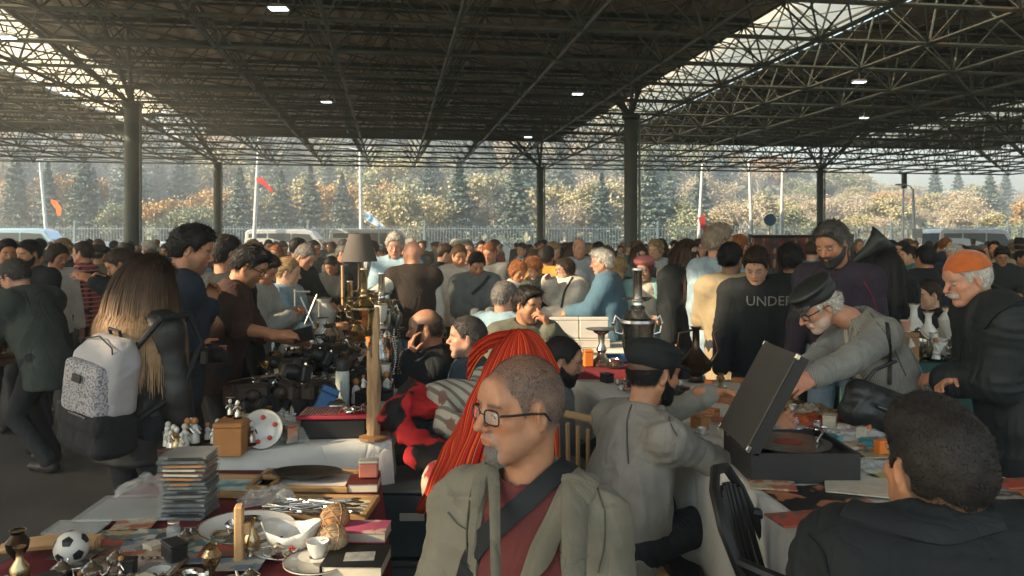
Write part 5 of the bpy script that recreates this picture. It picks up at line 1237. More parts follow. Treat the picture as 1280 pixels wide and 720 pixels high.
AD = add('AD', px=18, top=324, d=5.6, face=285, look=278, pitch=26, lean=24, skin='ruddy', hair='darkgrey', style='short', glasses=1, hl='front', hr='front', label='man in a dark grey-green fleece bending over a stall at the left edge', tops=[J(c_dkgreen, grow=.018, bulk=.02, hem=.18, collar=.03, fold=.013)], pm=c_dtr, seed=37, S=.97, wide=1.1, step=.10)
add('AE', px=150, top=311, d=5.7, face=225, look=238, pitch=32, lean=8, skin='tan', hair='brown', style='short', hl=(118, 352, 5.3), hr=(124, 350, 5.4), label='tanned man in black looking down at his hands, behind the long-haired woman', tops=[J(c_black, grow=.016, bulk=.01, roll_up=1)], seed=38)
add('AF', px=103, top=302, d=8.0, face=260, look=268, skin='ruddy', hair='brown', style='short', label='man in a red plaid shirt facing left', tops=[J(c_redplaid, grow=.014, bulk=.01)], seed=39, hl='front', hr='front')
add('AG', px=36, top=300, d=6.6, face=190, look=200, pitch=12, skin='tan', hair='black', style='short', beard='full', bthick=.6, label='dark-haired bearded man in black near the left edge, beside the fleece man', tops=[J(c_black2, grow=.016)], seed=40)
add('AH', px=10, top=299, d=6.8, face=150, look=140, pitch=12, skin='tan', hair='black', style='short', label='dark-haired man at the very left edge of the photo', tops=[J(c_dkblue, grow=.016)], seed=41)
add('AI', px=72, top=306, d=7.4, face=120, look=110, pitch=20, skin='tan', hair='brown', style='bob', label='woman in a cream top between the bearded man and the plaid shirt', tops=[J(c_white, grow=.016)], seed=42)
add('AJ', px=988, top=305, d=5.9, face=5, look=20, skin='tan', hair='black', style='bob', thick=.022, label='black-haired shopper seen from behind between the young man and the bearded man', tops=[J(c_black, grow=.018)], seed=43)
add('AK', px=1108, top=312, d=6.0, face=5, look=0, skin='fair', hair='black', style='long', tress=dict(len=.45), label='woman with straight long dark hair seen from behind, below the gramophone horn', tops=[J(c_black2, grow=.018)], seed=44)
add('AL', px=1156, top=307, d=6.9, face=350, look=345, skin='tan', hair='black', style='short', label='dark-haired man in a plain black jacket seen from behind, left of the orange cap', tops=[J(c_black, grow=.02, bulk=.02)], seed=45)
add('AM', px=1243, top=301, d=10.5, face=200, look=215, skin='tan', hair='black', style='short', beard='stubble', label='man in a beige sweater in the crowd right of the orange cap', tops=[J(c_beige, grow=.018, bulk=.01)], seed=46)
add('AN', px=1160, top=350, d=6.75, face=262, look=258, pitch=10, sit=1, skin='fair', hair='brown', style='short', hl=(1140, 388, 6.5), hr=(1136, 388, 6.6), label='seated person holding small cups up behind the man in the orange cap', tops=[J(c_black, grow=.018)], seed=47)
add('AO', px=414, top=320, d=8.7, face=200, look=190, pitch=38, lean=10, skin='tan', hair='black', style='short', hl='front', hr='front', label='black-haired man in a dark jacket just left of the lamp stand', tops=[J(c_black2, grow=.018)], seed=48)
add('AP', px=925, top=293, d=7.6, face=30, look=60, skin='ruddy', hair='ginger', style='short', label='man with thinning reddish hair behind the woman with the bun', tops=[J(c_dkblue, grow=.018)], seed=49)
add('AQ', px=574, top=306, d=8.0, face=150, look=160, pitch=20, skin='tan', hair='lightbrown', style='short', label='man in a cream jacket with backpack straps behind the man in grey', tops=[J(c_white, grow=.02, bulk=.015)], seed=50)
add('AR', px=612, top=303, d=8.6, face=210, look=200, pitch=25, skin='ruddy', hair='ginger', style='short', label='ruddy man with short reddish hair right behind the man in grey', tops=[J(c_greyj, grow=.018)], seed=51)
add('AS', px=648, top=326, d=7.4, face=130, look=150, pitch=30, skin='tan', hair='ginger', style='bob', label='woman in a white shirt with copper hair left of the black cardigan', tops=[J(c_whitec, grow=.018)], seed=52)
add('AT', px=773, top=322, d=7.8, face=350, look=340, skin='fair', hair='blond', style='bob', label='blond-haired shopper seen from behind between the blue jacket and the pink beret', tops=[J(c_black2, grow=.018)], seed=53)
add('AU', px=373, top=297, d=9.0, face=20, look=40, skin='tan', hair='black', style='short', label='dark-haired man in grey standing behind the hooded jacket man', tops=[J(c_greyj, grow=.018)], seed=54)

# lettering on the sweatshirt
def text_on(pr, cloth_, txt, pxs, size, m):
    bv = bvh_of(pr['res'][cloth_], pr['base'])
    cu = bpy.data.curves.new('lettering', 'FONT'); cu.body = txt; cu.size = size; cu.align_x = 'CENTER'; cu.align_y = 'CENTER'; cu.extrude = .0; cu.resolution_u = 2
    to = bpy.data.objects.new('tmp_text', cu); COL.objects.link(to); bpy.context.view_layer.update()
    me = bpy.data.meshes.new_from_object(to); bpy.data.objects.remove(to); 
    import bmesh as bmh
    bm = bmh.new(); bm.from_mesh(me); bmh.ops.triangulate(bm, faces=bm.faces)
    for _ in range(2): bmh.ops.subdivide_edges(bm, edges=[e for e in bm.edges if e.calc_length() > size*.15], cuts=1)
    o = Vector((0, 0, CZ)); c = P(pxs[0], pxs[1], 1.0); h = bv.ray_cast(o, (Vector(tuple(c))-o).normalized())
    if h[0] is None: bm.free(); return
    h0 = np.array(h[0]); r_ = -pr['cr']; u_ = pr['u']; n_ = pr['cf']
    for v in bm.verts:
        q = h0+r_*v.co.x+u_*v.co.y+n_*.15; hh = bv.ray_cast(Vector(tuple(q)), Vector(tuple(-n_)))
        p = np.array(hh[0]) if hh[0] is not None and hh[3] < .3 else h0+r_*v.co.x+u_*v.co.y
        v.co = Vector(tuple(p+n_*.0035-pr['base']))
    bm.to_mesh(me); bm.free(); me.name = 'lettering'; me.materials.clear(); me.materials.append(m)
    ob = bpy.data.objects.new('lettering', me); COL.objects.link(ob); own(ob, pr['res'][cloth_]); return ob
text_on(G, 'jacket', 'UNDER', (962, 377), .085, mat('grey_print', (.20,.20,.19), .8))

# ---------------------------------------------------------------- the crowd behind
crowd_m = [cloth('crowd_'+n, c) for n, c in (('black', (.014,.017,.019)), ('charcoal', (.04,.045,.047)), ('navy', (.018,.027,.045)), ('grey', (.12,.125,.12)), ('olive', (.07,.075,.05)), ('brown', (.07,.042,.028)), ('maroon', (.13,.02,.022)), ('blue', (.07,.14,.21)), ('pale', (.33,.36,.38)), ('cream', (.40,.36,.29)), ('red', (.30,.035,.03)), ('rust', (.26,.10,.04)), ('teal', (.06,.14,.14)))]
crowd_n = ['black', 'charcoal', 'navy', 'grey', 'olive', 'brown', 'maroon', 'blue', 'pale grey', 'cream', 'red', 'rust-coloured', 'teal']
crowd_w = np.array([9, 6, 6, 5, 3, 3, 2, 3, 3, 2, 1.5, 1.2, 1.2]); crowd_w = crowd_w/crowd_w.sum()
prot = []
for i, (hs, hcn, stn, hl, hr, pt_, ln_, sk_) in enumerate((('dark-haired', 'black', 'short', 'down', 'down', 5, 2, 'tan'), ('dark-haired', 'black', 'thick', 'front', 'front', 25, 8, 'olive'), ('brown-haired', 'brown', 'short', 'phone', 'down', 12, 3, 'fair'), ('long-haired', 'brown', 'long', 'down', 'front', 8, 2, 'fair'),
        ('beanie-wearing', 'brown', 'short', 'phone', 'phone', 20, 5, 'tan'), ('dark-bunned', 'black', 'bun', 'front', 'down', 6, 1, 'fair'), ('fair long-haired', 'lightbrown', 'long', 'down', 'down', 10, 2, 'fair'), ('curly-haired', 'black', 'curly', 'folded', 'folded', 0, 0, 'olive'),
        ('grey-haired', 'grey', 'short', 'down', 'down', 6, 4, 'ruddy'), ('blond', 'blond', 'bob', 'front', 'front', 15, 3, 'fair'), ('bald', 'grey', 'bald_fringe', 'down', 'down', 10, 4, 'ruddy'), ('white-haired', 'white', 'thick', 'front', 'down', 16, 5, 'ruddy'), ('copper-haired', 'ginger', 'bob', 'down', 'down', 4, 1, 'fair'), ('capped', 'black', 'short', 'front', 'down', 10, 3, 'tan'))):
    kw = dict(px=640, top=300, d=14+i*.8, q=3, core=0, face=0, look=[0, 20, -25, 10, -10, 35, 5, -35, -30, 30, 0, -15, 15, 25][i], pitch=pt_, lean=ln_, skin=sk_, hair=hcn, style=stn, hl=hl, hr=hr, seed=60+i, label='x', S=.97, tops=[J(c_black, grow=.02, bulk=.012, fold=.02, hood=(1.0 if i in (2, 4, 9) else 0))])
    if stn == 'long': kw['tress'] = dict(len=.35)
    if hs == 'beanie-wearing': kw['hat'] = 'beanie'; kw['hatmat'] = cloth('dark_knit', (.03,.035,.05))
    if hs == 'capped': kw['hat'] = 'cap'; kw['hatmat'] = blackcap
    pr = person(kw); prot.append((pr['root'], hs))
crs = np.random.RandomState(17); placed = [(p['base'][0], p['base'][1]) for p in PPL.values()]; crowd = []
ZN = [(90, 'left of the column'), (165, 'by the left column'), (275, 'between the left columns'), (400, 'left of the lampshade'), (480, 'behind the lampshade'), (560, 'right of the bald man'), (640, 'behind the man in grey'), (700, 'by the slim column'), (790, 'left of the middle column'), (880, 'right of the middle column'), (960, 'behind the denim jacket'), (1035, 'behind the bearded man'), (1110, 'behind the horn'), (1190, 'left of the orange cap'), (1400, 'right of the orange cap')]
def place(px, d, i=None, ci=None):
    x = X(px, d)
    if any((x-a)**2+(d-b)**2 < .36**2 for a, b in placed): return
    placed.append((x, d)); i = crs.randint(len(prot)) if i is None else i; ci = crs.choice(len(crowd_m), p=crowd_w) if ci is None else ci
    o = copy_tree(prot[i][0], loc=(x, d, 0), rz=math.radians(crs.choice([crs.uniform(-180, 180), crs.uniform(120, 240)])), sc=.90+.12*crs.rand())
    for c in kids(o):
        if c.name.startswith('jacket'): recolor(c, crowd_m[ci])
    dn = 'at the crowd front' if d < 12 else 'in mid-crowd' if d < 18 else 'far back'
    z = next(n for l, n in ZN if px < l)
    o['label'] = '%s person in %s %s, %s' % (prot[i][1], crowd_n[ci], dn, z); o['group'] = 'people in the market crowd'; o['category'] = 'person'; crowd.append(o)
for dd, n in ((9.2, 20), (10.4, 24), (11.8, 26), (13.4, 30), (15.2, 32), (17.5, 34), (20.5, 36), (24, 36), (28, 34)):
    for k in range(n):
        px = -20+1320*(k+crs.uniform(.1, .9))/n
        if dd < 10 and (180 < px < 470): continue
        if dd < 12 and 1060 < px < 1100: continue
        place(px, dd+crs.uniform(-.5, .6))
for r_, _ in prot:
    def wipe(o):
        for c in kids(o): wipe(c)
        bpy.data.objects.remove(o)
    wipe(r_)
dedupe(crowd)
# ================================================================ TABLES AND CLOTHS
TZ0 = .75
white_cl = mat('white_tablecloth', (.55,.55,.51), .85, var=.12, vs=3, bump=.3, bs=120, crease=.5, crs=4); burg_cl = mat('burgundy_tablecloth', (.13,.012,.018), .85, var=.15, bump=.3, bs=120)
green_cl = mat('green_tablecloth', (.015,.06,.055), .85, var=.15, bump=.3, bs=120); greyc_cl = mat('grey_tablecloth', (.30,.30,.27), .85, var=.15, bump=.3, bs=120)
steelm = mat('bare_steel', (.35,.35,.34), .35, metal=.9, var=.2); darkmetal = mat('dark_metal', (.04,.04,.045), .4, metal=.6); woodm = mat('worn_wood', (.22,.12,.055), .55, var=.3, vs=4, stretch=(1, 8, 1), bump=.2, bs=20)
def table(quad, lab, cl, cllab, drop=(.30, .30, .30, .30), seed=1, top=woodm):
    """Folding table under a draped cloth. quad: corners anticlockwise from near-left."""
    q = np.array(quad, float); c = q.mean(0); o = empty('folding_table', (c[0], c[1], 0), lab, 'table')
    p = [(x-c[0], y-c[1]) for x, y in q]; MB().prism(p, TZ0-.035, TZ0-.004).build('tabletop', top, o)
    for x, y in p:
        f_ = 1-.10/max(.2, math.hypot(x, y)); MB().tube((x*f_, y*f_, 0), (x*f_, y*f_, TZ0-.035), .015, n=8).build('leg', darkmetal, o)
    if cl is None: return o
    rs = np.random.RandomState(seed); n = 26; V = []; F = []
    # top skin
    for i in range(n+1):
        for j in range(n+1):
            a, b = i/n, j/n; pt = (q[0]*(1-a)+q[1]*a)*(1-b)+(q[3]*(1-a)+q[2]*a)*b; V.append((pt[0]-c[0], pt[1]-c[1], TZ0+.002+.003*vnoise(np.array([[pt[0]*5, pt[1]*5, seed]]))[0]))
    for i in range(n):
        for j in range(n): k = i*(n+1)+j; F.append([k, k+n+1, k+n+2, k+1])
    # hanging skirts with flutes, out of the same sheet
    per = []
    for e in range(4):
        a, b = q[e], q[(e+1) % 4]; L = np.linalg.norm(b-a); m = max(10, int(L/.035)); d = (b-a)/L; nn = np.array([d[1], -d[0]])
        for t in range(m): per.append((a+(b-a)*t/m, nn, drop[e], t/m, drop[e-1] if t < 2 else drop[e]))
    m = len(per); rows = 9; base_i = len(V); s = 0
    for k, (pt, nn, dr, t, dr0) in enumerate(per):
        s += .035; nx_ = per[(k+1) % m][1]; n2 = nrm(np.append(nn+per[k-1][1]+nx_, 0))[:2]; fl_ = vnoise(np.array([[s*4.2, seed*3.1, 0]]))[0]; fl2 = vnoise(np.array([[s*11, seed*1.7, 4]]))[0]
        for r_ in range(rows):
            v = r_/(rows-1); off = .004+.020*v+(.055*fl_+.026*fl2)*v**.8; ln = min(dr, dr0) if t < .02 else dr
            V.append((pt[0]-c[0]+n2[0]*off, pt[1]-c[1]+n2[1]*off, TZ0+.002-(v*ln)*(1+.06*fl2)))
    for k in range(m):
        for r_ in range(rows-1):
            a = base_i+k*rows+r_; b = base_i+((k+1) % m)*rows+r_; F.append([a, a+1, b+1, b])
    mb = MB().put(V, F); cb = mb.build('tablecloth', cl, smooth=True, auto=48); cb.location = (c[0], c[1], 0); props(cb, cllab, 'tablecloth')
    so_ = cb.modifiers.new('thickness', 'SOLIDIFY'); so_.thickness = .002
    return o
table([(-1.34, 1.45), (-.31, 1.45), (-.475, 2.86), (-1.25, 2.86)], 'low-lit folding table at the bottom left under the burgundy cloth', burg_cl, 'dark burgundy tablecloth on the bottom left table', (.5, .42, .15, .4), 2)
table([(-1.22, 3.04), (-.50, 3.28), (-.80, 5.4), (-1.50, 5.4)], 'long folding table heaped with cameras, left of centre', white_cl, 'white tablecloth hanging below the cameras and the wooden box', (.34, .34, .1, .3), 3)
table([(-1.51, 5.42), (-.81, 5.42), (-1.12, 7.7), (-1.82, 7.7)], 'folding table carrying the lamp and the brass samovars', greyc_cl, 'grey tablecloth under the lamp and samovars', (.3, .3, .3, .3), 4)
table([(.925, 2.02), (1.86, 2.02), (1.34, 4.72), (.36, 4.72)], 'long folding table on the right carrying the record player', white_cl, 'white tablecloth hanging beside the seated seller on the right', (.3, .3, .2, .42), 5)
table([(2.35, 5.35), (4.4, 5.35), (4.4, 6.3), (2.35, 6.3)], 'folding table crowded with white porcelain behind the orange cap', green_cl, 'dark green tablecloth under the porcelain', (.6, .3, .2, .6), 6)
table([(.42, 6.0), (1.05, 6.0), (1.05, 6.55), (.42, 6.55)], 'small table with the white boxes behind the young bearded seller', white_cl, 'white tablecloth under the white boxes', (.2, .2, .2, .2), 7)
table([(.42, 5.05), (.80, 5.05), (.80, 5.5), (.42, 5.5)], 'small square table with the silver candlestick', burg_cl, 'burgundy cloth on the small candlestick table', (.45, .3, .2, .4), 8)
table([(-4.7, 5.2), (-3.5, 5.2), (-3.5, 5.95), (-4.7, 5.95)], 'steel-framed stall table at the left edge beside the fleece man', None, None)
# far stalls hidden in the crowd keep goods off the floor
# ================================================================ GOODS
gld = mat('aged_brass', (.44,.34,.20), .28, metal=1.0, var=.25, vs=14, bump=.2, bs=60, rvar=.1); slv = mat('tarnished_silver', (.52,.50,.46), .25, metal=1.0, var=.3, vs=12, bump=.2, bs=70, rvar=.1)
porc = mat('white_porcelain', (.62,.61,.56), .15, var=.06, coat=.4); blk = mat('black_plastic', (.014,.014,.015), .42, var=.2, vs=20); chrome = mat('chrome', (.6,.6,.58), .14, metal=1, var=.1)
lensm = mat('lens_dark_glass', (.01,.01,.02), .05, var=0, spec=1.0); bronze = mat('dark_bronze', (.07,.045,.03), .3, metal=.9, var=.3, vs=9)
clearp = mat('clear_plastic', (.75,.78,.76), .12, var=.05, alpha=.22, spec=.8, bump=.3, bs=30); redp = mat('red_plastic', (.42,.03,.02), .4, var=.15); paper = mat('old_paper', (.52,.47,.36), .9, var=.12, vs=8)
card = mat('orange_brown_box', (.36,.16,.05), .6, var=.15, vs=5, bump=.15, bs=60); teal = mat('teal_paint', (.06,.24,.26), .5, var=.2); blue = mat('blue_card', (.03,.11,.26), .5, var=.2); orange = mat('orange_plastic', (.75,.20,.03), .5); ylw = mat('yellow_plastic', (.55,.36,.06), .5)
def samovar(loc, h, m, lab, col=None):
    o = empty('samovar', loc, lab, 'samovar'); s = h/.62
    MB().lathe([(.10, 0), (.105, .012), (.09, .02), (.085, .035), (.045, .05), (.035, .08), (.05, .095)], 24, sq=None).build('foot', m, o, smooth=True)
    MB().lathe([(r_*s/s, z) for r_, z in ((.05, .095), (.09, .13), (.105, .19), (.12, .27), (.128, .31), (.135, .325), (.128, .34), (.10, .345))], 28, sq=lambda t, i: 1+.035*math.cos(t*12)).build('urn', m, o, smooth=True)
    MB().lathe([(.10, .345), (.115, .352), (.10, .362), (.07, .385), (.055, .395), (.06, .41), (.04, .42), (.036, .435), (.05, .44)], 24).build('lid', m, o, smooth=True)
    MB().lathe([(.036, .44), (.034, .60), (.042, .61), (.040, .62), (.03, .622)], 16).build('chimney', col or m, o, smooth=True)
    MB().lathe([(.06, .44), (.11, .452), (.115, .458), (.05, .45)], 24).build('teapot_ring', m, o, smooth=True)
    for sg in (-1, 1):
        mb = MB(); mb.path([(sg*.12, 0, .33), (sg*.165, 0, .36), (sg*.18, 0, .32), (sg*.165, 0, .27), (sg*.12, 0, .26)], .009, 8); mb.ball((sg*.18, 0, .32), .014, 8); mb.build('handle', m, o, smooth=True)
    mb = MB(); mb.path([(0, -.11, .16), (0, -.16, .155), (0, -.185, .13)], [.014, .012, .009], 8); mb.tube((0, -.155, .16), (0, -.155, .20), .006); mb.ball((0, -.155, .205), (.022, .006, .012), 8); mb.build('tap', m, o, smooth=True)
    o.scale = (s*.74, s*.74, s); return o
samovar(P(797, 478, 4.62)*[1, 1, 0]+[0, 0, TZ0+.006], .66, slv, 'tall silver samovar with a square-looking chimney behind the black-capped seller')
samovar((X(455, 5.75), 5.75, TZ0+.006), .62, gld, 'tallest brass samovar, directly below the lampshade')
samovar((X(477, 5.95), 5.95, TZ0+.006), .58, slv, 'silver samovar right of the brass one under the lampshade')
samovar((X(437, 6.3), 6.3, TZ0+.006), .50, gld, 'smaller brass samovar behind the tall brass one')
# lamp
lp = empty('table_lamp', (X(449, 6.1), 6.1, TZ0+.006), 'table lamp with a tall turned stem and plain grey tapered shade', 'lamp')
MB().lathe([(.07, 0), (.075, .015), (.03, .03), (.018, .06), (.03, .12), (.018, .2), (.014, .40), (.024, .43), (.012, .46), (.010, .74)], 18).build('lamp_base', bronze, lp, smooth=True)
MB().lathe([(.138, .66), (.078, .87), (.076, .87), (.136, .66)], 32).build('lamp_shade', mat('grey_linen', (.095,.085,.078), .9, var=.06, bump=.3, bs=200), lp, smooth=True)
lp2 = empty('table_lamp', (X(427, 5.3), 5.3, TZ0+.006), 'small lamp with a copper-brown shade below the grey lamp', 'lamp')
MB().lathe([(.05, 0), (.05, .02), (.012, .03), (.01, .24)], 14).build('lamp_base', bronze, lp2, smooth=True); MB().lathe([(.068, .17), (.042, .275), (.040, .275), (.066, .17)], 24).build('lamp_shade', mat('copper_shade', (.30,.15,.07), .8), lp2, smooth=True)
# wooden easel / tripod behind
ez = empty('wooden_easel', (X(425, 6.4), 6.4, TZ0+.006), 'light wooden easel frame standing left of the lamp', 'easel')
lw = mat('pine_wood', (.45,.27,.13), .6, var=.15, stretch=(1, 1, 6))
for a, b in (((.03, 0, 0), (.02, 0, .62)), ((-.14, 0, 0), (.0, 0, .30)), ((.0, .12, 0), (.02, 0, .5))): MB().tube(a, b, .013, n=6).build('leg', lw, ez)
tp = empty('metal_tripod', (X(384, 5.9), 5.9, TZ0+.006), 'silver metal bracket stand beside the grey-haired hooded man', 'tripod')
for a, b in (((-.09, 0, 0), (-.09, 0, .46)), ((-.05, 0, .40), (.07, .02, .12)), ((-.05, 0, .12), (.07, .02, .42)), ((.09, 0, 0), (.09, 0, .36)), ((-.1, 0, .44), (.02, 0, .44))): MB().tube(a, b, .008, n=6).build('rod', steelm, tp)
# ---- variant builders; every one is a thing with parts
def slr(loc, rz, s=1.0, m=blk, tilt=0, lab='', grp=None):
    o = empty('camera', loc, lab, 'camera', grp); o.rotation_euler = (tilt, 0, rz); o.scale = (s,)*3
    b = MB(); b.box((0, 0, .042), (.138, .042, .075), bev=.008); b.build('body', m, o)
    t = MB(); t.prism([(-.03, -.018), (.03, -.018), (.02, .02), (-.02, .02)], .078, .102); t.box((-.045, 0, .084), (.035, .03, .012), bev=.003); t.build('viewfinder_hump', m, o)
    MB().lathe([(.036, 0), (.037, .012), (.034, .02), (.034, .045), (.031, .055), (.027, .056)], 18, (0, -.02, .042), Rx(math.pi/2)).build('lens_barrel', m, o, smooth=True)
    MB().lathe([(.0005, .050), (.026, .053)], 16, (0, -.02, .042), Rx(math.pi/2)).build('lens_glass', lensm, o, smooth=True)
    d = MB(); d.tube((.045, 0, .078), (.045, 0, .088), .010, n=12); d.tube((-.045, .0, .088), (-.045, 0, .094), .009, n=12); d.build('dial', chrome, o); return o
def compact(loc, rz, lab='', grp=None, m=blk):
    o = empty('camera', loc, lab, 'camera', grp); o.rotation_euler = (0, 0, rz)
    MB().box((0, 0, .034), (.12, .038, .066), bev=.008).build('body', m, o); MB().box((0, 0, .063), (.121, .039, .014), bev=.004).build('top_plate', chrome, o)
    MB().lathe([(.024, 0), (.024, .018), (.018, .022)], 16, (.012, -.018, .032), Rx(math.pi/2)).build('lens_barrel', chrome, o, smooth=True)
    MB().lathe([(.0005, .021), (.017, .0215)], 14, (.012, -.018, .032), Rx(math.pi/2)).build('lens_glass', lensm, o); MB().box((-.035, -.020, .054), (.022, .004, .012)).build('viewfinder', lensm, o); return o
def leathercase(loc, rz, lab='', grp=None, m=None):
    o = empty('camera_case', loc, lab, 'case', grp); o.rotation_euler = (0, 0, rz); m = m or mat('case_leather', (.03,.020,.015), .5, var=.2, bump=.4, bs=60)
    MB().box((0, 0, .04), (.15, .07, .08), bev=.014).build('case_body', m, o); MB().ball((0, -.04, .035), (.034, .03, .03), 12).build('lens_bulge', m, o, smooth=True)
    MB().path([(-.075, 0, .06), (-.10, -.03, .10), (0, -.06, .12), (.10, -.03, .09), (.075, 0, .06)], .0035, 5).build('strap', m, o); return o
def glassjar(loc, lab='', grp=None, s=1.0, fill=None):
    o = empty('glass_jar', loc, lab, 'jar', grp); o.scale = (s,)*3
    MB().lathe([(.035, 0), (.04, .01), (.04, .085), (.032, .10), (.032, .112)], 18).build('jar', clearp, o, smooth=True); MB().lathe([(.034, .105), (.035, .12), (.034, .122), (.0005, .123)], 18).build('lid', fill or chrome, o, smooth=True); return o
def vase(loc, m, lab='', grp=None, s=1.0, k=0):
    o = empty('vase', loc, lab, 'vase', grp); o.scale = (s,)*3
    pr = [[(.03, 0), (.035, .01), (.05, .06), (.045, .11), (.018, .15), (.016, .19), (.028, .21)], [(.04, 0), (.02, .02), (.018, .06), (.055, .12), (.06, .16), (.03, .20), (.04, .22)], [(.03, 0), (.012, .015), (.012, .12), (.022, .13), (.03, .19), (.032, .20)]][k]
    MB().lathe(pr, 18, sq=lambda t, i: 1+.03*math.cos(8*t)).build('vase_body', m, o, smooth=True); MB().lathe([(pr[-1][0], pr[-1][1]), (pr[-1][0]+.004, pr[-1][1]+.004), (pr[-1][0]-.003, pr[-1][1]+.004)], 18).build('rim', gld, o); return o
def cup(loc, rz, lab='', grp=None, s=1.0, m=None):
    o = empty('teacup', loc, lab, 'cup', grp); o.rotation_euler = (0, 0, rz); o.scale = (s,)*3; m = m or porc
    MB().lathe([(.02, 0), (.022, .006), (.035, .03), (.042, .058), (.040, .058), (.032, .03), (.005, .01)], 18).build('bowl', m, o, smooth=True)
    MB().path([(.038, 0, .048), (.058, 0, .045), (.058, 0, .022), (.034, 0, .02)], .004, 6).build('handle', m, o, smooth=True); MB().lathe([(.03, -.004), (.068, .004), (.070, .006), (.03, .001)], 20).build('saucer', m, o, smooth=True); return o
def teapot(loc, rz, lab='', grp=None, s=1.0, m=None):
    o = empty('teapot', loc, lab, 'teapot', grp); o.rotation_euler = (0, 0, rz); o.scale = (s,)*3; m = m or porc
    MB().lathe([(.035, 0), (.04, .006), (.065, .045), (.06, .085), (.035, .105)], 20).build('pot', m, o, smooth=True)
    MB().lathe([(.036, .104), (.02, .12), (.006, .126), (.010, .136), (.0005, .142)], 14).build('lid', m, o, smooth=True)
    MB().path([(.055, 0, .04), (.09, 0, .065), (.105, 0, .10)], [.014, .010, .007], 8).build('spout', m, o, smooth=True); MB().path([(-.055, 0, .09), (-.10, 0, .085), (-.095, 0, .045), (-.06, 0, .03)], .006, 6).build('handle', m, o, smooth=True); return o
def plate(loc, lab='', grp=None, r=.10, tilt=0, rz=0, m=None):
    o = empty('plate', loc, lab, 'plate', grp); o.rotation_euler = (tilt, 0, rz)
    MB().lathe([(.0005, .003), (r*.6, .003), (r*.68, .008), (r, .018), (r, .021), (r*.68, .012), (r*.6, .007), (.0005, .007)], 28).build('plate_body', m or porc, o, smooth=True)
    MB().lathe([(r*.97, .0205), (r*1.003, .0215), (r*.97, .0225)], 28).build('rim', gld, o); return o
def figurine(loc, rz, lab='', grp=None, s=1.0, m=None, hm=None):
    o = empty('figurine', loc, lab, 'figurine', grp); o.rotation_euler = (0, 0, rz); o.scale = (s,)*3; m = m or porc
    MB().lathe([(.022, 0), (.023, .006), (.018, .01)], 12).build('plinth', bronze, o); b = MB(); b.lathe([(.018, .01), (.017, .03), (.011, .045), (.014, .06), (.006, .072)], 12); b.path([(-.012, 0, .06), (-.022, -.008, .045), (-.008, -.016, .04)], .004, 6); b.path([(.012, 0, .06), (.024, -.004, .05), (.02, -.012, .065)], .004, 6); b.build('figure', m, o, smooth=True)
    MB().ball((0, 0, .083), (.0115, .0115, .013), 10).build('head', hm or ylw, o, smooth=True); return o
def book(loc, rz, sz, m, lab='', grp=None, tilt=0):
    o = empty('book', loc, lab, 'book', grp); o.rotation_euler = (tilt, 0, rz); w, d, t = sz
    MB().box((.002, 0, t/2), (w-.006, d-.008, t-.004)).build('pages', paper, o); c = MB(); c.box((0, 0, .001), (w, d, .002)); c.box((0, 0, t-.001), (w, d, .002)); c.box((-w/2, 0, t/2), (.002, d, t+.0005)); c.build('cover', m, o); return o
def smallbox(loc, rz, sz, m, lab='', grp=None, nm='box', lid=None, cat='box'):
    o = empty(nm, loc, lab, cat, grp); o.rotation_euler = (0, 0, rz); w, d, h = sz
    MB().box((0, 0, h*.42), (w, d, h*.84), bev=.004).build('box_body', m, o); MB().box((0, 0, h*.92), (w+.004, d+.004, h*.15), bev=.004).build('lid', lid or m, o); return o
def pbag(loc, rz, sz, m, lab, seed=1, nm='plastic_bag', par=None):
    n = 26; V = []; rs = np.random.RandomState(seed); w, d, h = sz
    U, W_ = np.meshgrid(np.linspace(-1, 1, n), np.linspace(-1, 1, n), indexing='ij'); r = np.maximum(np.abs(U), np.abs(W_)); ed = (1-r**3).clip(0, 1)
    q = np.stack([U*3+seed, W_*3, U*0], -1).reshape(-1, 3); z = (ed.reshape(-1)*h*(.55+.35*vnoise(q)+.25*(1-np.abs(vnoise(q*2.6))*2)))
    V = np.stack([(U.reshape(-1)*w/2)*(1+.12*vnoise(q*1.7+5)), (W_.reshape(-1)*d/2)*(1+.12*vnoise(q*1.7+9)), z.clip(.001)], 1); F = [[i*n+j, (i+1)*n+j, (i+1)*n+j+1, i*n+j+1] for i in range(n-1) for j in range(n-1)]
    o = MB().put(V, F).build(nm, m, par, smooth=True, auto=False); o.location = tuple(loc); o.rotation_euler = (0, 0, rz); props(o, lab, 'bag' if nm == 'plastic_bag' else 'cloth'); return o
T = lambda px, py, dz=0.0: np.append((P(px, py, (CZ-TZ0-dz)*FPX/(py-HY)))[:2], TZ0+.006+dz)     # the spot on a table top seen at a photo pixel

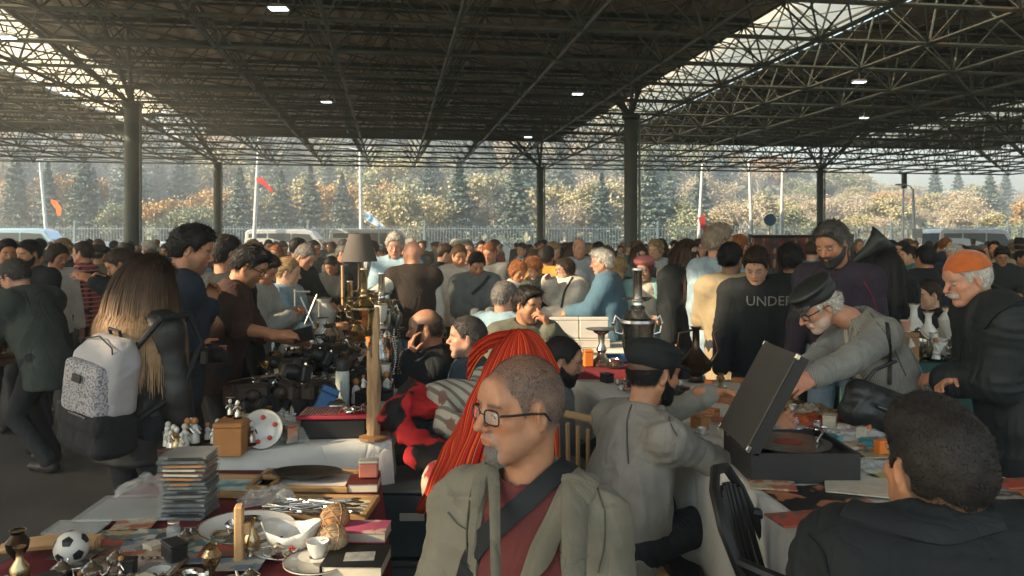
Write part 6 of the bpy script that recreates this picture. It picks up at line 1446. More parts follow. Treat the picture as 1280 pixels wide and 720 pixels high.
# ---- left table: heap of cameras, receding into jars, toys and metalware
gr = np.random.RandomState(5); heap = []
def t2(u, v): return np.array([(-1.22*(1-u)-.50*u)*(1-v)+(-1.50*(1-u)-.80*u)*v, (3.04*(1-u)+3.28*u)*(1-v)+5.4*v])
for k in range(104):
    u = gr.uniform(.04, .90); v = gr.uniform(.18, .62); 
    if u > .62 and v < .36: continue
    p = t2(u, v); lay = gr.choice([0, 0, .05, .09, .13])*(.25+1.0*math.sin(math.pi*min(1, u/.95))); loc = (p[0], p[1], TZ0+.006+max(0, lay)); t_ = gr.rand()
    side = 'on the left side of' if u < .35 else 'in the middle of' if u < .65 else 'on the right side of'
    if t_ < .5: o = slr(loc, gr.uniform(-1.2, 1.2), gr.uniform(.85, 1.15), tilt=gr.uniform(-.5, .15), lab='black reflex camera '+side+' the camera heap', grp='second-hand cameras heaped on the left table')
    elif t_ < .72: o = compact(loc, gr.uniform(-1.5, 1.5), 'small camera with chrome top '+side+' the camera heap', 'second-hand cameras heaped on the left table')
    else: o = leathercase(loc, gr.uniform(-1.5, 1.5), 'dark leather camera case '+side+' the camera heap', 'camera cases in the camera heap')
    heap.append(o)
small = [('vase', slv), ('vase', gld), ('vase', porc), ('cup', porc), ('teapot', slv), ('glassjar', None), ('figurine', porc), ('box', card), ('box', blk), ('box', teal), ('plate', porc), ('book', redp), ('box', orange), ('box', ylw), ('cup', gld), ('teapot', gld), ('box', paper)]
mn = {'tarnished_silver': 'silver', 'aged_brass': 'brass', 'white_porcelain': 'white', 'orange_brown_box': 'brown', 'black_plastic': 'black', 'teal_paint': 'teal', 'red_plastic': 'red', 'orange_plastic': 'orange', 'yellow_plastic': 'yellow', 'old_paper': 'cream', 'dark_bronze': 'bronze'}
def scatter(n, fn, where, grp, lst, seed, smin=.8, smax=1.3, zj=.0):
    rs = np.random.RandomState(seed); out = []
    for k in range(n):
        p = fn(rs); kd, m = lst[rs.randint(len(lst))]; s = rs.uniform(smin, smax); loc = (p[0], p[1], TZ0+.006+rs.choice([0, zj])); a = rs.uniform(-3, 3); c = mn.get(m.name, '') if m else ''
        nm_ = {'box': 'box', 'book': 'book', 'glassjar': 'glass jar with lid', 'cup': 'cup and saucer'}.get(kd, kd); lab = ((c+' ') if c else 'clear ')+nm_+' '+where
        if kd == 'vase': o = vase(loc, m, lab, grp, s, rs.randint(3))
        elif kd == 'cup': o = cup(loc, a, lab, grp, s, m)
        elif kd == 'teapot': o = teapot(loc, a, lab, grp, s, m)
        elif kd == 'glassjar': o = glassjar(loc, lab, grp, s)
        elif kd == 'figurine': o = figurine(loc, a, lab, grp, s*1.3, m, card)
        elif kd == 'plate': o = plate(loc, lab, grp, .08*s, 0, 0, m)
        elif kd == 'book': o = book(loc, a, (.13*s, .18*s, .025), m, lab, grp)
        else: o = smallbox(loc, a, (rs.uniform(.05, .13), rs.uniform(.05, .10), rs.uniform(.03, .11)), m, lab, grp)
        out.append(o)
    return out
heap += scatter(78, lambda rs: t2(rs.uniform(.04, .96), rs.uniform(.60, .98)), 'among the bric-a-brac behind the cameras', 'bric-a-brac on the left table', small, 7, zj=.05)
heap += scatter(16, lambda rs: t2(rs.uniform(.72, .97), rs.uniform(.30, .60)), 'along the right edge of the camera table', 'bric-a-brac on the left table', small, 8)
heap += scatter(70, lambda rs: np.array([-1.49+(.66*(w_ := rs.rand()))-.145*(y_ := rs.uniform(.05, 2.2)), 5.42+y_]), 'on the table with the samovars', 'bric-a-brac around the samovars', small, 9, 1.0, 1.7, .06)
dedupe([o for o in heap])
lit2 = [('box', slv), ('glassjar', None), ('figurine', porc), ('plate', slv), ('cup', porc), ('box', blk), ('vase', gld), ('book', redp), ('cup', slv), ('figurine', gld), ('box', teal), ('box', paper), ('teapot', slv)]
fr_ = scatter(34, lambda rs: t2(rs.uniform(.30, .94), rs.uniform(.045, .16)), 'at the front of the camera table', 'small goods at the front of the camera table', lit2, 61, .4, .8)
fr_ += scatter(26, lambda rs: t2(rs.uniform(.04, .35), rs.uniform(.06, .2)), 'behind the wooden box on the camera table', 'small goods at the front of the camera table', lit2, 62, .4, .9)
fr_ += scatter(44, lambda rs: t2(rs.uniform(.10, .9), rs.uniform(.22, .6)), 'lying on top of the camera heap', 'small goods on the camera heap', lit2, 63, .4, .7)
for o in fr_[-44:]: o.location.z += .10
for o in fr_: o.scale = tuple(v*.8 for v in o.scale)
dedupe(fr_)
# named things at the front of the camera table
o = smallbox(T(289, 569), .05, (.108, .10, .128), card, 'plain orange-brown wooden box at the front edge of the camera table', nm='wooden_box')
dt = empty('display_tray', T(243, 570), 'dark wooden tray crowded with tiny porcelain figures at the table corner', 'tray'); dt.rotation_euler = (0, 0, .15)
MB().box((0, .05, .012), (.25, .17, .022), bev=.004).build('tray_base', mat('dark_walnut', (.035,.018,.012), .4, var=.2), dt); mb = MB()
for sx, sy, w_, d_ in ((0, -.033, .25, .008), (0, .133, .25, .008), (-.122, .05, .008, .17), (.122, .05, .008, .17)): mb.box((sx, sy, .028), (w_, d_, .014))
mb.build('tray_rim', mat('walnut_rim', (.06,.03,.018), .4), dt)
b0 = np.array(dt.location); fg = []
for k in range(26):
    u, v = gr.uniform(-.11, .11), gr.uniform(-.02, .12); q = Rz(.15)@np.array([u, v, 0])
    mm = [porc, porc, slv, gld, paper][gr.randint(5)]; fg.append(figurine((b0[0]+q[0], b0[1]+q[1], b0[2]+.023+gr.choice([0, .0])), gr.uniform(-3, 3), {'white_porcelain': 'white', 'tarnished_silver': 'silver', 'aged_brass': 'brass', 'old_paper': 'cream'}[mm.name]+' miniature figure on the dark tray', 'figurines on the dark wooden tray', gr.uniform(.65, 1.25), mm, [card, paper, porc][gr.randint(3)]))
dedupe(fg)
for k, (px, py, s_) in enumerate(((297, 530, .62), (312, 528, .8), (283, 527, .6))): figurine(T(px, 566)+[0, .02*k, .128 if k != 1 else .02], 0, ('small silver figure on the wooden box', 'silver-blue ornament behind the wooden box', 'tiny white figure on the wooden box corner')[k], None, s_*1.2, slv, porc)
pl = plate(T(323, 566)+[0, .05, .075], 'round white porcelain dish with red flowers standing on edge', None, .078, 1.35, .25)
pf = MB()
for a, r_ in ((.3, .05), (1.5, .045), (2.6, .052), (4.4, .05), (5.4, .045)):
    pf.lathe([(.0005, .0225), (.010, .022), (.0005, .024)], 8, (r_*math.cos(a), r_*math.sin(a), -.001))
pf.build('flower_decoration', redp, pl)
pbag(T(352, 556)+[0, .06, .0], .4, (.16, .14, .13), clearp, 'crumpled clear plastic bag beside the porcelain dish', 3)
bb = smallbox(T(388, 540)+[0, .05, .0], .35, (.07, .05, .19), blue, 'dark blue cardboard box leaning in the camera heap', nm='blue_box'); bb.rotation_euler = (-.1, .45, .35)
th = empty('thermos_flask', T(428, 512), 'slim pale grey thermos flask with black cap', 'flask')
MB().lathe([(.032, 0), (.034, .005), (.034, .17), (.030, .185)], 24).build('flask_body', mat('pale_enamel', (.45,.50,.46), .3, var=.06), th, smooth=True); MB().lathe([(.031, .185), (.031, .225), (.028, .232), (.0005, .233)], 24).build('cap', blk, th, smooth=True)
tn = empty('metal_canister', T(419, 534), 'dented silver metal canister in front of the thermos', 'canister')
MB().lathe([(.05, 0), (.052, .006), (.052, .085), (.045, .10)], 24).build('can_body', slv, tn, smooth=True); MB().lathe([(.046, .10), (.03, .115), (.0005, .118)], 20).build('lid', slv, tn, smooth=True)
rc = empty('black_case', T(414, 551)+[0, .10, 0], 'black case topped with an open red tray of pins', 'case'); rc.rotation_euler = (0, 0, .06)
MB().box((0, 0, .04), (.27, .18, .08), bev=.006).build('case_body', blk, rc); mb = MB().box((0, 0, .088), (.30, .20, .014), bev=.003); mb.build('red_tray', mat('red_velvet', (.30,.02,.035), .8, var=.15), rc)
mb = MB(); 
for i in range(13):
    for j in range(7): mb.ball((-.135+i*.0125, -.08+j*.025, .097), .0042, 6)
st_ = mb.build('pin_rows', chrome, rc); props(st_, kind='stuff')
mb = MB()
for k in range(16): a = gr.uniform(0, 6); c = np.array([gr.uniform(.03, .13), gr.uniform(-.07, .07), .10+gr.rand()*.02]); mb.path([c+.022*np.array([math.cos(t+a), math.sin(t+a)*.8, .25*math.sin(2*t)]) for t in np.linspace(0, 6.28, 10)[:-1]], .0028, 5, closed=True)
bc_ = mb.build('bracelet_pile', chrome, None, smooth=True); bc_.location = rc.location; props(bc_, 'tangle of silver bracelets on the red tray', 'jewellery', kind='stuff')
dw = empty('driftwood_post', T(466, 552)+[0, .02, 0], 'rough split driftwood post standing at the right front of the camera table', 'ornament')
V, F = (lambda f_: (f_.cone((0, 0, 0), (.01, 0, .30), .026, .020, k=.01), f_.cone((.01, 0, .28), (.012, .01, .54), .018, .010, k=.01), f_.cone((-.012, 0, .05), (-.02, 0, .36), .016, .008, k=.008), f_.mesh())[-1])(Field((-.06, -.06, -.02), (.06, .06, .58), .006))
N_ = vnormals(V, F); V = V+N_*(fnoise(V*np.array([60, 60, 9]), 2)*.006)[:, None]; softmesh('post', V, F, mat('driftwood', (.30,.19,.10), .8, var=.4, vs=12, stretch=(3, 3, .5), bump=.5, bs=40), dw); MB().lathe([(.06, 0), (.06, .012), (.03, .02)], 14).build('foot', woodm, dw)
rh = empty('toy_house', T(413, 506), 'small red wooden house ornament with a pitched roof', 'ornament'); MB().box((0, 0, .03), (.06, .05, .06)).build('wall', redp, rh); mb = MB().prism([(-.04, 0), (.04, 0), (0, .045)], -.035, .035, Rx(math.pi/2), (0, 0, .06)); mb.build('roof', lw, rh)
toys = []
for k, (px, py, m_) in enumerate(((352, 443, orange), (372, 440, ylw), (386, 436, orange), (362, 434, porc), (338, 446, redp), (398, 438, clearp), (410, 434, porc), (352, 430, ylw))):
    toys.append(figurine(T(px, py+14), k, mn.get(m_.name, 'clear plastic')+' toy figure beyond the cameras', 'small toys beyond the cameras', 1.0, m_, m_))
dedupe(toys)
# necklace rack along the right side
nr_ = empty('necklace_rack', (X(491, 4.3), 4.3, TZ0+.006), 'small rack hung with white bead necklaces at the right edge of the camera table', 'rack')
MB().box((0, 0, .006), (.12, .08, .012)).build('foot', blk, nr_); mb = MB(); mb.tube((0, 0, .01), (0, 0, .36), .006); mb.tube((-.07, 0, .34), (.07, 0, .34), .005); mb.build('stand', darkmetal, nr_)
for k in range(6):
    x = -.062+k*.024+gr.normal()*.004; mb = MB(); ln_ = int(gr.uniform(9, 24))
    for t in range(ln_*2): mb.ball((x+gr.normal()*.0015+.008*math.sin(t*.4+k), (-.006 if t < ln_ else .006), .34-(t % ln_)*.0125), .0045, 5)
    mb.build('necklace', (porc, slv, blk)[k % 3], nr_)
hb_ = empty('holdall', (X(396, 5.0), 5.0, TZ0+.006), 'grey canvas shoulder bag on the table below the tripod', 'bag')
V, F = (lambda f_: (f_.ell((0, 0, .09), (.12, .07, .09), k=0), f_.cone((-.09, 0, .04), (.09, 0, .04), .05, k=.03), f_.mesh())[-1])(Field((-.16, -.11, -.01), (.16, .11, .2), .010)); V[:, 2] = V[:, 2].clip(.0); V = folds(V, vnormals(V, F), .012, 14, gr); softmesh('bag_body', V, F, cloth('grey_canvas', (.09,.095,.09)), hb_); MB().path([(-.09, 0, .13), (-.07, 0, .22), (.05, 0, .23), (.09, 0, .13)], .007, 6).build('strap', strapm, hb_)
wb = pbag((X(463, 4.9), 4.9, TZ0+.02), 0, (.12, .09, .17), mat('printed_white_bag', (.6,.6,.56), .5, var=.1, col2=(.45,.12,.08), cscale=18, cedge=(.6,.62)), 'white bag with small red print standing below the samovars', 11)
smallbox((X(449, 4.85), 4.85, TZ0+.006), 0, (.035, .03, .13), mat('bright_blue', (.05,.30,.42), .4), 'upright bright blue box below the brass samovars', nm='blue_carton')
smallbox((X(402, 4.75), 4.75, TZ0+.006), .3, (.15, .11, .09), mat('grey_enamel_box', (.30,.32,.30), .5), 'grey metal cash box below the canvas bag', nm='metal_box')
smallbox((X(300, 4.05), 4.02, TZ0+.006), .2, (.13, .10, .09), mat('brown_leather_box', (.075,.03,.02), .45, var=.2), 'dark brown leather box left of the camera heap', nm='leather_box')
# held things
def phone(loc, R, lab):
    o = empty('smartphone', loc, lab, 'phone'); o.rotation_euler = Matrix(R.tolist()).to_euler(); MB().box((0, 0, 0), (.074, .009, .15), bev=.004).build('phone_body', blk, o); MB().box((0, .0052, 0), (.068, .001, .14)).build('screen', lensm, o); return o
aY = Y['arm'][1]; phone(aY[2]+nrm(aY[2]-aY[1])*.12+np.array([0, 0, .02]), Ry(1.3)@Rx(.5), 'black phone held out by the man in the short-sleeved brown shirt')
aS = Sx['arm'][-1]; phone(aS[2]+np.array([.045, .02, .12]), Ry(.25)@Rz(1.2), 'black phone held to the ear of the balding man')
aW = W['arm'][1]; slr(aW[2]+np.array([.09, -.03, -.06]), 1.3, .95, lab='black reflex camera held at the waist of the curly-haired man')
slr(AA['nb']+AA['f']*.20+np.array([.0, -.04, -.40]), 1.3, .95, lab='black reflex camera hanging from the neck of the man in the grey hoodie')
# ---- backpack of the long-haired woman
bk = V_['pel']+V_['u']*.20-V_['cf']*.19+V_['cr']*.03; bp = empty('backpack', (bk[0], bk[1], bk[2]-.26), 'worn backpack with a pale speckled upper half and black base, on the long-haired woman', 'backpack'); bp.rotation_euler = (0, .16, -V_['f'][0]*0-math.radians(28))
def sdf_part(name, prims, lo, hi, h, m, par, amp=.0, sc=14, sub=()):
    f_ = Field(lo, hi, h)
    for p in prims: getattr(f_, p[0])(*p[1], **p[2])
    V, F = f_.mesh(); V = relax(V, F, 2)
    if amp: V = folds(V, vnormals(V, F), amp, sc, np.random.RandomState(len(name)))
    return softmesh(name, V, F, m, par)
spk = mat('speckled_fabric', (.33,.32,.34), .7, var=.08, col2=(.12,.12,.13), cscale=130, cedge=(.50,.56), bump=.2, bs=150); plainp = mat('pale_grey_fabric', (.34,.33,.34), .75, var=.1, bump=.3, bs=120)
sdf_part('upper_compartment', [('rbox', ((0, .0, .27), (.135, .075, .13), .05), dict(k=0)), ('rbox', ((0, .015, .37), (.10, .055, .08), .045), dict(k=.05))], (-.22, -.16, .12), (.22, .16, .56), .010, plainp, bp, .008)
sdf_part('front_panel', [('rbox', ((0, -.075, .255), (.105, .03, .105), .022), dict(k=0)), ('rbox', ((0, -.05, .24), (.12, .035, .09), .03), dict(k=.02))], (-.22, -.16, .16), (.22, .1, .48), .010, spk, bp, .004)
sdf_part('base_compartment', [('rbox', ((0, -.005, .08), (.145, .092, .085), .05), dict(k=0)), ('rbox', ((0, -.02, .14), (.138, .09, .04), .03), dict(k=.02))], (-.24, -.16, -.03), (.24, .16, .30), .010, cloth('backpack_black', (.012,.013,.016)), bp, .006)
for sx in (-1, 1): MB().path([(sx*.07, .06, .40), (sx*.12, .13, .53), (sx*.13, .25, .54), (sx*.15, .31, .42), (sx*.17, .22, .24), (sx*.10, .07, .12)], .013, 8).build('shoulder_strap', strapm, bp, smooth=True)
MB().path([(-.03, .04, .42), (-.03, .02, .47), (.03, .02, .47), (.03, .04, .42)], .007, 6).build('carry_loop', strapm, bp); MB().box((.02, -.113, .165), (.10, .004, .005)).build('zip', chrome, bp)
MB().path([(-.10, -.055, .20), (-.118, -.05, .33), (-.085, -.045, .425), (0, -.04, .452), (.085, -.045, .425), (.118, -.05, .33), (.10, -.055, .20)], .0032, 6).build('zip_line', strapm, bp)
for sx in (-1, 1): MB().box((sx*.146, -.01, .15), (.004, .10, .022), bev=.001).build('side_strap', strapm, bp)
MB().box((.0, -.117, .30), (.05, .003, .03), bev=.001).build('patch', blk, bp)

# ---- bottom left table
def frame(loc, rz, w, d, fm_, lab, inner=None, tilt=0):
    o = empty('picture_frame', loc, lab, 'picture frame'); o.rotation_euler = (tilt, 0, rz); b = .018
    mb = MB(); mb.box((0, -d/2+b/2, .01), (w, b, .02), bev=.003); mb.box((0, d/2-b/2, .01), (w, b, .02), bev=.003); mb.box((-w/2+b/2, 0, .01), (b, d-2*b, .02), bev=.003); mb.box((w/2-b/2, 0, .01), (b, d-2*b, .02), bev=.003); mb.build('frame', fm_, o)
    MB().box((0, 0, .004), (w-2*b, d-2*b, .006)).build('mount', paper if inner is None else inner[0], o); return o
gfr = mat('gilt_wood', (.30,.18,.08), .4, var=.2, vs=10)
f1 = frame(T(288, 613), -.06, .30, .20, gfr, 'gilt-framed print of a blue seascape on the bottom left table', (mat('cream_mount', (.46,.45,.40), .8),))
MB().box((-.01, .0, .009), (.19, .11, .002)).build('print', mat('blue_print', (.10,.26,.32), .6, var=.3, vs=20, col2=(.35,.42,.40), cscale=14), f1)
f2 = frame(T(382, 606), -.04, .34, .21, gfr, 'gilt frame with a white mount carrying the dark oval dish', (mat('white_mount', (.55,.54,.50), .8),))
dsh = empty('oval_dish', T(383, 604)+[0, 0, .02], 'dark beaten metal oval dish lying on the framed white mount', 'dish'); MB().lathe([(.0005, .002), (.085, .004), (.10, .012), (.112, .014), (.112, .017), (.10, .015), (.085, .008), (.0005, .006)], 36, sq=(1.08, .62)).build('dish_body', mat('beaten_metal', (.10,.09,.08), .3, metal=.9, var=.3, bump=1.0, bs=55), dsh, smooth=True)
f3 = frame(T(400, 640), -.05, .33, .19, gfr, 'gilt frame with a cream picture half covered by cutlery', (mat('cream_mount2', (.48,.46,.36), .8),))
mb = MB()
cut = []
for k in range(22):
    a = gr.uniform(-.9, .5); c = T(385+gr.uniform(-32, 38), 638+gr.uniform(-8, 6), .022)+[0, 0, gr.rand()*.012]; L = gr.uniform(.10, .16); m_ = MB(); m_.path([(-L/2, 0, 0), (0, 0, .003), (L/2, 0, 0)], [.004, .0025, .003], 6); m_.ball((L/2+.012, 0, 0), (.018, .010, .003), 8); cc_ = m_.build('spoon', slv, smooth=True); cc_.location = tuple(c); cc_.rotation_euler = (0, 0, a); props(cc_, 'old silver spoon heaped on the framed cream picture', 'spoon', 'cutlery heaped on the framed picture'); cut.append(cc_)
# CD stack
CDM = [mat('cd_insert_%d' % i, c, .5, var=.3, vs=30) for i, c in enumerate(((.03,.035,.04), (.10,.11,.12), (.22,.11,.05), (.05,.07,.09), (.20,.20,.18), (.02,.02,.02)))]
cs = T(228, 652); cds = []
for k in range(15):
    o = empty('cd_case', (cs[0]+gr.normal()*.003, cs[1]+.05+gr.normal()*.003, cs[2]+k*.0128), 'x', 'cd case', 'clear cases stacked in the tall pile'); o.rotation_euler = (0, 0, gr.normal()*.05+.04); o['label'] = ('clear plastic case at the bottom of the tall stack' if k == 0 else 'clear plastic case on top of the tall stack' if k == 14 else 'clear plastic case '+ordn(k)+' above the bottom one in the tall stack')
    MB().box((0, 0, .0055), (.142, .125, .0102), bev=.001).build('case', mat('case_plastic', (.45,.48,.48), .1, var=0, alpha=.20, spec=.9), o); MB().box((.004, 0, .0055), (.122, .118, .006)).build('insert', CDM[gr.randint(6)], o); MB().box((gr.uniform(-.01, .01), -.0630, .0055), (gr.uniform(.05, .11), .001, .006)).build('spine_label', [paper, CDM[4], blk, CDM[1], card, CDM[4]][gr.randint(6)], o)
# flat album pages / plastic sleeves with postcards
for k, (px, py, w_, d_, m_, lab) in enumerate(((175, 640, .30, .22, clearp, 'large clear sleeve lying flat left of the case stack'), (97, 665, .15, .10, clearp, 'plastic sleeve of cards at the left table edge'))):
    o = empty('plastic_sleeve', T(px, py), lab, 'sleeve'); o.rotation_euler = (0, 0, .05); MB().box((0, 0, .009), (w_, d_, .006)).build('sleeve', m_, o); MB().box((0, 0, .003), (w_*.92, d_*.9, .004)).build('sheet', mat('grey_sheet', (.26,.27,.24), .6, var=.2, vs=9), o)
pc = [mat('postcard_%d' % i, a, .45, var=.25, vs=25, col2=b, cscale=22, cedge=(.48, .56)) for i, (a, b) in enumerate((((.42,.30,.16), (.10,.13,.12)), ((.12,.20,.22), (.45,.40,.30)), ((.40,.07,.04), (.12,.08,.06)), ((.35,.34,.30), (.10,.16,.22)), ((.05,.05,.05), (.25,.22,.18)), ((.45,.38,.26), (.30,.10,.06))))]
cards = []
for k, (px, py) in enumerate(((140, 672), (190, 672), (130, 686), (180, 687), (225, 670), (168, 660), (100, 683), (215, 690), (150, 700), (235, 704), (95, 700), (190, 703), (265, 676), (250, 690), (278, 697), (300, 715), (110, 715), (150, 716))):
    c = T(px, py); o = MB().box((0, 0, .0015+.0012*(k % 4)), (.112, .08, .0012)).build('postcard', pc[k % 6]); o.location = tuple(c+[0, 0, .0006*k]); o.rotation_euler = (0, 0, gr.normal()*.12+.05); props(o, ['brown', 'bluish', 'red', 'pale', 'black', 'cream'][k % 6]+' printed card on the bottom left table', 'card', 'printed cards on the bottom left table'); cards.append(o)
dedupe(cards)
pbag(T(198, 614), .3, (.26, .13, .055), clearp, 'crumpled clear plastic wrap at the far left corner of the table', 5)
pbag(T(335, 640)+[0, 0, .03], .5, (.16, .09, .05), clearp, 'folded clear plastic packet in front of the gilt frames', 6)
# football
fb = empty('football', T(84, 712)+[0, .02, 0], 'small white football with black patches at the bottom left', 'football')
vs_ = []; R0 = .042
ph_ = (1+5**.5)/2; ico = [nrm(v) for v in [(0, s1, s2*ph_) for s1 in (-1, 1) for s2 in (-1, 1)]+[(s1, s2*ph_, 0) for s1 in (-1, 1) for s2 in (-1, 1)]+[(s2*ph_, 0, s1) for s1 in (-1, 1) for s2 in (-1, 1)]]
MB().ball((0, 0, R0), R0, 32).build('ball', mat('ball_white', (.60,.58,.53), .4, var=.08), fb, smooth=True, auto=False)
for v in ico:
    v = Rx(.35)@Rz(.3)@np.array(v); u_ = nrm(np.cross(v, [.3, .2, 1])); w_ = np.cross(v, u_); ring = [nrm(v+(u_*math.cos(a)+w_*math.sin(a))*.36)*R0*1.012 for a in np.arange(5)*2*math.pi/5]; mid = [nrm((a+b)/2+v*.0)*R0*1.012 for a, b in zip(ring, ring[1:]+ring[:1])]
    pts = [v*R0*1.022]+[x for ab in zip(ring, mid) for x in ab]; MB().put([p+np.array([0, 0, R0]) for p in pts], [[0, 1+i, 1+(i+1) % 10] for i in range(10)]).build('patch', blk, fb)
# wooden flute-like sticks and a small statue at the far bottom left
hr_ = empty('tool_bundle', T(65, 692), 'bundle of pale wooden tool handles beside the football', 'handle'); 
for k in range(3): MB().path([(-.12, -.02*k, .018), (0, -.012*k, .03), (.12, .01*k, .02)], [.010, .016, .020], 8).build('handle', lw, hr_, smooth=True)
vase(T(22, 716), bronze, 'dark pewter ornament at the very bottom left corner', None, .45, 1)
# phone / radio set with dial: white oval platter, upright board
wp = plate(T(306, 672)+[.0, .02, .0], 'white serving platter with raised rim behind the upright board', None, .125, .12, 0); wp.scale = (1.1, .8, 1)
MB().lathe([(.05, .012), (.055, .03), (.05, .034), (.045, .016)], 24).build('raised_ring', chrome, wp, smooth=True)
ub = empty('wooden_bracket', T(299, 708), 'upright light wooden bracket in front of the white platter', 'bracket'); ub.rotation_euler = (0, 0, .2)
MB().box((0, 0, .075), (.022, .035, .15), bev=.004).build('upright', lw, ub); MB().box((.02, .01, .006), (.07, .06, .012), bev=.003).build('foot', lw, ub); MB().box((.018, 0, .09), (.02, .02, .03), bev=.003).build('peg', lw, ub)
# gravy boat on a dish
gb = empty('gravy_boat', T(364, 696), 'white porcelain gravy boat with red flowers on its fixed dish', 'gravy boat')
MB().lathe([(.0005, .002), (.04, .002), (.055, .006), (.085, .014), (.086, .017), (.055, .010), (.0005, .007)], 32, sq=(1.15, .85)).build('dish', porc, gb, smooth=True)
bt_ = MB().lathe([(.032, .008), (.036, .016), (.054, .035), (.066, .062), (.070, .078), (.067, .078), (.062, .060), (.048, .035), (.02, .018), (.0005, .016)], 36, sq=lambda t, i: (1+.10*math.cos(2*t)+.05*math.cos(t*8)*(i > 2))).build('boat', porc, gb, smooth=True, auto=False)
for v in bt_.data.vertices:
    if v.co.z > .06: v.co.z += .012*math.cos(2*math.atan2(v.co.y, v.co.x))
mb = MB()
for k in range(9): a = -1.9+k*.09; mb.ball((.058*math.cos(a)*1.0, .058*math.sin(a)-.001, .036+.005*math.sin(k*2)), .0042, 6)
mb.build('flower_decoration', redp, gb)
for (px, py, c1) in ((418, 671, (.42,.22,.09)), (414, 700, (.50,.36,.22))):
    o = empty('woven_ball', T(px, py, 0)+[0, .01, 0], ('orange-brown woven ball behind the paler one' if py < 690 else 'pale straw woven ball in front of the darker one'), 'ball'); r_ = .042
    MB().ball((0, 0, r_), r_*.95, 24).build('core', mat('straw_%d' % px, c1, .7, var=.3, vs=40, col2=tuple(x*.5 for x in c1), cscale=30, cedge=(.5,.58)), o, smooth=True, auto=False); mb = MB()
    for k in range(9):
        ax_ = nrm(np.array([math.sin(k*1.3), math.cos(k*2.1), math.sin(k*.7+1)])); u_ = nrm(np.cross(ax_, [.1, .9, .3])); w_ = np.cross(ax_, u_); mb.path([np.array([0, 0, r_])+(u_*math.cos(t)+w_*math.sin(t))*r_*.97 for t in np.linspace(0, 6.283, 26)[:-1]], .0022, 5, closed=True)
    mb.build('cane_weave', mat('cane', (.40,.25,.13), .7), o, smooth=True)
book(T(455, 673)+[0, 0, 0], -.03, (.135, .10, .028), mat('pink_cover', (.48,.10,.18), .5, var=.15, vs=9, col2=(.6,.42,.35), cscale=16, cedge=(.56,.6)), 'pink paperback with an oval picture on its cover')
bkk = book(T(444, 716)+[0, .02, 0], -.03, (.15, .14, .03), mat('black_cover', (.012,.013,.014), .4), 'black book carrying a pale engraving card'); MB().box((.01, -.01, .0315), (.075, .055, .001), R=Rz(.12)).build('cover_card', mat('engraving', (.28,.29,.27), .6, var=.3, vs=40), bkk)
book(T(455, 612)+[0, 0, 0], .05, (.10, .11, .03), mat('dark_red_cover', (.09,.015,.015), .5), 'dark red book near the burgundy table corner')
so2 = smallbox(T(461, 610)+[0, .0, .034], .1, (.062, .05, .055), mat('salmon_pack', (.50,.16,.11), .5), 'salmon and white packet standing on the dark red book', nm='packet', lid=paper)
pl2 = plate(T(392, 722)+[0, .04, 0], 'pale grey-white saucer at the bottom edge of the photo', None, .085); cup(T(392, 718)+[0, .04, .022], 1.2, 'small white dish lying in the bottom saucer', None, .7)
sd = empty('silver_tray', T(170, 719)+[0, .0, .01], 'ornate silver-edged glass tray at the bottom edge', 'tray'); MB().box((0, 0, .003), (.21, .10, .004)).build('tray_glass', clearp, sd); mb = MB()
for k in range(44): 
    t = k/44*2; x, y = ((-.105+.21*t*2, -.05) if t < .5 else (.105, -.05+.1*(t-.5)*2) if t < 1 else (.105-.21*(t-1)*2, .05) if t < 1.5 else (-.105, .05-.1*(t-1.5)*2)); mb.ball((x, y, .006), (.008, .007, .005), 6)
mb.build('scalloped_rim', slv, sd, smooth=True)
gnd = scatter(40, lambda rs: np.array([rs.uniform(-1.2, -.55), rs.uniform(1.75, 2.2)]), 'in the shadows at the bottom left', 'oddments at the bottom left', [('glassjar', None), ('cup', slv), ('figurine', slv), ('plate', slv), ('plate', porc), ('box', blk), ('vase', gld), ('box', paper), ('teapot', slv)], 21, .5, .8)
for o in gnd:
    o.scale = tuple(s*.6 for s in o.scale)
dedupe(gnd)

# ---- blankets and crates between the tables
cr_m = mat('blue_grey_crate', (.03,.045,.055), .5, var=.15); crates = []
for k, (x0, y0, z0, w_, d_, h_) in enumerate(((-.40, 3.35, 0, .34, .36, .30), (-.40, 3.36, .302, .34, .36, .28), (-.05, 3.5, 0, .34, .40, .30), (-.05, 3.5, .302, .34, .40, .26), (-.40, 3.85, 0, .4, .4, .6))):
    o = empty('storage_crate', (x0, y0, z0), ['dark plastic crate on the floor below the patterned blankets', 'dark plastic crate under the red blanket, upper of two', 'dark crate on the floor behind the foreground man', 'upper dark crate behind the foreground man', 'tall dark crate behind the others under the blankets'][k], 'crate')
    MB().box((0, 0, h_*.46), (w_*.94, d_*.94, h_*.92), bev=.01).build('crate_body', cr_m, o); MB().box((0, 0, h_*.955), (w_, d_, h_*.07), bev=.008).build('crate_rim', cr_m, o); MB().box((0, -d_*.47-.003, h_*.6), (.10, .008, .03), bev=.002).build('handle', mat('pale_handle', (.35,.36,.34), .5), o)
red_bl = mat('red_black_blanket', (.42,.018,.02), .9, var=.15, col2=(.012,.012,.012), cscale=7, cedge=(.50,.53), bump=.4, bs=160); grey_bl = mat('grey_scrolled_cloth', (.36,.34,.29), .8, var=.12, wave=[('DIAGONAL', 9, (.14,.12,.10), .62, .78)], col2=(.16,.09,.07), cscale=11, cedge=(.56,.60), bump=.4, bs=120)
flor = mat('floral_cloth', (.45,.36,.27), .85, var=.15, col2=(.30,.03,.04), cscale=14, cedge=(.50,.56), bump=.3, bs=120)
